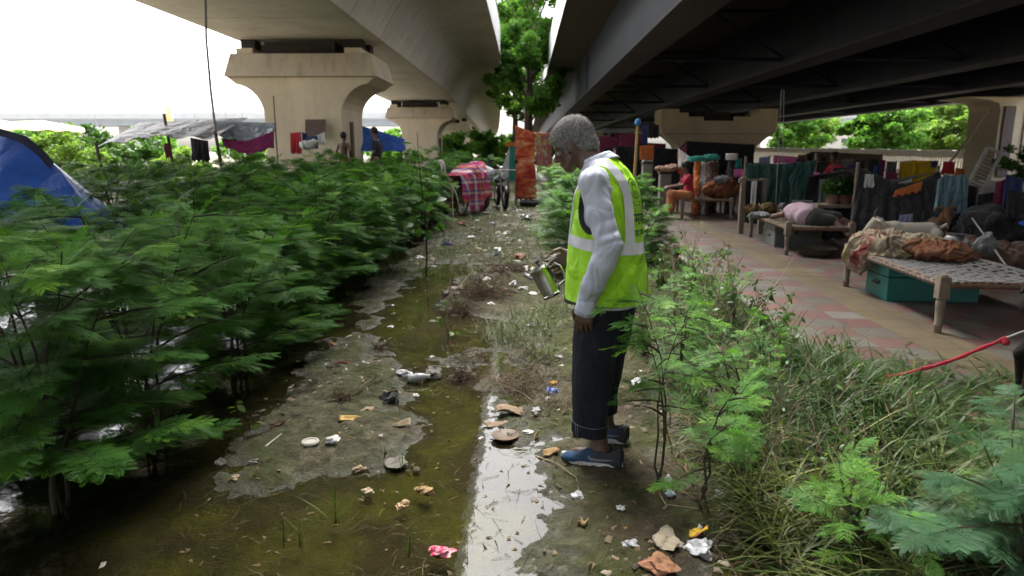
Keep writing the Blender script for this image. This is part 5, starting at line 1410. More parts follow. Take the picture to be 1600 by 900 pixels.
goat('brown goat facing out of the dark beside the white goat', (5.36, 8.95, PZ), R(-110), GB, R(12), R(52), .92)
GK = goat_mat('black_goat_coat', [(.4, (.012, .010, .009)), (.7, (.035, .026, .020))], 4)
goat('black goat at the right edge stretching back a hind leg', (3.36, 3.98, PZ), R(8), GK, 0, R(40), 1.12, hind=(.16, .03))
# tether: red cloth rope from a pegged branch to the goat, grey cord at the end
k0 = G(1384, 590, .10); k1 = W(1572, 528, 3.95)
t = thing('tether_rope', 'red cloth rope stretched low over the paving to the goat', 'rope', k0)
M_rr = fabric('red_rope_cloth', (.27, .014, .028)); m = MB(); rs = random.Random(4)
m.tube([(k1-k0)*u+V((0, 0, -.03*math.sin(math.pi*u)+rs.uniform(-.003, .003))) for u in np.linspace(0, 1, 22)], [.011+.003*math.sin(i*1.9) for i in range(22)], 7)
m.build('rope', M_rr, t, True)
for i, (dx, dz, s) in enumerate(((0, -.03, .028), (.022, -.055, .024), (-.015, -.07, .022))):
    m = MB(); m.tube([(dx+math.cos(a)*s*.55, .01*math.sin(a*2), dz+math.sin(a)*s*1.5) for a in np.linspace(0, 6.28, 14)], .008, 6, cap=False); m.build('knot_loop', M_rr, t, True)
m = MB(); m.lathe(k1-k0+V((0, 0, -.015)), [(.012, -.03), (.026, -.02), (.024, 0), (.010, .018)], 10); m.build('knot', M_rr, t, True)
m = MB(); m.tube([k1-k0, k1-k0+V((.07, .0, .03)), V((3.36-.27, 3.98, .50))-k0], .006, 6); m.build('cord', plain('grey_cord', (.30, .29, .27), .9), t)
m = MB(); m.tube([V((-.38, .10, -.03)), V((-.15, .05, -.005)), V((0, 0, .0)), V((.12, .05, .01))], [.010, .009, .008, .005], 6)
tag(link('pegged_branch', m.mesh('pegged_branch', M_stem, True), None, None, k0), 'brown branch on the grass with the red rope knotted to it', 'branch')

# ---------------- screens, tents and laundry
M_green = fabric('green_tarp_cloth', (.006, .030, .024), cs=4, cd=.10, var=.25); M_black = fabric('black_cloth', (.013, .013, .014), cs=4, cd=.10, var=.3); M_char = fabric('charcoal_cloth', (.028, .029, .030), cs=4, cd=.10, var=.3)
M_lblue = fabric('pale_blue_shirt', (.13, .215, .26), cs=4, cd=.10, var=.12); M_lilac = fabric('lilac_cloth', (.24, .24, .38)); M_yell = fabric('yellow_cloth', (.58, .36, .015), .15)
M_pink = fabric('pink_cloth', (.55, .13, .33)); M_red = fabric('red_cloth', (.40, .03, .045)); M_white = fabric('white_cloth', (.55, .54, .52), cs=4, cd=.10, stains=.3); M_grey = fabric('grey_cloth', (.16, .16, .165), cs=4, cd=.10)
M_brown = fabric('brown_cloth', (.11, .065, .045), cs=4, cd=.10); M_orng = fabric('orange_cloth', (.42, .12, .035)); M_nblue = fabric('navy_cloth', (.03, .045, .13)); M_tealc = fabric('teal_cloth', (.03, .20, .16)); M_maroon = fabric('maroon_cloth', (.17, .03, .07))
# green screen on two poles
t = thing('cloth_screen', 'dark green tarp screen strung between poles behind the cots', 'screen', (0, 0, 0))
a, b = W(1166, 254, 13.4), W(1276, 250, 12.6)
cloth('tarp', [a, (a+b)/2+V((0, 0, -.05)), b], [(a.x+.05, a.y, PZ+.08), ((a+b)/2).to_tuple()[:2]+(PZ+.02,), (b.x-.14, b.y, PZ+.05)], M_green, t, 5, .05, 3, 40, 16)
for p in (a, b):
    m = MB(); m.tube([(p.x, p.y+.03, 0), (p.x, p.y+.03, p.z+.12)], .028, 7); m.build('pole', M_wood, t, True)
# wooden clothes stand with dark clothes
t = thing('wooden_stand', 'upright wooden frame hung with dark clothes beside the middle cot', 'stand', (0, 0, 0))
pa, pb = W(1162, 280, 12.3), W(1193, 282, 12.3)
for p in (pa, pb):
    m = MB(); m.box((p.x, p.y, p.z/2+.02), (.09, .09, p.z+.04)); m.build('post', M_wood, t, bevel=.008)
m = MB(); m.box(((pa+pb)/2+V((0, 0, -.02))), (pb.x-pa.x+.16, .06, .07)); m.build('rail', M_wood, t, bevel=.006)
hang(1166, 282, 1178, 282, 325, 12.2, M_black, 'black garment hanging on the wooden frame left of a white one', seed=1, nf=3, nu=14)
hang(1175, 283, 1183, 283, 330, 12.15, M_white, 'narrow white garment hanging on the wooden frame', seed=2, nf=2, nu=12)
hang(1182, 282, 1191, 282, 318, 12.2, M_char, 'short charcoal garment at the right of the wooden frame', seed=3, nf=2, nu=12)
# dark ridge tent
t = thing('cloth_tent', 'low ragged tent of black and charcoal cloth behind the goats', 'tent', (0, 0, 0))
A, B_, C_ = W(1343, 262, 10.0), W(1398, 287, 10.0), W(1468, 268, 9.9)
cloth('front_sheet', [A, A.lerp(B_, .5)+V((0, 0, .02)), B_, B_.lerp(C_, .5)+V((0, 0, -.06)), C_], [(A.x-.25, A.y-.35, PZ+.04), (B_.x, B_.y-.5, PZ+.18), (C_.x+.25, C_.y-.4, PZ+.08)], M_char, t, 7, .05, 5, 56, 22, ragged=.03)
cloth('roof_sheet', [A, B_+V((0, .05, .0)), C_], [A+V((-.1, 1.5, -.15)), B_+V((0, 1.5, -.1)), C_+V((.1, 1.5, -.2))], M_black, t, 4, .04, 6)
cloth('back_sheet', [A+V((-.1, 1.5, -.15)), C_+V((.1, 1.5, -.2))], [(A.x-.2, A.y+1.6, PZ), (C_.x+.2, C_.y+1.6, PZ)], M_black, t, 5, .05, 7)
for p in (A, C_):
    m = MB(); m.tube([(p.x, p.y+.05, 0), (p.x, p.y+.05, p.z+.08)], .026, 7); m.build('pole', M_wood, t, True)
o1 = W(1400, 297, 9.78); o2 = W(1442, 283, 9.78)
cloth('orange_border', [o1+V((0, 0, .0)), o2], [o1+V((-.05, -.02, -.10)), o2+V((-.02, -.02, -.14))], M_orng, t, 3, .015, 8, 16, 6)
def garment(px0, py0, px1, pyb, Y, mat, label, sleeves=True, seed=0, name='hung_shirt'):
    """a shirt pegged by the shoulders: body, two sleeves, placket"""
    a, b = W(px0, py0, Y), W(px1, py0, Y); w_ = (b-a).length; h_ = a.z-W(px0, pyb, Y).z
    t = thing(name, label, 'shirt', ((a+b)/2))
    cloth('shirt_body', [(-w_*.30, 0, 0), (-w_*.1, 0, -.02), (w_*.1, 0, -.02), (w_*.30, 0, 0)], [(-w_*.36, 0, -h_*.72), (w_*.40, 0, -h_*.78)], mat, t, 3, .03, seed, 24, 14)
    if sleeves:
        for s in (-1, 1):
            cloth('sleeve', [(s*w_*.28, -.01, -.005), (s*w_*.46, -.01, -.08)], [(s*w_*.36, -.05, -h_*.82), (s*w_*.50, -.05, -h_*.88 if s > 0 else -h_*.7)], mat, t, 2, .02, seed+s+5, 10, 14)
    return t
garment(1464, 272, 1516, 352, 9.2, M_lblue, 'pale blue shirt hanging over the right end of the dark tent', seed=9)
# clothes lines and drying things farther back, each one its own
L_ = [(1281, 280, 1296, 281, 322, 11.0, M_grey, 'grey twisted towel hanging beside the sleeping person'), (1293, 296, 1309, 297, 342, 10.9, M_lilac, 'pale lilac cloth hanging left of the dark potted greenery'),
      (1209, 242, 1245, 245, 255, 17.0, M_pink, 'bright pink cloth lying over the line above the green screen'), (1247, 242, 1262, 242, 254, 17.0, M_brown, 'brown cloth over the line right of the pink one'),
      (1406, 252, 1432, 250, 280, 14.0, M_yell, 'yellow sheet hanging at the left of the yellow pair'), (1428, 251, 1466, 251, 287, 13.6, M_yell, 'broad yellow sheet hanging at the right of the yellow pair'),
      (1455, 251, 1466, 251, 261, 13.4, M_nblue, 'small navy cloth pegged over the yellow sheet'), (1474, 252, 1492, 253, 272, 13.2, M_red, 'red cloth hanging before the leaning louvre'),
      (1272, 268, 1281, 270, 292, 12.0, M_pink, 'pale pink garment hanging at the pole of the green screen'), (1316, 248, 1334, 247, 266, 18, M_grey, 'grey patterned cloth drying on the cream railing'),
      (1283, 246, 1290, 246, 256, 18, M_black, 'small black cloth drying on the line before the railing'), (1290, 246, 1296, 246, 262, 18, M_brown, 'narrow brown cloth drying on the line before the railing'), (1297, 246, 1301, 246, 257, 18, M_red, 'narrow red cloth drying on the line before the railing'),
      (1357, 249, 1374, 249, 280, 15, M_char, 'dark jacket hanging left of the yellow sheets'), (1374, 250, 1384, 250, 276, 15, M_maroon, 'dark maroon cloth hanging just left of the yellow sheets'), (1338, 250, 1352, 251, 288, 13, M_black, 'black garment on the tent pole top'),
      (1352, 272, 1366, 273, 292, 9.8, M_white, 'dull white cloth bundle draped at the left end of tent'), (1406, 336, 1428, 334, 356, 9.35, M_lilac, 'lilac blue cloth showing below the dark tent'),
      (1470, 300, 1494, 300, 372, 9.4, M_black, 'black cloth hanging under the pale blue shirt'), (1572, 272, 1598, 280, 330, 8.6, M_nblue, 'dark blue garment hanging at right edge over the blue tub'), (1556, 285, 1575, 278, 336, 8.7, M_maroon, 'dark maroon garment hanging left of the dark blue one'),
      (1530, 342, 1560, 340, 362, 8.7, M_maroon, 'faded rose cloth hanging low on the grey rope'),
      (1302, 262, 1326, 262, 300, 12.6, M_char, 'charcoal jacket hanging right of the green screen'), (1326, 258, 1344, 260, 296, 13.0, M_nblue, 'navy cloth hanging just left of the dark tent pole'), (1500, 286, 1528, 292, 345, 9.9, M_black, 'black cloth hanging between pale blue shirt and louvre foot'),
      (1528, 304, 1556, 300, 346, 9.4, M_char, 'charcoal cloth over the dark heap below the louvre'), (1590, 300, 1625, 296, 360, 8.9, M_black, 'black sheet at the very right edge above the blue table'), (1262, 256, 1274, 258, 300, 13.6, M_brown, 'brown cloth folded over the green screen corner'),
      (1384, 268, 1404, 270, 292, 12.5, M_maroon, 'dull maroon cloth behind the dark tent ridge'), (1440, 288, 1466, 290, 330, 10.6, M_brown, 'brown cloth hanging behind the pale blue shirt'), (1186, 246, 1204, 244, 268, 17.5, M_lilac, 'pale lilac cloth hanging at the left end of the long line'),
      (1310, 270, 1322, 270, 296, 12.0, M_tealc, 'small teal cloth hanging over the potted greenery'), (1386, 252, 1402, 252, 276, 14.6, M_grey, 'grey shirt hanging close left of the yellow sheets'), (1366, 258, 1376, 258, 284, 12.8, M_nblue, 'narrow navy cloth behind the left slope of the dark tent'),
      (1494, 262, 1508, 264, 284, 12.4, M_orng, 'rust cloth hanging right of the red cloth'), (1534, 318, 1552, 316, 352, 8.9, M_brown, 'brown cloth slung over the far right heap'), (1560, 340, 1590, 338, 372, 8.3, M_black, 'black cloth hanging just above the blue table'), (1576, 296, 1596, 300, 338, 8.2, M_char, 'charcoal garment in front of the dark blue one'),
      (943, 236, 950, 236, 262, 24, M_nblue, 'dark blue cloth in shade above the man\'s collar'), (958, 232, 968, 232, 258, 26, M_white, 'pale cloth in deep shade right of the man\'s collar'), (972, 236, 982, 236, 262, 25, M_brown, 'brown cloth in deep shade left of the yellow pole'),
      (1003, 196, 1013, 198, 226, 22, M_nblue, 'blue cloth tied high beside the tan pier'), (1014, 190, 1030, 196, 216, 22, M_black, 'black cloth hanging against the tan pier edge'), (1000, 228, 1022, 226, 250, 20, M_orng, 'rusty orange cloth slung below the tan pier edge')]
for i, q in enumerate(L_):
    px0, py0, px1, py1, pyb, Y, mt, lab = q
    hang(px0, py0, px1, py1, pyb, Y, mt, lab, seed=20+i, nf=2+i % 3, nu=18, nv=12, amp=.03)
def line_between(p, q, label, sag=.08, r=.004, name='clothes_line', cat='line', mat=None):
    m = MB(); p = V(p); q = V(q); m.tube([p.lerp(q, u)-p+V((0, 0, -sag*math.sin(math.pi*u))) for u in np.linspace(0, 1, 14)], r, 5)
    return tag(link(name, m.mesh(name, mat or plain('grey_cord', (.30, .29, .27), .9), True), None, None, p), label, cat)
line_between(W(1200, 243, 17), W(1345, 250, 17.2), 'thin clothes line running above the green screen')
line_between(W(1400, 251, 13.9), W(1500, 252, 13.2), 'clothes line bearing the yellow sheets')
line_between(W(1272, 246, 18), W(1345, 247, 18), 'thin clothes line of small garments before the cream railing')
line_between(W(1517, 338, 8.6), W(1588, 437, 6.6), 'pale rope slanting down from the dark heap to the cot', .0, .010, 'guy_rope', 'rope')
line_between(W(1546, 168, 36), W(1462, 282, 14), 'long guy rope from the beige column down to the tent', .1, .03, 'guy_rope', 'rope', plain('guy_brown', (.30, .23, .18), .9))
line_between(W(1221, 140, 13), W(1212, 322, 13), 'thin cord hanging from the girder before the green screen', 0, .007, 'hanging_rope', 'rope')
line_between(W(1225, 140, 13.1), W(1222, 322, 13.1), 'second thin cord hanging from the girder right of the first', 0, .007, 'hanging_rope', 'rope')
# leaning louvred panel
t = thing('louvre_panel', 'pale louvred frame leaning at a slant by the beige column', 'panel', W(1516, 300, 10.8)-V((0, 0, .1)), 0)
t.rotation_euler = (R(-12), R(24), R(-12)); Ml = plain('louvre_paint', (.42, .41, .38), .7, .15, 6, dirt=.3)
m = MB()
for x in (-.11, .11): m.box((x, 0, .40), (.045, .04, .85))
for z in (-.0, .82): m.box((0, 0, z), (.18, .04, .045))
m.build('frame', Ml, t, bevel=.004)
m = MB()
for k in range(13): m.box((0, 0, .06+k*.058), (.175, .03, .008), Matrix.Rotation(R(35), 3, 'X'))
m.build('slat_row', plain('louvre_slat', (.20, .19, .18), .7), t)
# heap of household things on the right: dark covered cart, pots, sacks, blue tub
def lump(name, label, cat, c, parts, mat, h=.02, warp=None, box=.8):
    S = Solid((-box, -box, -.05), (box, box, box*1.3), h)
    for q, r in parts: S.ell(q, r, .06, None, warp or wv2)
    return tag(link(name, S.mesh(name, mat, 1), None, None, c), label, cat)
lump('covered_heap', 'large dark heap of bedding under black cloth at far right', 'heap', (6.2, 8.7, PZ), [((0, 0, .35), (.75, .5, .45)), ((.35, .1, .6), (.4, .4, .35)), ((-.4, -.1, .5), (.35, .35, .3))], M_black, .022, lambda X, Y, Z: .05*np.abs(np.sin(X*7+2*np.sin(Z*6)+Y*3))+.025*np.sin(X*19+Z*9)*np.sin(Y*11+Z*13)-.03)
lump('covered_heap', 'dark brown heap of sacks low behind the near cot', 'heap', (5.35, 7.75, PZ), [((0, 0, .2), (.45, .28, .25)), ((.35, .05, .22), (.3, .25, .22)), ((-.3, .1, .3), (.22, .2, .2))], M_brown, .018)
lump('sack', 'pale round sack in the clutter behind the near cot', 'sack', (5.05, 7.55, PZ+.33), [((0, 0, .10), (.14, .12, .12)), ((.02, 0, .22), (.05, .05, .05))], M_grey, .012, box=.35)
for x_, y_, sz_, mt_, lab_ in ((5.55, 6.95, .26, M_brown, 'brown sack on the ground beyond the near cot foot'), (5.75, 7.25, .22, M_char, 'charcoal sack beside the blue topped table'), (5.1, 8.25, .24, M_nblue, 'navy bundle on the ground between goat and heap'), (6.7, 7.6, .34, M_black, 'black bundle on the paving right of the blue table'), (5.0, 9.4, .28, M_maroon, 'dull maroon bundle at the foot of the dark tent')):
    lump('bundle', lab_, 'bundle', (x_, y_, PZ), [((0, 0, sz_*.6), (sz_, sz_*.8, sz_*.7)), ((sz_*.4, 0, sz_*1.0), (sz_*.6, sz_*.5, sz_*.5))], mt_, .016, box=.7)
m = MB(); m.lathe((0, 0, 0), [(.05, 0), (.10, .02), (.115, .08), (.10, .13), (.085, .15), (.10, .165), (.0, .165)], 22)
tag(link('metal_pot', m.mesh('metal_pot', plain('dull_aluminium', (.22, .22, .215), .38, .2, 9, .8), True), None, None, W(1491, 389, 7.35)), 'round dull metal pot behind the patterned quilt', 'pot')
t = thing('round_table', 'round blue topped table at right edge in shade', 'table', (5.95, 7.7, PZ))
m = MB(); m.lathe((0, 0, .62), [(.36, 0), (.38, .015), (.38, .035), (.36, .05), (0, .05)], 30); m.build('table_top', plain('blue_plastic', (.018, .07, .30), .35, .1, 6), t, True)
for k in range(4):
    a_ = k*1.57+.6; m = MB(); m.tube([(.25*math.cos(a_), .25*math.sin(a_), .62), (.32*math.cos(a_), .32*math.sin(a_), 0)], .014, 7); m.build('leg', plain('grey_tube', (.2, .2, .2), .4, .1, 5, .7), t)
# dark greenery in tubs on a bench
t = thing('bench', 'rough wooden bench under dark greenery between the cots', 'bench', W(1318, 318, 10.7)-V((0, 0, .0)))
hh = t.location.z
m = MB(); m.box((0, 0, -.03), (.95, .4, .05)); m.build('seat', M_wood, t, bevel=.006)
for sx in (-.4, .4):
    m = MB(); m.box((sx, 0, -.055-(hh-PZ-.055)/2), (.07, .34, hh-PZ-.055)); m.build('leg', M_wood, t, bevel=.005)
for k, (px, lab) in enumerate(((1301, 'dark bushy pot plant at left on the rough bench'), (1318, 'dark bushy pot plant in the middle of the rough bench'), (1334, 'dark bushy pot plant at right on the rough bench'))):
    p = W(px, 316, 10.7); rs = random.Random(k)
    v, q, tn = leaf_cards(rs, [(0, 0, .18), (.08, .02, .25), (-.09, 0, .24), (0, .06, .32)], [.14, .13, .13, .12], 110, .035)
    t2 = thing('pot_plant', lab, 'plant', (p.x, 10.7, hh-.005)); link('foliage', np_mesh('foliage', v, q, M_broad, tn*.6), None, t2)
    m = MB(); m.lathe((0, 0, 0), [(.07, 0), (.10, .13), (.105, .14), (.09, .14), (.0, .12)], 16); m.build('pot', plain('clay_pot', (.16, .08, .05), .8), t2, True)
# bedding heaped on the cots behind
lump('bundle', 'orange brown bundle propped on the end on cot', 'bundle', tuple(W(1126, 300, 15.2)[:2])+(PZ+.46,), [((0, 0, .18), (.40, .20, .22)), ((.1, 0, .30), (.22, .15, .14))], patterned('rust_bundle', [(.10, .04, .02), (.17, .055, .025), (.2, .09, .05)], 6), .018, box=.6)
lump('bundle', 'mottled grey cloth lying over the orange brown bundle', 'bundle', tuple(W(1128, 285, 15.1)[:2])+(PZ+.80,), [((0, 0, .05), (.17, .14, .10))], M_grey, .014, box=.3)
lump('bundle', 'yellow brown bundles in a row on the middle cot', 'bundle', (3.98, 11.45, PZ+.43), [((-.2, 0, .06), (.14, .12, .10)), ((.05, .05, .07), (.15, .12, .11)), ((.28, 0, .05), (.12, .11, .09))], patterned('ochre_bundle', [(.03, .022, .013), (.09, .06, .022), (.12, .08, .03)], 9), .014, box=.55)
lump('rag', 'pale grey rag lying on the left rail of the middle cot', 'rag', (3.82, 11.25, PZ+.42), [((0, 0, .02), (.13, .30, .045)), ((-.08, .1, -.03), (.07, .2, .07))], M_grey, .012, box=.45)
m = MB(); m.lathe((0, 0, 0), [(.0, 0), (.13, .01), (.16, .10), (.155, .22), (.165, .23), (.0, .235)], 22)
tag(link('metal_pot', m.mesh('metal_pot', plain('dull_aluminium', (.22, .22, .215), .38, .2, 9, .8), True), None, None, tuple(W(1252, 335, 11.3)[:2])+(PZ+.43,)), 'dark round metal pot standing behind the sleeping person', 'pot')
cloth('hung_cloth', [W(1060, 232, 16.6), W(1078, 245, 16.4), W(1105, 243, 16.2)], [W(1060, 262, 16.6), W(1078, 254, 16.4), W(1105, 250, 16.2)], M_white, seed=61, nf=2, amp=.02, label='white sheet swagged from the tan pier over the person in red', cat='cloth')
cloth('hung_cloth', [W(1058, 236, 16.8), W(1074, 250, 16.8)], [W(1060, 272, 16.8), W(1070, 270, 16.8)], M_orng, seed=62, nf=2, amp=.02, label='rust cloth hanging behind the person in red', cat='cloth')
lump('bundle', 'teal rolled cloth lying across the stacked household things', 'bundle', W(1100, 250, 15.9), [((-.18, 0, 0), (.22, .09, .08)), ((.12, 0, .05), (.26, .09, .08))], M_tealc, .016, box=.55)
for px0, px1, pt, pb, Y, mt, lab in ((1083, 1094, 251, 292, 16.1, M_orng, 'ochre sack standing below the teal roll'), (1095, 1102, 252, 280, 16.1, M_white, 'narrow pale sack beside the ochre sack'), (1102, 1124, 252, 300, 16.6, M_brown, 'dark crate stack behind the orange brown bundle'), (1134, 1152, 250, 300, 16.2, M_char, 'dark clothes pile below the white drum')):
    a, b = W(px0, pb, Y), W(px1, pt, Y); cx = (a.x+b.x)/2
    S = Solid((-.35, -.3, -.02), (.35, .3, b.z-PZ+.1), .02); hw = (b.x-a.x)/2; S.loft([(0, 0, 0, hw, .18), (b.z-PZ, 0, 0, hw*.85, .15)], .02, p=3.0, warp=wv2)
    tag(link('filled_sack', S.mesh('filled_sack', mt, 1), None, None, (cx, Y, PZ)), lab, 'sack')
p = W(1143, 250, 16.0)
m = MB(); m.lathe((0, 0, 0), [(.12, 0), (.135, .02), (.135, .12), (.14, .13), (.125, .145), (0, .15)], 20)
tag(link('plastic_drum', m.mesh('plastic_drum', plain('white_plastic', (.55, .53, .48), .5, .1, 4, dirt=.3), True), None, None, p), 'short white plastic drum on the dark clothes pile', 'drum')
hang(1150, 246, 1160, 248, 262, 16, M_tealc, 'pale green cloth beside the white drum', seed=70, nf=2, nu=12); hang(1147, 264, 1162, 264, 276, 15.6, M_pink, 'pink garment below the white drum', seed=71, nf=2, nu=12)
# stone posts and yellow pole by the weeds
M_post = plain('grey_stone_post', (.19, .175, .155), .9, .25, 6, bump=.01, dirt=.3)
for px, pt, Y, w_, lab in ((1010, 247, 17.5, .26, 'taller grey stone post beside the tan pier'), (1038, 262, 16.8, .28, 'shorter grey stone post left of the person in red')):
    p = W(px, 300, Y); zt_ = W(px, pt, Y).z; t = thing('stone_post', lab, 'post', (p.x, Y, 0))
    m = MB(); m.box((0, 0, zt_/2-.05), (w_, w_, zt_+.0), top=.94); m.build('shaft', M_post, t, bevel=.015)
    m = MB(); m.box((0, 0, zt_-.12), (w_*1.06, w_*1.06, .05)); m.build('band', M_char, t)
for px, pt, Y, lab in ((1040, 264, 16.6, 'rag heap in cream and red lying on the shorter stone post'),):
    p = W(px, pt+2, Y); lump('rag_heap', lab, 'rags', p, [((0, 0, .03), (.26, .16, .08)), ((.15, 0, .06), (.14, .12, .08))], patterned('cream_red_rags', [(.34, .05, .04), (.36, .28, .2), (.12, .06, .04)], 9), .016, box=.4)
p0, p1 = W(990, 305, 13.5), W(997, 190, 13.5)
t = thing('yellow_pole', 'yellow bamboo pole leaning upright before the dark camp', 'pole', p0)
m = MB(); m.tube([V((0, 0, -p0.z)), V((0, 0, 0)), p1-p0], [.034, .034, .028], 9); m.build('shaft', M_tan, t, True)
m = MB(); m.lathe(p1-p0+V((0, 0, -.03)), [(.03, -.05), (.07, -.02), (.06, .05), (.02, .09)], 10); m.build('blue_tie', fabric('blue_rag', (.03, .13, .30)), t, True)
# shadowy sheds and bundles far back under the deck
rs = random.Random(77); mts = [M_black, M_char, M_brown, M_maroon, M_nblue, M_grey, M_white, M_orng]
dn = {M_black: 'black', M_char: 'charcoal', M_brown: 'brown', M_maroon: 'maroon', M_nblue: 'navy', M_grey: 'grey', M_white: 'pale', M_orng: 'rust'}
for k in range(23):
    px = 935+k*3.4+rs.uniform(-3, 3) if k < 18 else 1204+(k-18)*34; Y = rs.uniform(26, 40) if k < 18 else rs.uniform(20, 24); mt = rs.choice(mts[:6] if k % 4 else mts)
    a = W(px, rs.uniform(206, 238) if k < 18 else rs.uniform(252, 262), Y); w_ = rs.uniform(.4, .9)
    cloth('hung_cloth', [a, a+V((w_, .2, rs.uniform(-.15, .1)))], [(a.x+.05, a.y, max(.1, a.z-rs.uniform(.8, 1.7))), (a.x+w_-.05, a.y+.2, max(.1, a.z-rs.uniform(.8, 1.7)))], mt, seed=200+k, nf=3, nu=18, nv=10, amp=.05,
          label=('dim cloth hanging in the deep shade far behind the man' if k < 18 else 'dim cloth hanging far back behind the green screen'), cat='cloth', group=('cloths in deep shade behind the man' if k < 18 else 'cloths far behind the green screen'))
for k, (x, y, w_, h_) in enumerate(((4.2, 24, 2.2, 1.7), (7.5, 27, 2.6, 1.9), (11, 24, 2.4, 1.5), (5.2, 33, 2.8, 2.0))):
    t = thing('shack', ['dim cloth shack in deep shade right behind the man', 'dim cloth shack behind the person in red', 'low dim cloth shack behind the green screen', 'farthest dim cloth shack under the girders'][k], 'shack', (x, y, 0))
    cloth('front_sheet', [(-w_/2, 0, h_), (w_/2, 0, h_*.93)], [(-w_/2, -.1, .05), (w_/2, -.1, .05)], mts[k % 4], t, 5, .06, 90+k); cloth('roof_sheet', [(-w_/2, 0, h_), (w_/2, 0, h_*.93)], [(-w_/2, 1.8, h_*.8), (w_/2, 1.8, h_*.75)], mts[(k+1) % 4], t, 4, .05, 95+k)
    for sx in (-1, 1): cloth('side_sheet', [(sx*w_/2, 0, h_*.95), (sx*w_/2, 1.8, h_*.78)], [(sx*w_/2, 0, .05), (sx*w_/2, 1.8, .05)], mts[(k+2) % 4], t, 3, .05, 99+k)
# ================================================================ tents and people's things on the left, and down the path
M_tarpb = NT('blue_tarp'); o = M_tarpb.obj(); cb_ = M_tarpb.ramp(M_tarpb.noise(o, 2.5, 4), [(.3, (.010, .058, .30)), (.7, (.024, .115, .48))])
b_ = M_tarpb.bsdf(cb_, .38, 0, .5, M_tarpb.noise(o, 3.5, 5, .6, 1.2), .03, .8); creases(M_tarpb, b_, o, 1.3, .10, (1, .6, .45)); M_tarpb = M_tarpb.done(b_)
M_tarpg = fabric('grey_tarp', (.20, .195, .20), .15, rough=.5, stains=.4, cs=2.2, cd=.22, stretch=(1, 1, 1)); M_tarpy = plain('yellow_tarp', (.30, .15, .004), .5, .12, 2, bump=.02)
M_tarps = fabric('blue_grey_tarp', (.20, .24, .29), .15, rough=.5, stains=.3, cs=2.2, cd=.2, stretch=(1, 1, 1)); M_tarpm = patterned('maroon_tarp_print', [(.16, .02, .08), (.27, .04, .14), (.22, .03, .09)], 3)
# blue tarp shelter: a heap-like hump with a fold opening
def ridge(px, py, Y): return W(px, py, Y)
t = thing('tarp_tent', 'shiny blue tarp tent bulging at the left edge over the hedge', 'tent', (0, 0, 0))
top = [ridge(-150, 182, 7.6), ridge(-60, 196, 7.5), ridge(10, 206, 7.4), ridge(52, 228, 7.3), ridge(88, 262, 7.2), ridge(116, 300, 7.1), ridge(128, 330, 7.1)]
bot = [V((p.x-.1, p.y-1.0, .2+.05*i)) for i, p in enumerate(top)]; bot[-1] = top[-1]+V((.1, -.4, -.5)); bot[-2] = top[-2]+V((.05, -.6, -.6))
cloth('front_sheet', top, bot, M_tarpb, t, 3, .12, 12, 70, 40, belly=.25)
bk = [p+V((.0, 1.6, -1.0)) for p in top]
cloth('back_sheet', top, bk, M_tarpb, t, 3, .04, 13, 50, 16)
nv_ = [ridge(-80, 190, 7.1), ridge(-5, 199, 7.05), ridge(42, 213, 7.0), ridge(70, 237, 7.0), ridge(84, 254, 7.0)]
cloth('dark_cover', nv_, [p+V((-.05, .0, -.07)) for p in nv_], fabric('navy_cover', (.02, .024, .05)), t, 2, .01, 14, 40, 8, ragged=.006)
m = MB(); m.tube([(top[2].x, 7.5, 0), (top[2].x, 7.5, top[2].z-.03)], .025, 7); m.build('pole', M_wood, t)
# grey canopy on poles
t = thing('tarp_canopy', 'crumpled grey tarp canopy on poles behind the hedge', 'canopy', (0, 0, 0))
a, b, c = W(146, 197, 13.5), W(262, 190, 13.8), W(338, 186, 14)
cloth('sheet', [a+V((.0, 1.6, .12)), b+V((0, 1.6, .12)), c+V((0, 1.6, .1))], [W(150, 228, 12.6), W(200, 220, 12.7), W(235, 213, 12.7), W(290, 215, 12.8), W(336, 216, 12.9)], M_tarpg, t, 3, .028, 21, 60, 18, ragged=.03)
for px, pt, pb in ((149, 222, 300), (336, 205, 290), (256, 178, 260)):
    p = W(px, pt, 12.6 if px != 256 else 14.6); m = MB(); m.tube([(p.x+.18, p.y, 0), (p.x, p.y, p.z)], .030, 7); m.build('pole', M_bark, t, True)
t = thing('tarp_canopy', 'blue grey tarp canopy with a maroon printed flap beside the pier', 'canopy', (0, 0, 0))
a, c = W(332, 189, 14.4), W(432, 192, 15.5)
cloth('sheet', [a, c], [W(338, 212, 13.6), W(385, 222, 13.8), W(428, 207, 14.2)], M_tarps, t, 3, .04, 22, 40, 12)
cloth('printed_flap', [W(345, 216, 13.7), W(386, 220, 13.75), W(428, 204, 14.1)], [W(350, 228, 13.6), W(388, 243, 13.6), W(428, 230, 14.0)], M_tarpm, t, 3, .03, 23, 30, 10)
p = W(430, 195, 14.6); m = MB(); m.tube([(p.x, p.y, 0), (p.x, p.y, W(430, 150, 14.6).z)], .014, 7); m.build('pole', M_wood, t)
cloth('yellow_tarp', [W(-30, 182, 22), W(15, 190, 22), W(66, 188, 22), W(132, 200, 22)], [W(-30, 202, 20), W(30, 203, 20), W(85, 204, 20), W(132, 206, 20)], M_tarpy, nf=3, amp=.06, seed=24, label='bright yellow tarp roof behind the blue tent', cat='tarp')
hang(297, 215, 325, 220, 252, 12.4, M_black, 'black clothes hanging below the grey canopy', seed=31, nf=3); hang(256, 224, 264, 224, 246, 13, M_maroon, 'narrow dark pink cloth hanging left under the grey canopy', seed=32, nf=2)
lump('covered_heap', 'pale grey covered heap below the black clothes', 'heap', tuple(W(325, 262, 11.8)[:2])+(.45,), [((0, 0, .3), (.5, .3, .3)), ((-.2, 0, .42), (.25, .2, .18))], M_tarpg, .02)
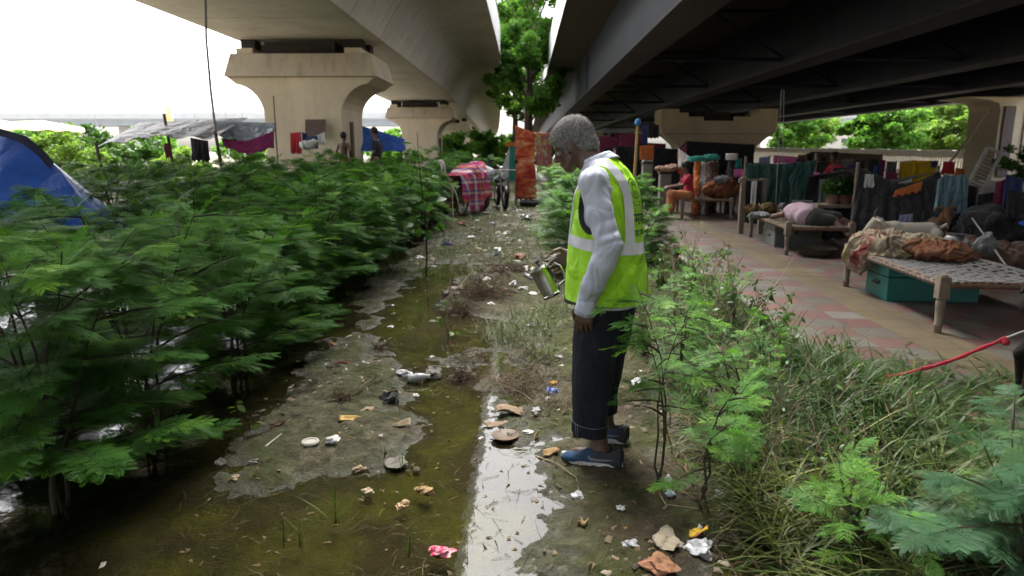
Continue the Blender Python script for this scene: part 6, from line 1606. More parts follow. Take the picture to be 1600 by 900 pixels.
hang(453, 208, 470, 206, 240, 17.5, M_red, 'bright red cloth hanging before the pier', seed=33, nf=3); hang(471, 206, 480, 209, 232, 17.6, M_nblue, 'blue and dark cloth hanging right of the red one', seed=34, nf=2)
hang(479, 214, 496, 212, 232, 17.4, M_nblue, 'navy cloth heaped over the line before the pier board', seed=35, nf=3); hang(490, 213, 508, 206, 226, 17.8, M_white, 'dirty white tarp corner below the brown board', seed=36, nf=2)
lump('white_bag', 'white bag among the clothes at the pier foot', 'bag', W(481, 232, 17.2), [((0, 0, .08), (.2, .15, .13)), ((.14, 0, .15), (.12, .1, .08))], M_white, .016, box=.4)
p = W(492, 201, 20.5); m = MB(); m.box((0, 0, 0), (.60, .05, .54)); bd = link('wooden_board', m.mesh('wooden_board', plain('maroon_board', (.11, .075, .065), .8, .25, 5), bevel=.006), None, None, (p.x, 20.55, p.z)); bd.rotation_euler = (R(-9), 0, 0)
tag(bd, 'brown board leaning flat against the beige pier', 'board')
cloth('blue_tarp_sheet', [W(563, 196, 24), W(600, 207, 24), W(632, 217, 24)], [W(563, 236, 23), W(600, 236, 23), W(635, 236, 23)], M_tarpb, nf=2, amp=.05, seed=38, label='blue tarp stretched out right of the nearest pier', cat='tarp')
# hanging wire from the flyover
p = W(320, -60, 13.5); q = W(337, 206, 13.2)
m = MB(); m.tube([V((0, 0, 0)), (W(322, 60, 13.5)-p), (W(329, 140, 13.4)-p), q-p], .022, 6)
tag(link('hanging_cable', m.mesh('hanging_cable', plain('cable_grey', (.14, .14, .14), .6), True), None, None, p), 'long grey cable hanging from the concrete flyover to the tent pole', 'cable')

# ---------------- down the path
tp = NT('plaid_cloth'); o = tp.obj(); sx = tp.n('ShaderNodeSeparateXYZ'); tp.l(o, sx.inputs[0])
ua = tp.math('ADD', sx.outputs[0], tp.math('MULTIPLY', sx.outputs[1], .5)); ub = sx.outputs[2]
def bands(v, f, ph, stops): return tp.ramp(tp.math('FRACT', tp.math('MULTIPLY_ADD', v, f, ph)), stops, 'CONSTANT')
s1 = bands(ua, 4.2, .0, [(0, (.40, .035, .10)), (.3, (.05, .07, .27)), (.45, (.66, .60, .55)), (.6, (.42, .03, .12)), (.8, (.52, .17, .05))])
s2 = bands(ub, 4.0, .3, [(0, (.40, .04, .14)), (.28, (.62, .52, .50)), (.5, (.07, .08, .28)), (.7, (.50, .20, .06)), (.85, (.5, .04, .2))])
b_ = tp.bsdf(tp.mix(.5, s1, s2), .9, 0, .2, tp.noise(o, 9, 3), .01); creases(tp, b_, o, 4, .1, (1, 1, .5)); M_plaid = tp.done(b_)
def wheel(m, c, r, ax, tr=.022, spokes=14):
    c = V(c); ax = V(ax).normalized(); u = V((0, 0, 1)); w_ = ax.cross(u)
    m.tube([c+(u*math.cos(a)+w_*math.sin(a))*r for a in np.linspace(0, 2*math.pi, 33)], tr, 8, cap=False)
bx, by = W(737, 320, 16.6).x, 16.6
t = thing('bicycle', 'bicycle parked on the path, half hidden by a plaid cover', 'bicycle', (bx, by, .03), R(68))
M_tyre = plain('tyre_black', (.015, .015, .015), .8); M_bfr = plain('bike_frame_black', (.02, .022, .025), .4)
for x in (-.52, .52):
    m = MB(); wheel(m, (x, 0, .34), .32, (0, 1, 0), .020); ty = m.build('wheel', M_tyre, t, True)
    m = MB()
    for k in range(18):
        a = k*6.283/18; m.tube([(x, .015*(-1)**k, .34), (x+math.cos(a)*.31, 0, .34+math.sin(a)*.31)], .0022, 4)
    m.build('spoke_set', plain('spoke_steel', (.4, .4, .4), .35, .1, 5, .9), ty)
m = MB()
for a, b in (((-.52, 0, .34), (-.1, 0, .30)), ((-.1, 0, .30), (-.22, 0, .80)), ((-.52, 0, .34), (-.22, 0, .75)), ((-.1, 0, .30), (.34, 0, .72)), ((-.20, 0, .74), (.33, 0, .82)), ((.32, 0, .92), (.52, 0, .34))): m.tube([a, b], .016, 8)
m.build('frame', M_bfr, t, True)
m = MB(); m.tube([(.31, 0, .92), (.30, 0, 1.0)], .012, 6); m.tube([(.18, -.28, 1.0), (.30, -.1, 1.02), (.30, .1, 1.02), (.18, .28, 1.0)], .012, 8); m.build('handlebar', M_bfr, t, True)
m = MB(); m.box((-.24, 0, .84), (.24, .15, .07), top=.8); m.build('saddle', M_bfr, t, bevel=.02)
m = MB(); m.box((-.55, 0, .76), (.40, .16, .02)); m.tube([(-.7, .07, .75), (-.54, .03, .35)], .007, 5); m.build('carrier', M_bfr, t)
m = MB()
RG = [V((-.82, .03, .92)), V((-.55, 0, 1.02)), V((-.2, .02, 1.16)), V((.08, 0, 1.10)), V((.36, 0, 1.22)), V((.52, 0, 1.02))]
def plaid_f(u, v):
    p = lerp3(RG, u); s_ = (v-.5)*2; a = abs(s_); sg = 1 if s_ > 0 else -1
    drop = (.78+.16*math.sin(u*9+sg)+.10*math.sin(u*21+2*sg)-.28*max(0, u-.62)); out = .30+.10*math.sin(u*6+sg*1.3)
    y = sg*(out*min(1, a*2.2)**.7+.10*max(0, a-.45)+.06*math.sin(u*24+sg*2+a*2)*a)
    return (p.x+.05*math.sin(a*5+u*11)*a, p.y+y, max(.05, p.z-drop*max(0, a-.30)/.7*1.0-.05*a+.03*math.sin(u*17+a*6)))
m.grid(plaid_f, 50, 44); po = link('plaid_cover', m.mesh('plaid_cover', M_plaid, 'all', fixn=False), None, None, (bx, by, .03))
po.modifiers.new('thick', 'SOLIDIFY').thickness = .008; po.rotation_euler = (0, 0, R(68))
tag(po, 'pink blue and cream plaid cloth draped over the parked bicycle', 'cloth')
# motorcycle beyond, nose to the camera
mx_, my_ = W(783, 305, 18.4).x, 18.4
t = thing('motorcycle', 'dark motorcycle parked behind the plaid covered bicycle', 'motorcycle', (mx_, my_, .02), R(-78))
for x in (-.62, .62):
    m = MB(); wheel(m, (x, 0, .30), .25, (0, 1, 0), .05); wh = m.build('wheel', M_tyre, t, True)
    m = MB(); m.lathe((x, -.05, .30), [(.05, 0), (.20, .03), (.20, .07), (.05, .10)], 20, axis=(0, 1, 0)); m.build('rim', plain('rim_alloy', (.3, .3, .3), .35, .1, 5, .8), wh, True)
M_chr = plain('chrome_dull', (.5, .5, .5), .2, .05, 4, .9)
for s in (-1, 1):
    m = MB(); m.tube([(.62, s*.09, .30), (.42, s*.09, .88)], .024, 8); m.build('fork', M_chr, t, True)
    m = MB(); m.tube([(.34, s*.28, 1.0), (.30, s*.34, 1.18)], .006, 6); m.lathe((.30, s*.35, 1.22), [(0, -.01), (.055, -.006), (.055, .006), (0, .01)], 14, axis=(1, 0, 0)); m.build('mirror', M_bfr, t, True)
m = MB(); m.lathe((.56, 0, .86), [(.03, -.10), (.085, -.04), (.09, .02), (0, .035)], 18, axis=(1, 0, -.1)); m.build('headlight', plain('lamp_lens', (.55, .57, .6), .15, .05, 5, .3), t, True)
S = Solid((-.85, -.25, .2), (.6, .25, 1.1), .014)
S.ell((.12, 0, .80), (.26, .13, .12), .04); S.ell((-.35, 0, .78), (.38, .12, .07), .04); S.ell((-.02, 0, .45), (.22, .15, .17), .04); S.ell((-.6, 0, .72), (.2, .11, .10), .05)
link('tank_and_engine', S.mesh('tank_and_engine', plain('bike_paint_black', (.015, .016, .02), .3, .1, 5), 1), None, t)
m = MB(); m.tube([(.38, -.34, 1.0), (.42, -.1, 1.0), (.42, .1, 1.0), (.38, .34, 1.0)], .014, 8); m.build('handlebar', M_bfr, t, True)
m = MB(); m.grid(lambda u, v: (.62+.33*math.cos(R(20+140*u)), (v-.5)*.13, .30+.33*math.sin(R(20+140*u))), 14, 3); mu = m.build('mudguard', plain('mudguard_black', (.02, .02, .025), .3), t, True); mu.modifiers.new('thick', 'SOLIDIFY').thickness = .006
lump('plastic_sack', 'bulging white plastic sack on top behind the plaid cover', 'sack', (W(754, 262, 17.8).x, 17.8, .85), [((0, 0, .15), (.24, .18, .17)), ((.16, 0, .12), (.15, .14, .12))], plain('white_poly_sack', (.58, .60, .64), .4, .08, 5, bump=.01), .016, box=.5)
lump('covered_heap', 'low dark heap holding up the white plastic sack', 'heap', (W(752, 262, 17.8).x, 17.85, 0), [((0, 0, .4), (.22, .22, .46))], M_char, .02)
# orange cloth booth
M_ocl = patterned('orange_print', [(.55, .35, .24), (.56, .22, .10), (.50, .10, .04), (.30, .02, .02), (.58, .20, .10)], 2.1, (1, 1, 2.2), dist=.6)
t = thing('cloth_booth', 'tall narrow booth hung with orange and red printed cloth', 'booth', (0, 0, 0))
Yb = 19.6; a, b = W(806, 196, Yb), W(834, 207, Yb); c = W(862, 206, Yb+.9); z0 = .16
cloth('orange_panel', [a, b], [(a.x, a.y, z0), (b.x+.1, b.y-.05, z0)], M_ocl, t, 3, .025, 41, 30, 24)
cloth('printed_panel', [b+V((0, .02, 0)), c], [(b.x+.1, b.y, .9), (c.x, c.y, .9)], patterned('cream_pink_print', [(.58, .52, .36), (.55, .50, .30), (.45, .06, .2), (.6, .42, .05), (.5, .46, .34)], 3.2), t, 3, .03, 42, 24, 14)
cloth('side_panel', [a, a+V((.05, 1.0, -.1))], [(a.x, a.y, z0), (a.x+.05, a.y+1.0, z0)], M_ocl, t, 3, .03, 43, 18, 18)
for p in (a, b, c):
    m = MB(); m.tube([(p.x, p.y+.03, 0), (p.x, p.y+.03, p.z+.02)], .026, 7); m.build('pole', M_wood, t, True)
m = MB(); wheel(m, (0, 0, 0), .30, (0, 0, 1), .09); 
m2 = MB(); m2.tube([(math.cos(q)*.30, math.sin(q)*.30, .09) for q in np.linspace(0, 6.283, 33)], .085, 10, cap=False)
tag(link('old_tyre', m2.mesh('old_tyre', M_tyre, 'all'), None, None, (W(833, 322, 19.2).x, 19.15, .0)), 'old black tyre lying at the foot of the orange cloth booth', 'tyre')
# small white and green tent far down
t = thing('ridge_tent', 'small white and green ridge tent far down the path', 'tent', (W(796, 250, 27).x, 27, 0))
m = MB(); m.add([(-.55, 0, 0), (.0, 0, 1.75), (-.05, 0, 0), (-.55, 2, 0), (0, 2, 1.75)], [(0, 2, 1), (0, 1, 4, 3)]); w1 = m.build('white_side', M_white, t); w1.modifiers.new('thick', 'SOLIDIFY').thickness = .02
m = MB(); m.add([(-.03, 0.01, .35), (.0, 0.01, 1.74), (.85, 0.01, 1.6), (.85, 0.01, .35)], [(0, 3, 2, 1)]); w1 = m.build('green_flap', M_tealc, t); w1.modifiers.new('thick', 'SOLIDIFY').thickness = .02
m = MB(); m.box((.45, .0, 1.78), (1.2, .05, .16)); m.build('orange_valance', M_orng, t)
# broad-leaved sapling poking over the hedge
def broad_leaf(L=.13, Wd=.075):
    vs = [(0, 0, 0)]; k = 7; qs = []
    V_ = []
    for i in range(k):
        u = i/(k-1); w_ = Wd*.5*math.sin(math.pi*min(1, u*.93+.05))**.8; x = .02+L*u; z = -.25*L*u*u
        V_ += [(x, -w_, z+.10*w_), (x, 0, z-.03*w_), (x, w_, z+.10*w_)]
    for i in range(k-1):
        a = i*3; qs += [(a, a+3, a+4, a+1), (a+1, a+4, a+5, a+2)]
    return np.array(V_), np.array(qs)
def broad_plant(seed, H, nbr, leafL, spread, mat, n_leaf=6, tint=.5, trunk=.012):
    rs = random.Random(seed); P = Plant(); m = MB(); lf = broad_leaf(leafL, leafL*.62)
    tip = np.array([rs.uniform(-.05, .05), rs.uniform(-.05, .05), H]); pts = [tip*u+np.array([.03*math.sin(u*5), .02*math.cos(u*4)-.02, -.05*(1-u)]) for u in np.linspace(0, 1, 7)]
    m.tube(pts, [trunk*(1-.7*u) for u in np.linspace(0, 1, 7)], 7)
    for b in range(nbr):
        u = .35+.65*(b+.5)/nbr; p = pts[min(6, int(u*6))]; az = b*2.4+rs.uniform(-.4, .4); d = rdir(R(rs.uniform(15, 60)), az); q = p+d*spread*rs.uniform(.5, 1)
        m.tube([p, q], [trunk*.4, trunk*.2], 5)
        for l in range(n_leaf):
            pp = p+(q-p)*(.35+.65*l/(n_leaf-1)); P.put(lf, pp, rdir(R(rs.uniform(-45, 25)), az+rs.uniform(-1.6, 1.6)), rs.uniform(.7, 1.2), min(1, max(0, rs.gauss(tint, .2))), rs.uniform(-.6, .6))
    return m.mesh('stem', M_stem, True), P.mesh('foliage', mat)
p = G(668, 352)
p = W(662, 300, 8.2)
place_plant('broadleaf_sapling', broad_plant(3, 1.72, 8, .13, .26, M_broad, 5, .55), (p.x, 8.2, 0), 0, 1, 'sapling with broad glossy leaves rising above the hedge edge', 'sapling')
# thin stake with a dirty pink rag in the water
b0 = G(693, 535); tp_ = [b0, W(703, 450, b0.y+.1), W(709, 360, b0.y+.3), W(706, 290, b0.y+.45), W(692, 258, b0.y+.5)]
t = thing('thin_stalk', 'tall thin dry stalk standing in the puddle with a pink rag on top', 'stalk', b0)
m = MB(); m.tube([q-b0 for q in tp_], [.009, .006, .0045, .004, .003], 6); m.build('stem', M_dry, t, True)
m = MB(); m.tube([tp_[3]-b0, W(712, 300, b0.y+.4)-b0, W(721, 335, b0.y+.3)-b0], [.004, .0035, .002], 5); m.build('twig', M_dry, t, True)
S = Solid((-.09, -.06, -.12), (.09, .06, .09), .006); S.ell((0, 0, 0), (.020, .014, .036), .01); S.ell((-.022, 0, .030), (.018, .010, .016), .008); S.ell((.018, .004, -.045), (.008, .006, .034), .01); S.ell((-.010, .0, -.040), (.006, .005, .028), .01)
rg = link('rag', S.mesh('rag', fabric('pink_white_rag', (.50, .40, .43)), 1), None, t); rg.location = tp_[4]-b0
# ================================================================ weeds, cut grass, twigs and litter
def gz(x, y): return float(land_h(np.array([[x]]), np.array([[y]]))[0, 0])
def on(px, py, up=0.0, water=True):
    p = G(px, py); z = gz(p.x, p.y); p = G(px, py, z); z = gz(p.x, p.y)
    return V((p.x, p.y, (max(z, -.004) if water else z)+up))
# ---- leafy plants near the camera on the right
r3 = random.Random(5)
place_plant('feathery_shrub', feather_shrub(301, .96, .30, 3, 6, True, .44, .45, young=.6, rad=.4), (0.60, 2.84, .02), 2.2, 1, 'slender feathery plant whose tips overlap the hem of the lime vest', 'shrub')
place_plant('feathery_shrub', feather_shrub(305, .52, .34, 3, 5, True, .42, .3, young=.4, rad=.4), (0.98, 3.02, .02), .7, 1, 'bushy feathery weed just right of the man\'s trousers', 'weed')
place_plant('feathery_shrub', feather_shrub(306, .62, .34, 2, 6, True, .44, .5, young=.4, rad=.55), (0.74, 2.60, .02), 4.1, 1, 'two stemmed feathery seedling rising from the mud by the yellow packet', 'weed')
place_plant('feathery_shrub', feather_shrub(302, .62, .66, 5, 14, True, .58, .25, M_blue, rad=.6), (1.62, 2.08, .0), .5, 1, 'bluish feathery shrub filling the bottom right corner', 'shrub')
place_plant('feathery_shrub', feather_shrub(303, .46, .45, 3, 8, True, .56, .4, M_blue, young=.5, rad=.6), (2.02, 2.55, .02), 1.5, 1, 'feathery shrub with bright tips at right edge below the goat', 'shrub')
place_plant('feathery_shrub', feather_shrub(304, .36, .5, 3, 5, True, .62, .3), (1.22, 2.28, .0), 3.5, 1, 'low feathery sprig by the brown puddle at bottom right', 'shrub')
for i, (x, y, s) in enumerate(((1.12, 3.5, .8), (1.02, 4.3, .85), (1.5, 4.2, .7), (1.32, 5.3, .9), (1.75, 5.6, .75), (1.1, 6.4, .85), (1.7, 6.9, .8))):
    place_plant('feathery_shrub', [feather_shrub(310, .78, .42, 3, 4, True, .58, .4, young=.4), feather_shrub(311, .66, .5, 3, 4, True, .55, .35, young=.4)][i % 2] if i < 2 else LOWS[i % 2], (x, y, .02), i*1.9, s, 'thin young feathery weed among the dry stalks right of the man', 'weed', 'young feathery weeds beside the pavement') if i >= 2 else None
    if i == 0: LOWS = [feather_shrub(310, .78, .42, 3, 4, True, .58, .4, young=.4), feather_shrub(311, .66, .5, 3, 4, True, .55, .35, young=.4)]
for i, (x, y, s) in enumerate(((1.12, 3.45, .72), (1.02, 4.3, .85))):
    place_plant('feathery_shrub', LOWS[i], (x, y, .02), i*2.4, s, 'thin young feathery weed among the dry stalks right of the man', 'weed', 'young feathery weeds beside the pavement')
def twig_weed(seed, H=.8, n=4, leafy=.6, mat=M_broad, stem=None):
    rs = random.Random(seed); P = Plant(); m = MB(); lf = broad_leaf(.038, .017)
    for s in range(n):
        az = rs.uniform(0, 6.28); ln = rs.uniform(.1, .35)*H; h_ = H*rs.uniform(.6, 1)
        pts = [np.array([math.cos(az)*ln*u*u+rs.uniform(-.012, .012), math.sin(az)*ln*u*u+rs.uniform(-.012, .012), h_*u-.03]) for u in np.linspace(0, 1, 7)]
        m.tube(pts, [.0055, .005, .0045, .004, .003, .0022, .0012], 5)
        for b in range(7):
            i = rs.randrange(1, 6); p = pts[i]; a2 = rs.uniform(0, 6.28); d = rdir(R(rs.uniform(25, 70)), a2); q = p+d*rs.uniform(.08, .24)*H
            m.tube([p, (p+q)/2+np.array([0, 0, -.006]), q], [.0026, .002, .001], 4)
            if rs.random() < leafy:
                for l in range(rs.randint(3, 8)):
                    P.put(lf, p+(q-p)*rs.random(), rdir(R(rs.uniform(-60, 40)), rs.uniform(0, 6.28)), rs.uniform(.6, 1.5), min(1, max(0, rs.gauss(.5, .22))), rs.uniform(-1, 1))
    if P.n == 0: P.put(lf, pts[2], rdir(0, 0), 1, .3)
    return m.mesh('stem', stem or M_dry, True), P.mesh('foliage', mat)
TW = [twig_weed(400+i, (.85, .65, .75, .55)[i], 5, (.25, .8, .5, .95)[i]) for i in range(4)]
k = 0
for x, y, s in [(1.15, 2.95, .55), (1.5, 2.9, .5), (1.85, 3.2, .6), (2.0, 3.6, .6), (1.25, 3.75, .7), (1.45, 2.6, .45), (.98, 3.25, .55), (1.75, 2.75, .5), (1.05, 2.75, .5), (1.55, 4.0, .9), (1.75, 4.6, .85), (1.9, 4.05, .8), (1.35, 4.8, .9), (1.2, 5.0, .85), (1.55, 5.2, 1.0), (1.9, 5.4, .9), (1.3, 5.8, 1.0), (1.7, 6.2, 1.0), (2.0, 6.6, .95), (1.45, 7.2, 1.05), (1.9, 7.8, 1.0), (1.2, 7.6, 1), (1.15, 3.9, .8), (.95, 3.6, .7), (1.3, 3.3, .7), (1.05, 3.05, .6), (1.65, 3.45, .75), (2.0, 9.0, 1.0), (1.6, 9.8, 1.0), (2.05, 11.2, 1.1), (1.3, 2.75, .6), (.88, 4.9, .8), (.8, 5.8, .85)]:
    place_plant('twiggy_weed', TW[k % 4], (x, y, gz(x, y)), k*1.3, s, 'spindly dry stalked weed with few small leaves between path and paving', 'weed', 'spindly weeds beside the paving'); k += 1
# ---- cut grass and trampled stalks: nobody could count the blades
def blades(n, region, L, wd, lie, seed, hbase, mat, name, label_kind='stuff', spread_h=.05, curl=.4):
    g_ = np.random.RandomState(seed); x, y = region(g_, n); z = land_h(x[None], y[None])[0]; z = np.maximum(z, np.where((x > 2.2), PZ, -.01))+hbase(x, y)*g_.rand(n)
    az = g_.rand(n)*6.283; el = np.clip(g_.normal(lie, .35, n), -.15, 1.45); l = L*(.5+g_.rand(n)); w_ = wd*(.6+.8*g_.rand(n)); S_ = 4
    vs = np.zeros((n, S_+1, 2, 3)); px, py, pz = x.copy(), y.copy(), z.copy(); e = el.copy(); az2 = az.copy()
    for s in range(S_+1):
        ww = w_*(1-(s/S_)**1.7)+.0004; ox, oy = -np.sin(az2)*ww, np.cos(az2)*ww
        vs[:, s, 0] = np.stack([px-ox, py-oy, pz], 1); vs[:, s, 1] = np.stack([px+ox, py+oy, pz], 1)
        st_ = l/S_; px = px+np.cos(az2)*np.cos(e)*st_; py = py+np.sin(az2)*np.cos(e)*st_; pz = np.maximum(pz+np.sin(e)*st_, z*0+.004); e = e-curl*g_.rand(n); az2 = az2+g_.normal(0, .12, n)
    b = (np.arange(n)*(S_+1)*2)[:, None]; q = np.concatenate([b+np.array([[s*2, s*2+1, s*2+3, s*2+2]]) for s in range(S_)], 0)
    tint = np.repeat(np.clip(g_.normal(.42, .22, n), 0, 1), (S_+1)*2)
    return tag(link(name, np_mesh(name, vs.reshape(-1, 3), q, mat, tint)), kind='stuff')
M_grass = leafmat('cut_grass_leaf', (.018, .042, .011), (.054, .100, .026), .25, .5); M_gy = leafmat('yellow_grass_stem', (.04, .060, .012), (.10, .125, .030), .25, .5); M_hay = leafmat('dry_grass', (.04, .030, .016), (.115, .088, .05), .15, .8)
def reg(cx, cy, sx_, sy_, rot=0.0, xmin=-9, xmax=9):
    def f(g_, n):
        u, v = g_.normal(0, sx_, n), g_.normal(0, sy_, n); c, s = math.cos(rot), math.sin(rot)
        return np.clip(cx+u*c-v*s, xmin, xmax), np.clip(cy+u*s+v*c, 1.7, 30)
    return f
hb = lambda x, y: .22*np.exp(-((x-1.75)/.35)**2-((y-3.9)/.75)**2)+.10*np.exp(-((x-1.5)/.4)**2-((y-3.1)/.6)**2)
def box_reg(x0, x1, y0, y1):
    return lambda g_, n: (x0+(x1-x0)*g_.rand(n), y0+(y1-y0)*g_.rand(n)**1.3)
blades(13000, reg(1.68, 3.55, .36, .75, .1, .98, 2.6), .25, .0048, .24, 1, hb, M_grass, 'cut_grass')
blades(1700, reg(1.45, 3.3, .40, .8, 0, .75, 2.3), .28, .0035, .35, 2, hb, M_hay, 'dry_grass_stalks')
blades(900, reg(2.45, 4.15, .40, .30, 0, 1.9, 3.2), .24, .006, .06, 3, lambda x, y: .02+0*x, M_grass, 'grass_on_paving')
blades(1500, reg(1.35, 2.65, .42, .30, 0, .95, 2.2), .30, .0045, .38, 4, lambda x, y: .06+0*x, M_gy, 'yellow_green_grass')
blades(5200, box_reg(1.0, 2.1, 3.2, 13), .16, .0035, .75, 5, lambda x, y: .02+0*x, M_grass, 'weedy_undergrowth')
blades(2200, box_reg(.85, 2.1, 2.4, 12), .22, .002, .4, 6, lambda x, y: .05+0*x, M_hay, 'dead_undergrowth')
def patch_reg(pts, s):
    P = np.array([tuple(G(*p))[:2] for p in pts])
    def f(g_, n):
        c = P[g_.randint(0, len(P), n)]; d = g_.normal(0, 1, (n, 2))*s; return c[:, 0]+d[:, 0], c[:, 1]+d[:, 1]*1.6
    return f
blades(5200, patch_reg([(640, 432), (660, 425), (820, 372), (840, 350), (730, 425), (850, 385), (800, 322), (750, 345), (690, 400), (590, 430), (620, 410), (720, 370), (760, 380), (650, 365), (690, 345), (840, 370), (780, 335)], .16), .07, .0022, .9, 7, lambda x, y: 0*x, leafmat('path_grass', (.03, .062, .012), (.065, .115, .022), .3), 'short_path_grass')
blades(4200, box_reg(-1.6, .7, 8.5, 21), .10, .0034, .8, 17, lambda x, y: 0*x, M_gy, 'far_path_grass')
blades(1700, patch_reg([(820, 505), (850, 520), (800, 530), (870, 490), (780, 515), (850, 560)], .10), .16, .0022, .35, 8, lambda x, y: .02+0*x, M_gy, 'trampled_grass')
blades(900, patch_reg([(815, 610), (840, 600), (790, 595), (830, 560), (870, 640)], .09), .18, .0018, .08, 9, lambda x, y: .01+0*x, M_hay, 'flattened_stalks')
blades(1800, box_reg(-1.5, .95, 2.0, 9), .09, .0012, .03, 18, lambda x, y: .004+0*x, M_hay, 'fallen_stalks', curl=.05)
blades(900, box_reg(-1.4, .9, 2.2, 16), .032, .007, .05, 19, lambda x, y: .006+0*x, leafmat('fallen_leaf', (.05, .03, .014), (.16, .11, .05), .1, .7), 'fallen_leaves', curl=.3)
# upright grass shoots standing in the shallow water
def tuft(px, py, h_, n, label, seed, mat=M_gy, wd=.004):
    rs = random.Random(seed); p = on(px, py); t = thing('grass_tuft', label, 'grass tuft', p); P = Plant(); m = MB()
    k = 5; strip = np.array([(u, s*wd*(1-u**2)*.5/h_, 0) for u in np.linspace(0, 1, k) for s in (-1, 1)]); sq = np.array([(2*i, 2*i+1, 2*i+3, 2*i+2) for i in range(k-1)])
    for i in range(n):
        az = rs.uniform(0, 6.28); el = R(rs.uniform(35, 88)); base = np.array([rs.uniform(-.015, .015), rs.uniform(-.015, .015), -.03 if i % 3 else h_*.25]); v_ = strip.copy(); v_[:, 2] = -.28*v_[:, 0]**2.2*rs.uniform(.2, 1.6); v_[:, 1] *= 1.0
        P.put((v_, sq), base, rdir(el, az), h_*rs.uniform(.5, 1), min(1, rs.uniform(.3, .9)), 0)
    m.tube([(0, 0, -.03), (.004, .003, h_*.5)], [.003, .0018], 5); link('stem', m.mesh('stem', M_gy if mat is M_gy else mat), None, t)
    link('blades', P.mesh('blades', mat), None, t)
for i, (px, py, h_, n, lab) in enumerate(((525, 832, .26, 12, 'tallest grass shoot standing in the olive shallows'), (470, 882, .16, 8, 'bright green shoot near the bottom edge of the shallows'), (628, 735, .16, 7, 'grass shoot growing beside the pale stone at puddle edge'), (445, 880, .17, 4, 'thin bent shoot at the left of the bright green one'), (640, 890, .12, 7, 'grass shoot at the bottom edge of the brown water'), (690, 470, .2, 9, 'grass shoot beside the root clump farther up'), (380, 690, .09, 5, 'tiny green shoot on the mud beside the dark wood'), (600, 715, .1, 5, 'small shoot left of the pale stone'))):
    tuft(px, py, h_, n, lab, 600+i, M_gy if i % 2 else leafmat('shoot_green', (.04, .10, .012), (.08, .17, .02), .3))
t_ = broad_plant(44, .17, 3, .05, .05, M_yel, 3, .6, .003); p = on(384, 668); place_plant('seedling', t_, p, 0, 1, 'small yellowish seedling on the left mud bank', 'seedling')
t_ = broad_plant(45, .34, 4, .06, .10, M_broad, 3, .6, .004); p = on(693, 540); place_plant('seedling', t_, (p.x+.02, p.y, p.z), 0, 1, 'thin leafy seedling by the tall stalk in the puddle', 'seedling')
# ---- root clumps and branches
M_root = plain('root_brown', (.085, .052, .032), .9, .35, 40); M_twig = plain('twig_grey_brown', (.14, .105, .07), .9, .3, 30)
def root_clump(px, py, r, n, label, seed, flat=.6, mat=M_root):
    rs = random.Random(seed); p = on(px, py); m = MB()
    for i in range(n):
        q = V((rs.gauss(0, r*.4), rs.gauss(0, r*.4), abs(rs.gauss(0, r*.22)))); d = V((rs.gauss(0, 1), rs.gauss(0, 1), rs.gauss(0, flat))).normalized(); pts = []
        for s in range(5):
            pts.append(tuple(q)); q = q+d*r*rs.uniform(.15, .4); d = (d+V((rs.gauss(0, .5), rs.gauss(0, .5), rs.gauss(-.15, .3)))).normalized(); q.z = max(q.z, .0)
        r0 = rs.choice((.0012, .002, .003)); m.tube(pts, [r0, r0, r0*.8, r0*.6, r0*.3], 4, cap=False)
    return tag(link('root_clump', m.mesh('root_clump', mat), None, None, p), label, 'roots')
for i, q in enumerate(((758, 462, .32, 300, 'largest tangle of brown roots across the path'), (722, 480, .18, 190, 'dense brown root ball just below the largest tangle'), (722, 590, .10, 120, 'round brown root ball beside the grey reflection'), (735, 560, .15, 70, 'thin root tangle standing in the brown puddle'), (595, 545, .07, 60, 'small brown root ball on the mud spit'), (530, 622, .08, 80, 'brown root end of the long twig on the mud'), (810, 600, .20, 60, 'flattened twig tangle at the edge of the bright water'), (790, 425, .22, 130, 'twig tangle behind the steel jug'))):
    root_clump(*q, 700+i, mat=M_root if i not in (3, 6) else M_twig)
def branch(pts, r, label, mat=M_twig, name='twig'):
    P = [on(a, b, c) for a, b, c in pts]; m = MB(); m.tube([q-P[0] for q in P], [r*(1-.6*i/(len(P)-1)) for i in range(len(P))], 6)
    for i in range(1, len(P)-1): m.tube([P[i]-P[0], P[i]-P[0]+V((.05*math.sin(i*3), .06*math.cos(i*5), .03))], [r*.5, r*.15], 4)
    return tag(link(name, m.mesh(name, mat, True), None, None, P[0]), label, 'twig')
branch([(520, 625, .01), (560, 612, .03), (590, 598, .04), (625, 580, .06)], .007, 'long grey twig running to the crumpled plastic')
branch([(775, 600, .01), (815, 620, .02), (850, 640, .01)], .006, 'twig lying from the cardboard toward the man')
branch([(700, 470, .02), (740, 440, .12), (725, 418, .16)], .010, 'pale bent root rising from the root tangle')
branch([(735, 400, .06), (775, 420, .05), (810, 440, .03)], .010, 'brown stick lying across the far twigs')
branch([(835, 712, .0), (870, 728, .012), (900, 748, .006), (905, 765, .004)], .004, 'pale straw curving below the near shoe', M_dry)
branch([(760, 500, .01), (830, 520, .03), (890, 515, .02)], .005, 'long thin twig over the wet grass by the jug')
branch([(415, 700, .0), (440, 682, .008)], .006, 'short white stick on the left mud bank', plain('white_stick', (.45, .43, .38), .8))
branch([(1040, 600, .1), (1150, 560, .12), (1240, 470, .5)], .006, 'bare grey stalk leaning across the weeds', M_dry)
branch([(1180, 620, .02), (1270, 740, .05), (1330, 760, .08)], .008, 'long dry stalk lying in the cut grass', M_dry)
branch([(1100, 540, .1), (1240, 700, .12), (1260, 790, .04)], .006, 'pale stalk slanting down over the cut grass', M_dry)
branch([(1000, 720, .0), (1040, 790, .01), (1090, 800, .01)], .004, 'thin straw on the mud right of the shoes', M_dry)
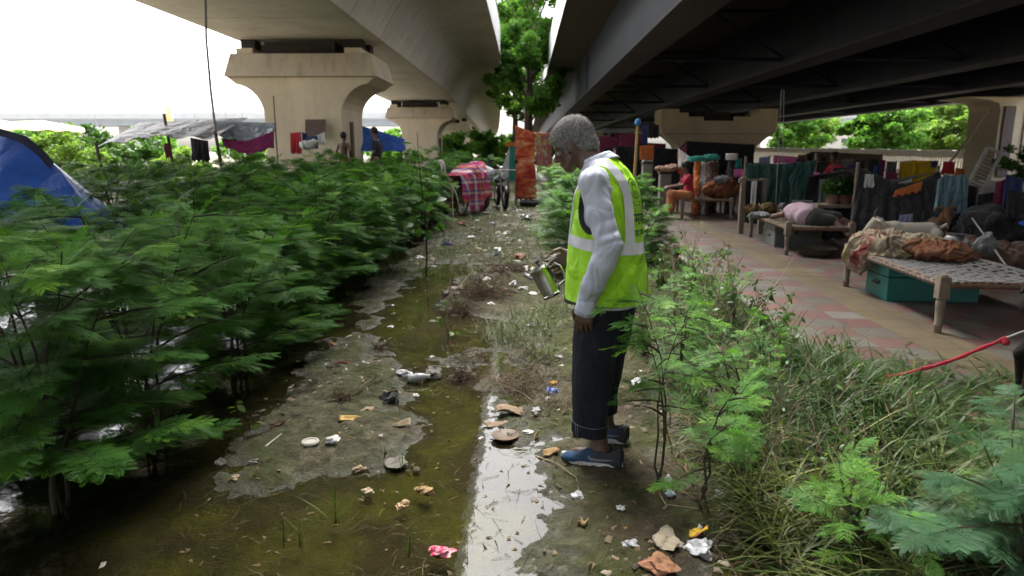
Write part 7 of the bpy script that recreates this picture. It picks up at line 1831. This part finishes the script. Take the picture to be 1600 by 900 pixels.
# ---- litter, piece by piece
def crumple(px, py, size, mat, label, cat, name, seed, jit=.35, up=.0, rz=None, sub=3, smooth=False):
    rs = random.Random(seed); bm = bmesh.new(); bmesh.ops.create_icosphere(bm, subdivisions=sub, radius=1)
    for v in bm.verts:
        n = v.co.copy(); f = 1+jit*(math.sin(n.x*3.1+seed)*math.sin(n.y*3.7+seed*2)+.6*math.sin(n.z*6+n.x*5+seed)+.35*rs.uniform(-1, 1)*(sub < 4)); v.co = V((n.x*size[0], n.y*size[1], n.z*size[2]))*f
    me = bpy.data.meshes.new(name); bm.to_mesh(me); bm.free()
    if smooth: me.polygons.foreach_set('use_smooth', [True]*len(me.polygons))
    p = on(px, py, size[2]*.55+up); o = link(name, me, mat, None, p); o.rotation_euler = (rs.uniform(-.15, .15), rs.uniform(-.15, .15), rs.uniform(0, 6.28) if rz is None else rz)
    return tag(o, label, cat)
def flat(px, py, w_, l_, mat, label, cat, name, seed, rz=0.0, tilt=.1, bend=.01, th=.003, up=.006):
    rs = random.Random(seed); m = MB()
    m.grid(lambda u, v: ((u-.5)*l_*(1+.06*math.sin(v*9+seed)), (v-.5)*w_*(1+.08*math.sin(u*11+seed)), bend*(math.sin(u*4+seed)+math.sin(v*5+u*3+seed*2))), 9, 7)
    o = link(name, m.mesh(name, mat, 'all', fixn=False), None, None, on(px, py, up+bend)); o.rotation_euler = (rs.uniform(-tilt, tilt), rs.uniform(-tilt, tilt), rz)
    o.modifiers.new('thick', 'SOLIDIFY').thickness = th; return tag(o, label, cat)
def pm(name, col, rough=.5, dirt=.6): return plain(name, col, rough, .2, 30, dirt=dirt)
M_film = pm('clear_plastic', (.42, .43, .44), .2); M_wpl = pm('white_plastic_scrap', (.58, .57, .55), .4); M_card = patterned('yellow_card_print', [(.50, .33, .06), (.55, .38, .10), (.40, .24, .10), (.55, .45, .25)], 26)
M_cb = patterned('brown_cardboard', [(.20, .14, .09), (.30, .22, .15), (.16, .10, .06)], 18); M_leafd = patterned('dead_leaf', [(.22, .13, .05), (.38, .26, .13), (.14, .08, .04)], 30); M_bpk = patterned('blue_packet', [(.02, .06, .30), (.03, .10, .42), (.5, .5, .55), (.02, .05, .25)], 22)
M_rpk = patterned('red_packet', [(.45, .02, .05), (.50, .03, .10), (.6, .4, .4), (.35, .02, .04)], 20); M_ypk = patterned('yellow_packet', [(.60, .42, .02), (.62, .46, .04), (.35, .08, .02), (.55, .5, .4)], 24)
flat(552, 656, .075, .155, M_card, 'yellow printed card lying on the left mud bank', 'card', 'printed_card', 1, .22, .05, .003)
m = MB(); m.lathe((0, 0, 0), [(.0, .004), (.030, .004), (.034, .010), (.042, .010), (.046, .003), (.043, -.004), (0, -.004)], 26)
tag(link('cup_lid', m.mesh('cup_lid', pm('lid_white', (.50, .47, .40), .6, dirt=.4), True), None, None, on(485, 695, .008)), 'round white plastic cup lid on the left mud bank', 'lid')
t = thing('plastic_bottle', 'crushed clear plastic bottle beside a grey stone in the shallows', 'bottle', on(655, 600, .03), R(8))
m = MB(); m.lathe((-.075, 0, 0), [(.0, 0), (.026, .002), (.030, .01), (.029, .03), (.026, .045), (.030, .06), (.028, .08), (.024, .10), (.014, .122), (.012, .128)], 18, axis=(1, 0, .08)); m.build('body', M_film, t, True)
m = MB(); m.lathe((.055, 0, .010), [(.0145, 0), (.0145, .018), (0, .018)], 14, axis=(1, 0, .08)); m.build('cap', M_wpl, t, True)
M_stone = plain('stone_grey', (.17, .155, .13), .85, .3, 18, bump=.004)
L2 = [(676, 592, (.055, .05, .04), M_stone, 'grey stone against the crushed bottle', 'stone', 'stone', 2), (632, 586, (.05, .035, .022), M_film, 'crumpled clear plastic at the end of the long twig', 'plastic bag', 'plastic_bag', 3), (610, 625, (.055, .045, .038), M_black, 'black sodden lump at the tip of the mud bank', 'lump', 'sodden_lump', 4),
      (690, 888, (.05, .03, .015), M_rpk, 'bright red packet at the bottom edge of the puddle', 'packet', 'wrapper', 5), (862, 611, (.036, .03, .022), M_bpk, 'blue and white packet just left of the trousers', 'packet', 'wrapper', 6), (855, 626, (.022, .014, .010), M_wpl, 'white scrap just below the blue packet', 'scrap', 'plastic_scrap', 7), (866, 592, (.03, .024, .015), patterned('orange_foil', [(.35, .16, .04), (.45, .25, .06), (.2, .1, .05)], 20), 'orange foil scrap above the blue packet', 'wrapper', 'wrapper', 8),
      (1094, 862, (.05, .035, .028), M_film, 'clear bag below the yellow packet', 'plastic bag', 'plastic_bag', 10), (1047, 768, (.022, .017, .016), pm('pale_blue_plastic', (.42, .50, .58), .35), 'pale blue knotted plastic on the mud', 'plastic bag', 'plastic_bag', 11), (1044, 755, (.014, .013, .018), M_wpl, 'white knotted plastic above the pale blue one', 'plastic bag', 'plastic_bag', 12), (1124, 779, (.022, .018, .018), M_film, 'small clear plastic bag right of the sapling stem', 'plastic bag', 'plastic_bag', 13),
      (1184, 694, (.05, .034, .03), M_rpk, 'red crumpled wrapper in the cut grass', 'wrapper', 'wrapper', 14), (1213, 697, (.03, .02, .02), M_rpk, 'smaller red scrap right of the red wrapper', 'wrapper', 'wrapper', 15), (1040, 846, (.062, .042, .02), patterned('beige_paper', [(.30, .25, .17), (.40, .34, .25), (.2, .16, .11)], 14), 'crumpled beige paper at the puddle edge bottom right', 'paper', 'crumpled_paper', 16), (1030, 882, (.055, .042, .022), patterned('brick_red_brown', [(.22, .10, .05), (.30, .16, .09), (.35, .08, .07)], 14), 'reddish brown broken brick at the bottom edge', 'brick', 'broken_brick', 17),
      (700, 384, (.11, .06, .035), M_nblue, 'dark blue rag on the far part of the path', 'rag', 'rag', 18), (777, 396, (.07, .06, .055), M_wpl, 'white plastic bag beside the far green pool', 'plastic bag', 'plastic_bag', 19), (790, 367, (.12, .06, .03), M_wpl, 'flat white plastic farther up the path', 'plastic bag', 'plastic_bag', 20), (812, 404, (.10, .06, .04), pm('red_brown_clod', (.20, .075, .035), .7), 'reddish brown clod at the edge of the far pool', 'clod', 'clod', 21),
      (750, 320, (.09, .08, .07), pm('orange_ball', (.45, .17, .08), .6), 'orange ball by the bicycle wheel', 'ball', 'ball', 22), (822, 345, (.16, .10, .08), M_film, 'crumpled clear plastic before the orange booth', 'plastic bag', 'plastic_bag', 23), (802, 446, (.045, .04, .035), M_wpl, 'white crumpled cup beside the steel jug', 'cup', 'crumpled_cup', 24), (818, 452, (.05, .03, .02), M_wpl, 'flattened white cup just left of the jug', 'cup', 'crumpled_cup', 25), (788, 455, (.04, .03, .03), pm('peach_scrap', (.42, .28, .2), .7), 'peach coloured scrap left of the white cups', 'scrap', 'plastic_scrap', 26),
      (697, 460, (.05, .045, .035), M_stone, 'grey stone left of the root tangle', 'stone', 'stone', 27), (397, 722, (.024, .02, .013), M_stone, 'small grey stone on the left mud bank below the stick', 'stone', 'stone', 28), (345, 724, (.022, .02, .013), M_stone, 'small grey stone at the ditch edge', 'stone', 'stone', 29), (367, 749, (.022, .016, .008), pm('tan_chip', (.36, .27, .17), .8), 'tan chip low on the left mud bank', 'chip', 'chip', 30), (435, 666, (.05, .022, .018), M_root, 'dark wood piece behind the short white stick', 'wood', 'wood_piece', 31),
      (630, 812, (.030, .022, .014), patterned('orange_pulp', [(.4, .22, .1), (.5, .36, .22), (.3, .13, .05)], 30), 'orange white fruit scrap floating in brown water', 'scrap', 'fruit_scrap', 32), (576, 783, (.026, .018, .012), pm('cream_pulp', (.42, .33, .22), .7), 'cream scrap floating left of the orange one', 'scrap', 'fruit_scrap', 33), (664, 788, (.042, .022, .016), M_leafd, 'curled brown shell floating near the bright reflection', 'shell', 'husk', 34), (620, 728, (.06, .045, .02), M_stone, 'flat pale stone at the tip of the mud bank', 'stone', 'stone', 35),
      (995, 600, (.05, .03, .025), M_film, 'clear plastic in the weeds just right of the trousers', 'plastic bag', 'plastic_bag', 36), (830, 510, (.035, .03, .02), pm('pale_blue_film', (.45, .50, .6), .3), 'pale blue film on the grass below the jug', 'plastic bag', 'plastic_bag', 37), (722, 352, (.09, .06, .05), pm('pink_rag', (.35, .18, .15), .9), 'pinkish rag in the far path rubbish', 'rag', 'rag', 38), (568, 570, (.012, .012, .012), M_wpl, 'tiny white bead on the mud spit', 'scrap', 'plastic_scrap', 39), (1085, 498, (.05, .03, .03), M_wpl, 'white scrap caught in the weeds by the paving', 'scrap', 'plastic_scrap', 40), (667, 376, (.05, .04, .04), M_wpl, 'small white bag at the foot of the far hedge', 'plastic bag', 'plastic_bag', 41)]
for px, py, sz, mt, lab, cat, nm, sd_ in L2: crumple(px, py, sz, mt, lab, cat, nm, sd_)
L3 = [(735, 300, 'orange peel scrap under the parked bicycle', 'orange_ball'), (770, 352, 'white torn film left of the far path middle', 'w'), (735, 372, 'grey film scrap left of the white bag by the green pool', 'f'), (655, 405, 'white scrap at the foot of the hedge beyond the olive pool', 'w'), (760, 335, 'white scrap just below the bicycle', 'w'), (812, 330, 'clear film near the old tyre', 'f'), (845, 362, 'white scrap close to the right hand shrubs', 'w'), (678, 420, 'white bead of foam beside the far grass', 'w'), (610, 515, 'foam scrap on the narrow mud spit', 'w'), (768, 475, 'white scrap in front of the largest root tangle', 'w'), (842, 540, 'clear film in the wet grass left of the trousers', 'f'), (872, 560, 'white scrap next to the man\'s knee', 'w'), (838, 640, 'clear film below the flattened twigs', 'f'), (826, 676, 'white scrap right of the clay saucer', 'w'), (905, 768, 'grey film scrap on the mud below the shoes', 'f'), (970, 790, 'white scrap on the mud right below the heel', 'w'), (985, 850, 'clear film left of the beige paper', 'f'), (520, 690, 'white speck of foam right of the cup lid', 'w'), (455, 628, 'tan scrap near the ditch side of the mud', 't'), (575, 640, 'tan scrap above the yellow card', 't'), (500, 600, 'tan scrap on the mud left of the long twig', 't'), (560, 725, 'tan scrap low on the mud bank right of the cup lid', 't')]
for i, (px, py, lab, kk) in enumerate(L3):
    sc_ = .016+.012*((i*7) % 5)/5+(.03 if py < 420 else 0)
    crumple(px, py, (sc_*1.4, sc_, sc_*.55), {'w': M_wpl, 'f': M_film, 't': pm('tan_chip', (.30, .22, .14), .8)}.get(kk, pm('orange_ball', (.45, .17, .08), .6)), lab, 'scrap', 'plastic_scrap' if kk in 'wf' else 'scrap_piece', 800+i)
flat(797, 646, .10, .16, M_cb, 'wet brown cardboard at the head of the bright water', 'cardboard', 'cardboard_piece', 51, .3, .15, .014); flat(775, 665, .06, .13, M_cb, 'thin grey brown board below the wet cardboard', 'cardboard', 'cardboard_piece', 52, .5, .05, .006); flat(788, 597, .05, .12, M_cb, 'pale broken board by the twig tangle', 'board', 'board_piece', 53, -.5, .2, .006)
flat(628, 668, .05, .10, pm('tan_tile', (.34, .27, .16), .8), 'tan flat chip at the tip of the mud bank', 'chip', 'chip', 54, .1); flat(861, 708, .05, .075, M_leafd, 'tan dead leaf left of the near shoe', 'leaf', 'dead_leaf', 55, .2); flat(535, 571, .02, .11, patterned('red_striped_wrapper', [(.45, .35, .28), (.35, .08, .05), (.5, .42, .35)], 22), 'thin red striped wrapper on the mud spit', 'wrapper', 'wrapper', 56, -.2)
flat(1093, 832, .075, .07, M_ypk, 'yellow printed packet at the foot of the sapling', 'packet', 'wrapper', 57, 1.3, .5, .008, up=.03); flat(522, 540, .06, .05, pm('orange_leaf', (.40, .17, .07), .7), 'orange leaf at the left edge of the mud spit', 'leaf', 'dead_leaf', 58, .6); flat(910, 820, .03, .05, M_leafd, 'small dead leaf on the mud below the shoes', 'leaf', 'dead_leaf', 59, 1)
m = MB(); m.lathe((0, 0, 0), [(.0, -.012), (.05, -.010), (.068, .003), (.074, .011), (.067, .010), (.05, .001), (.0, -.002)], 30)
tag(link('clay_saucer', m.mesh('clay_saucer', plain('wet_clay', (.12, .075, .046), .55, .25, 16), True), None, None, on(789, 684, .006)), 'brown clay saucer lying in the bright reflection', 'saucer')
# small crumbs, chips and leaf bits all over the mud
g_ = np.random.RandomState(9); N = 11000; x = g_.uniform(-1.7, 1.3, N); y = 1.9+7.5*g_.rand(N)**1.4
cl_ = fbm(x, y, 41, 3, 1.7) > -.05+.5*g_.rand(N); x, y = x[cl_], y[cl_]; N = len(x); far_ = g_.rand(N) < .3; y = np.where(far_, g_.uniform(7, 20, N), y); x = np.where(far_, g_.uniform(-1.5, .6, N), x)
hz_ = land_h(x[None], y[None])[0]; keep = (hz_ > -.006) | (g_.rand(N) < .10); x, y, hz_ = x[keep], y[keep], np.maximum(hz_[keep], 0); N = len(x)
s_ = .004+.018*g_.rand(N)**3; s_ = s_*np.where(y > 7, 2.6, 1); th = g_.rand(N)*6.28; asp = .35+.6*g_.rand(N)
base = np.array([(-1, -1, 0), (1, -1, 0), (1, 1, 0), (-1, 1, 0), (-.6, -.5, .55), (.7, -.6, .4), (.5, .6, .6), (-.5, .5, .35)])
lx = base[None, :, 0]*s_[:, None]*(1+.3*g_.normal(size=(N, 8))); ly = base[None, :, 1]*(s_*asp)[:, None]*(1+.3*g_.normal(size=(N, 8))); lz = base[None, :, 2]*(s_*.8)[:, None]
c_, n_ = np.cos(th)[:, None], np.sin(th)[:, None]
vs = np.stack([x[:, None]+lx*c_-ly*n_, y[:, None]+lx*n_+ly*c_, hz_[:, None]+lz-.001], 2).reshape(-1, 3)
q = (np.arange(N)*8)[:, None, None]+np.array([(4, 5, 6, 7), (0, 1, 5, 4), (1, 2, 6, 5), (2, 3, 7, 6), (3, 0, 4, 7)])[None]
t = NT('mixed_crumbs'); a = t.n('ShaderNodeAttribute'); a.attribute_name = 'tint'
c = t.ramp(a.outputs['Fac'], [(0, (.035, .026, .018)), (.45, (.07, .055, .035)), (.62, (.13, .10, .065)), (.78, (.24, .19, .12)), (.90, (.36, .33, .28)), (1, (.55, .53, .50))])
tag(link('mud_debris', np_mesh('mud_debris', vs, q.reshape(-1, 4), t.done(t.bsdf(c, .75, 0, .3)), np.repeat(g_.rand(N)**1.15, 8))), kind='stuff')
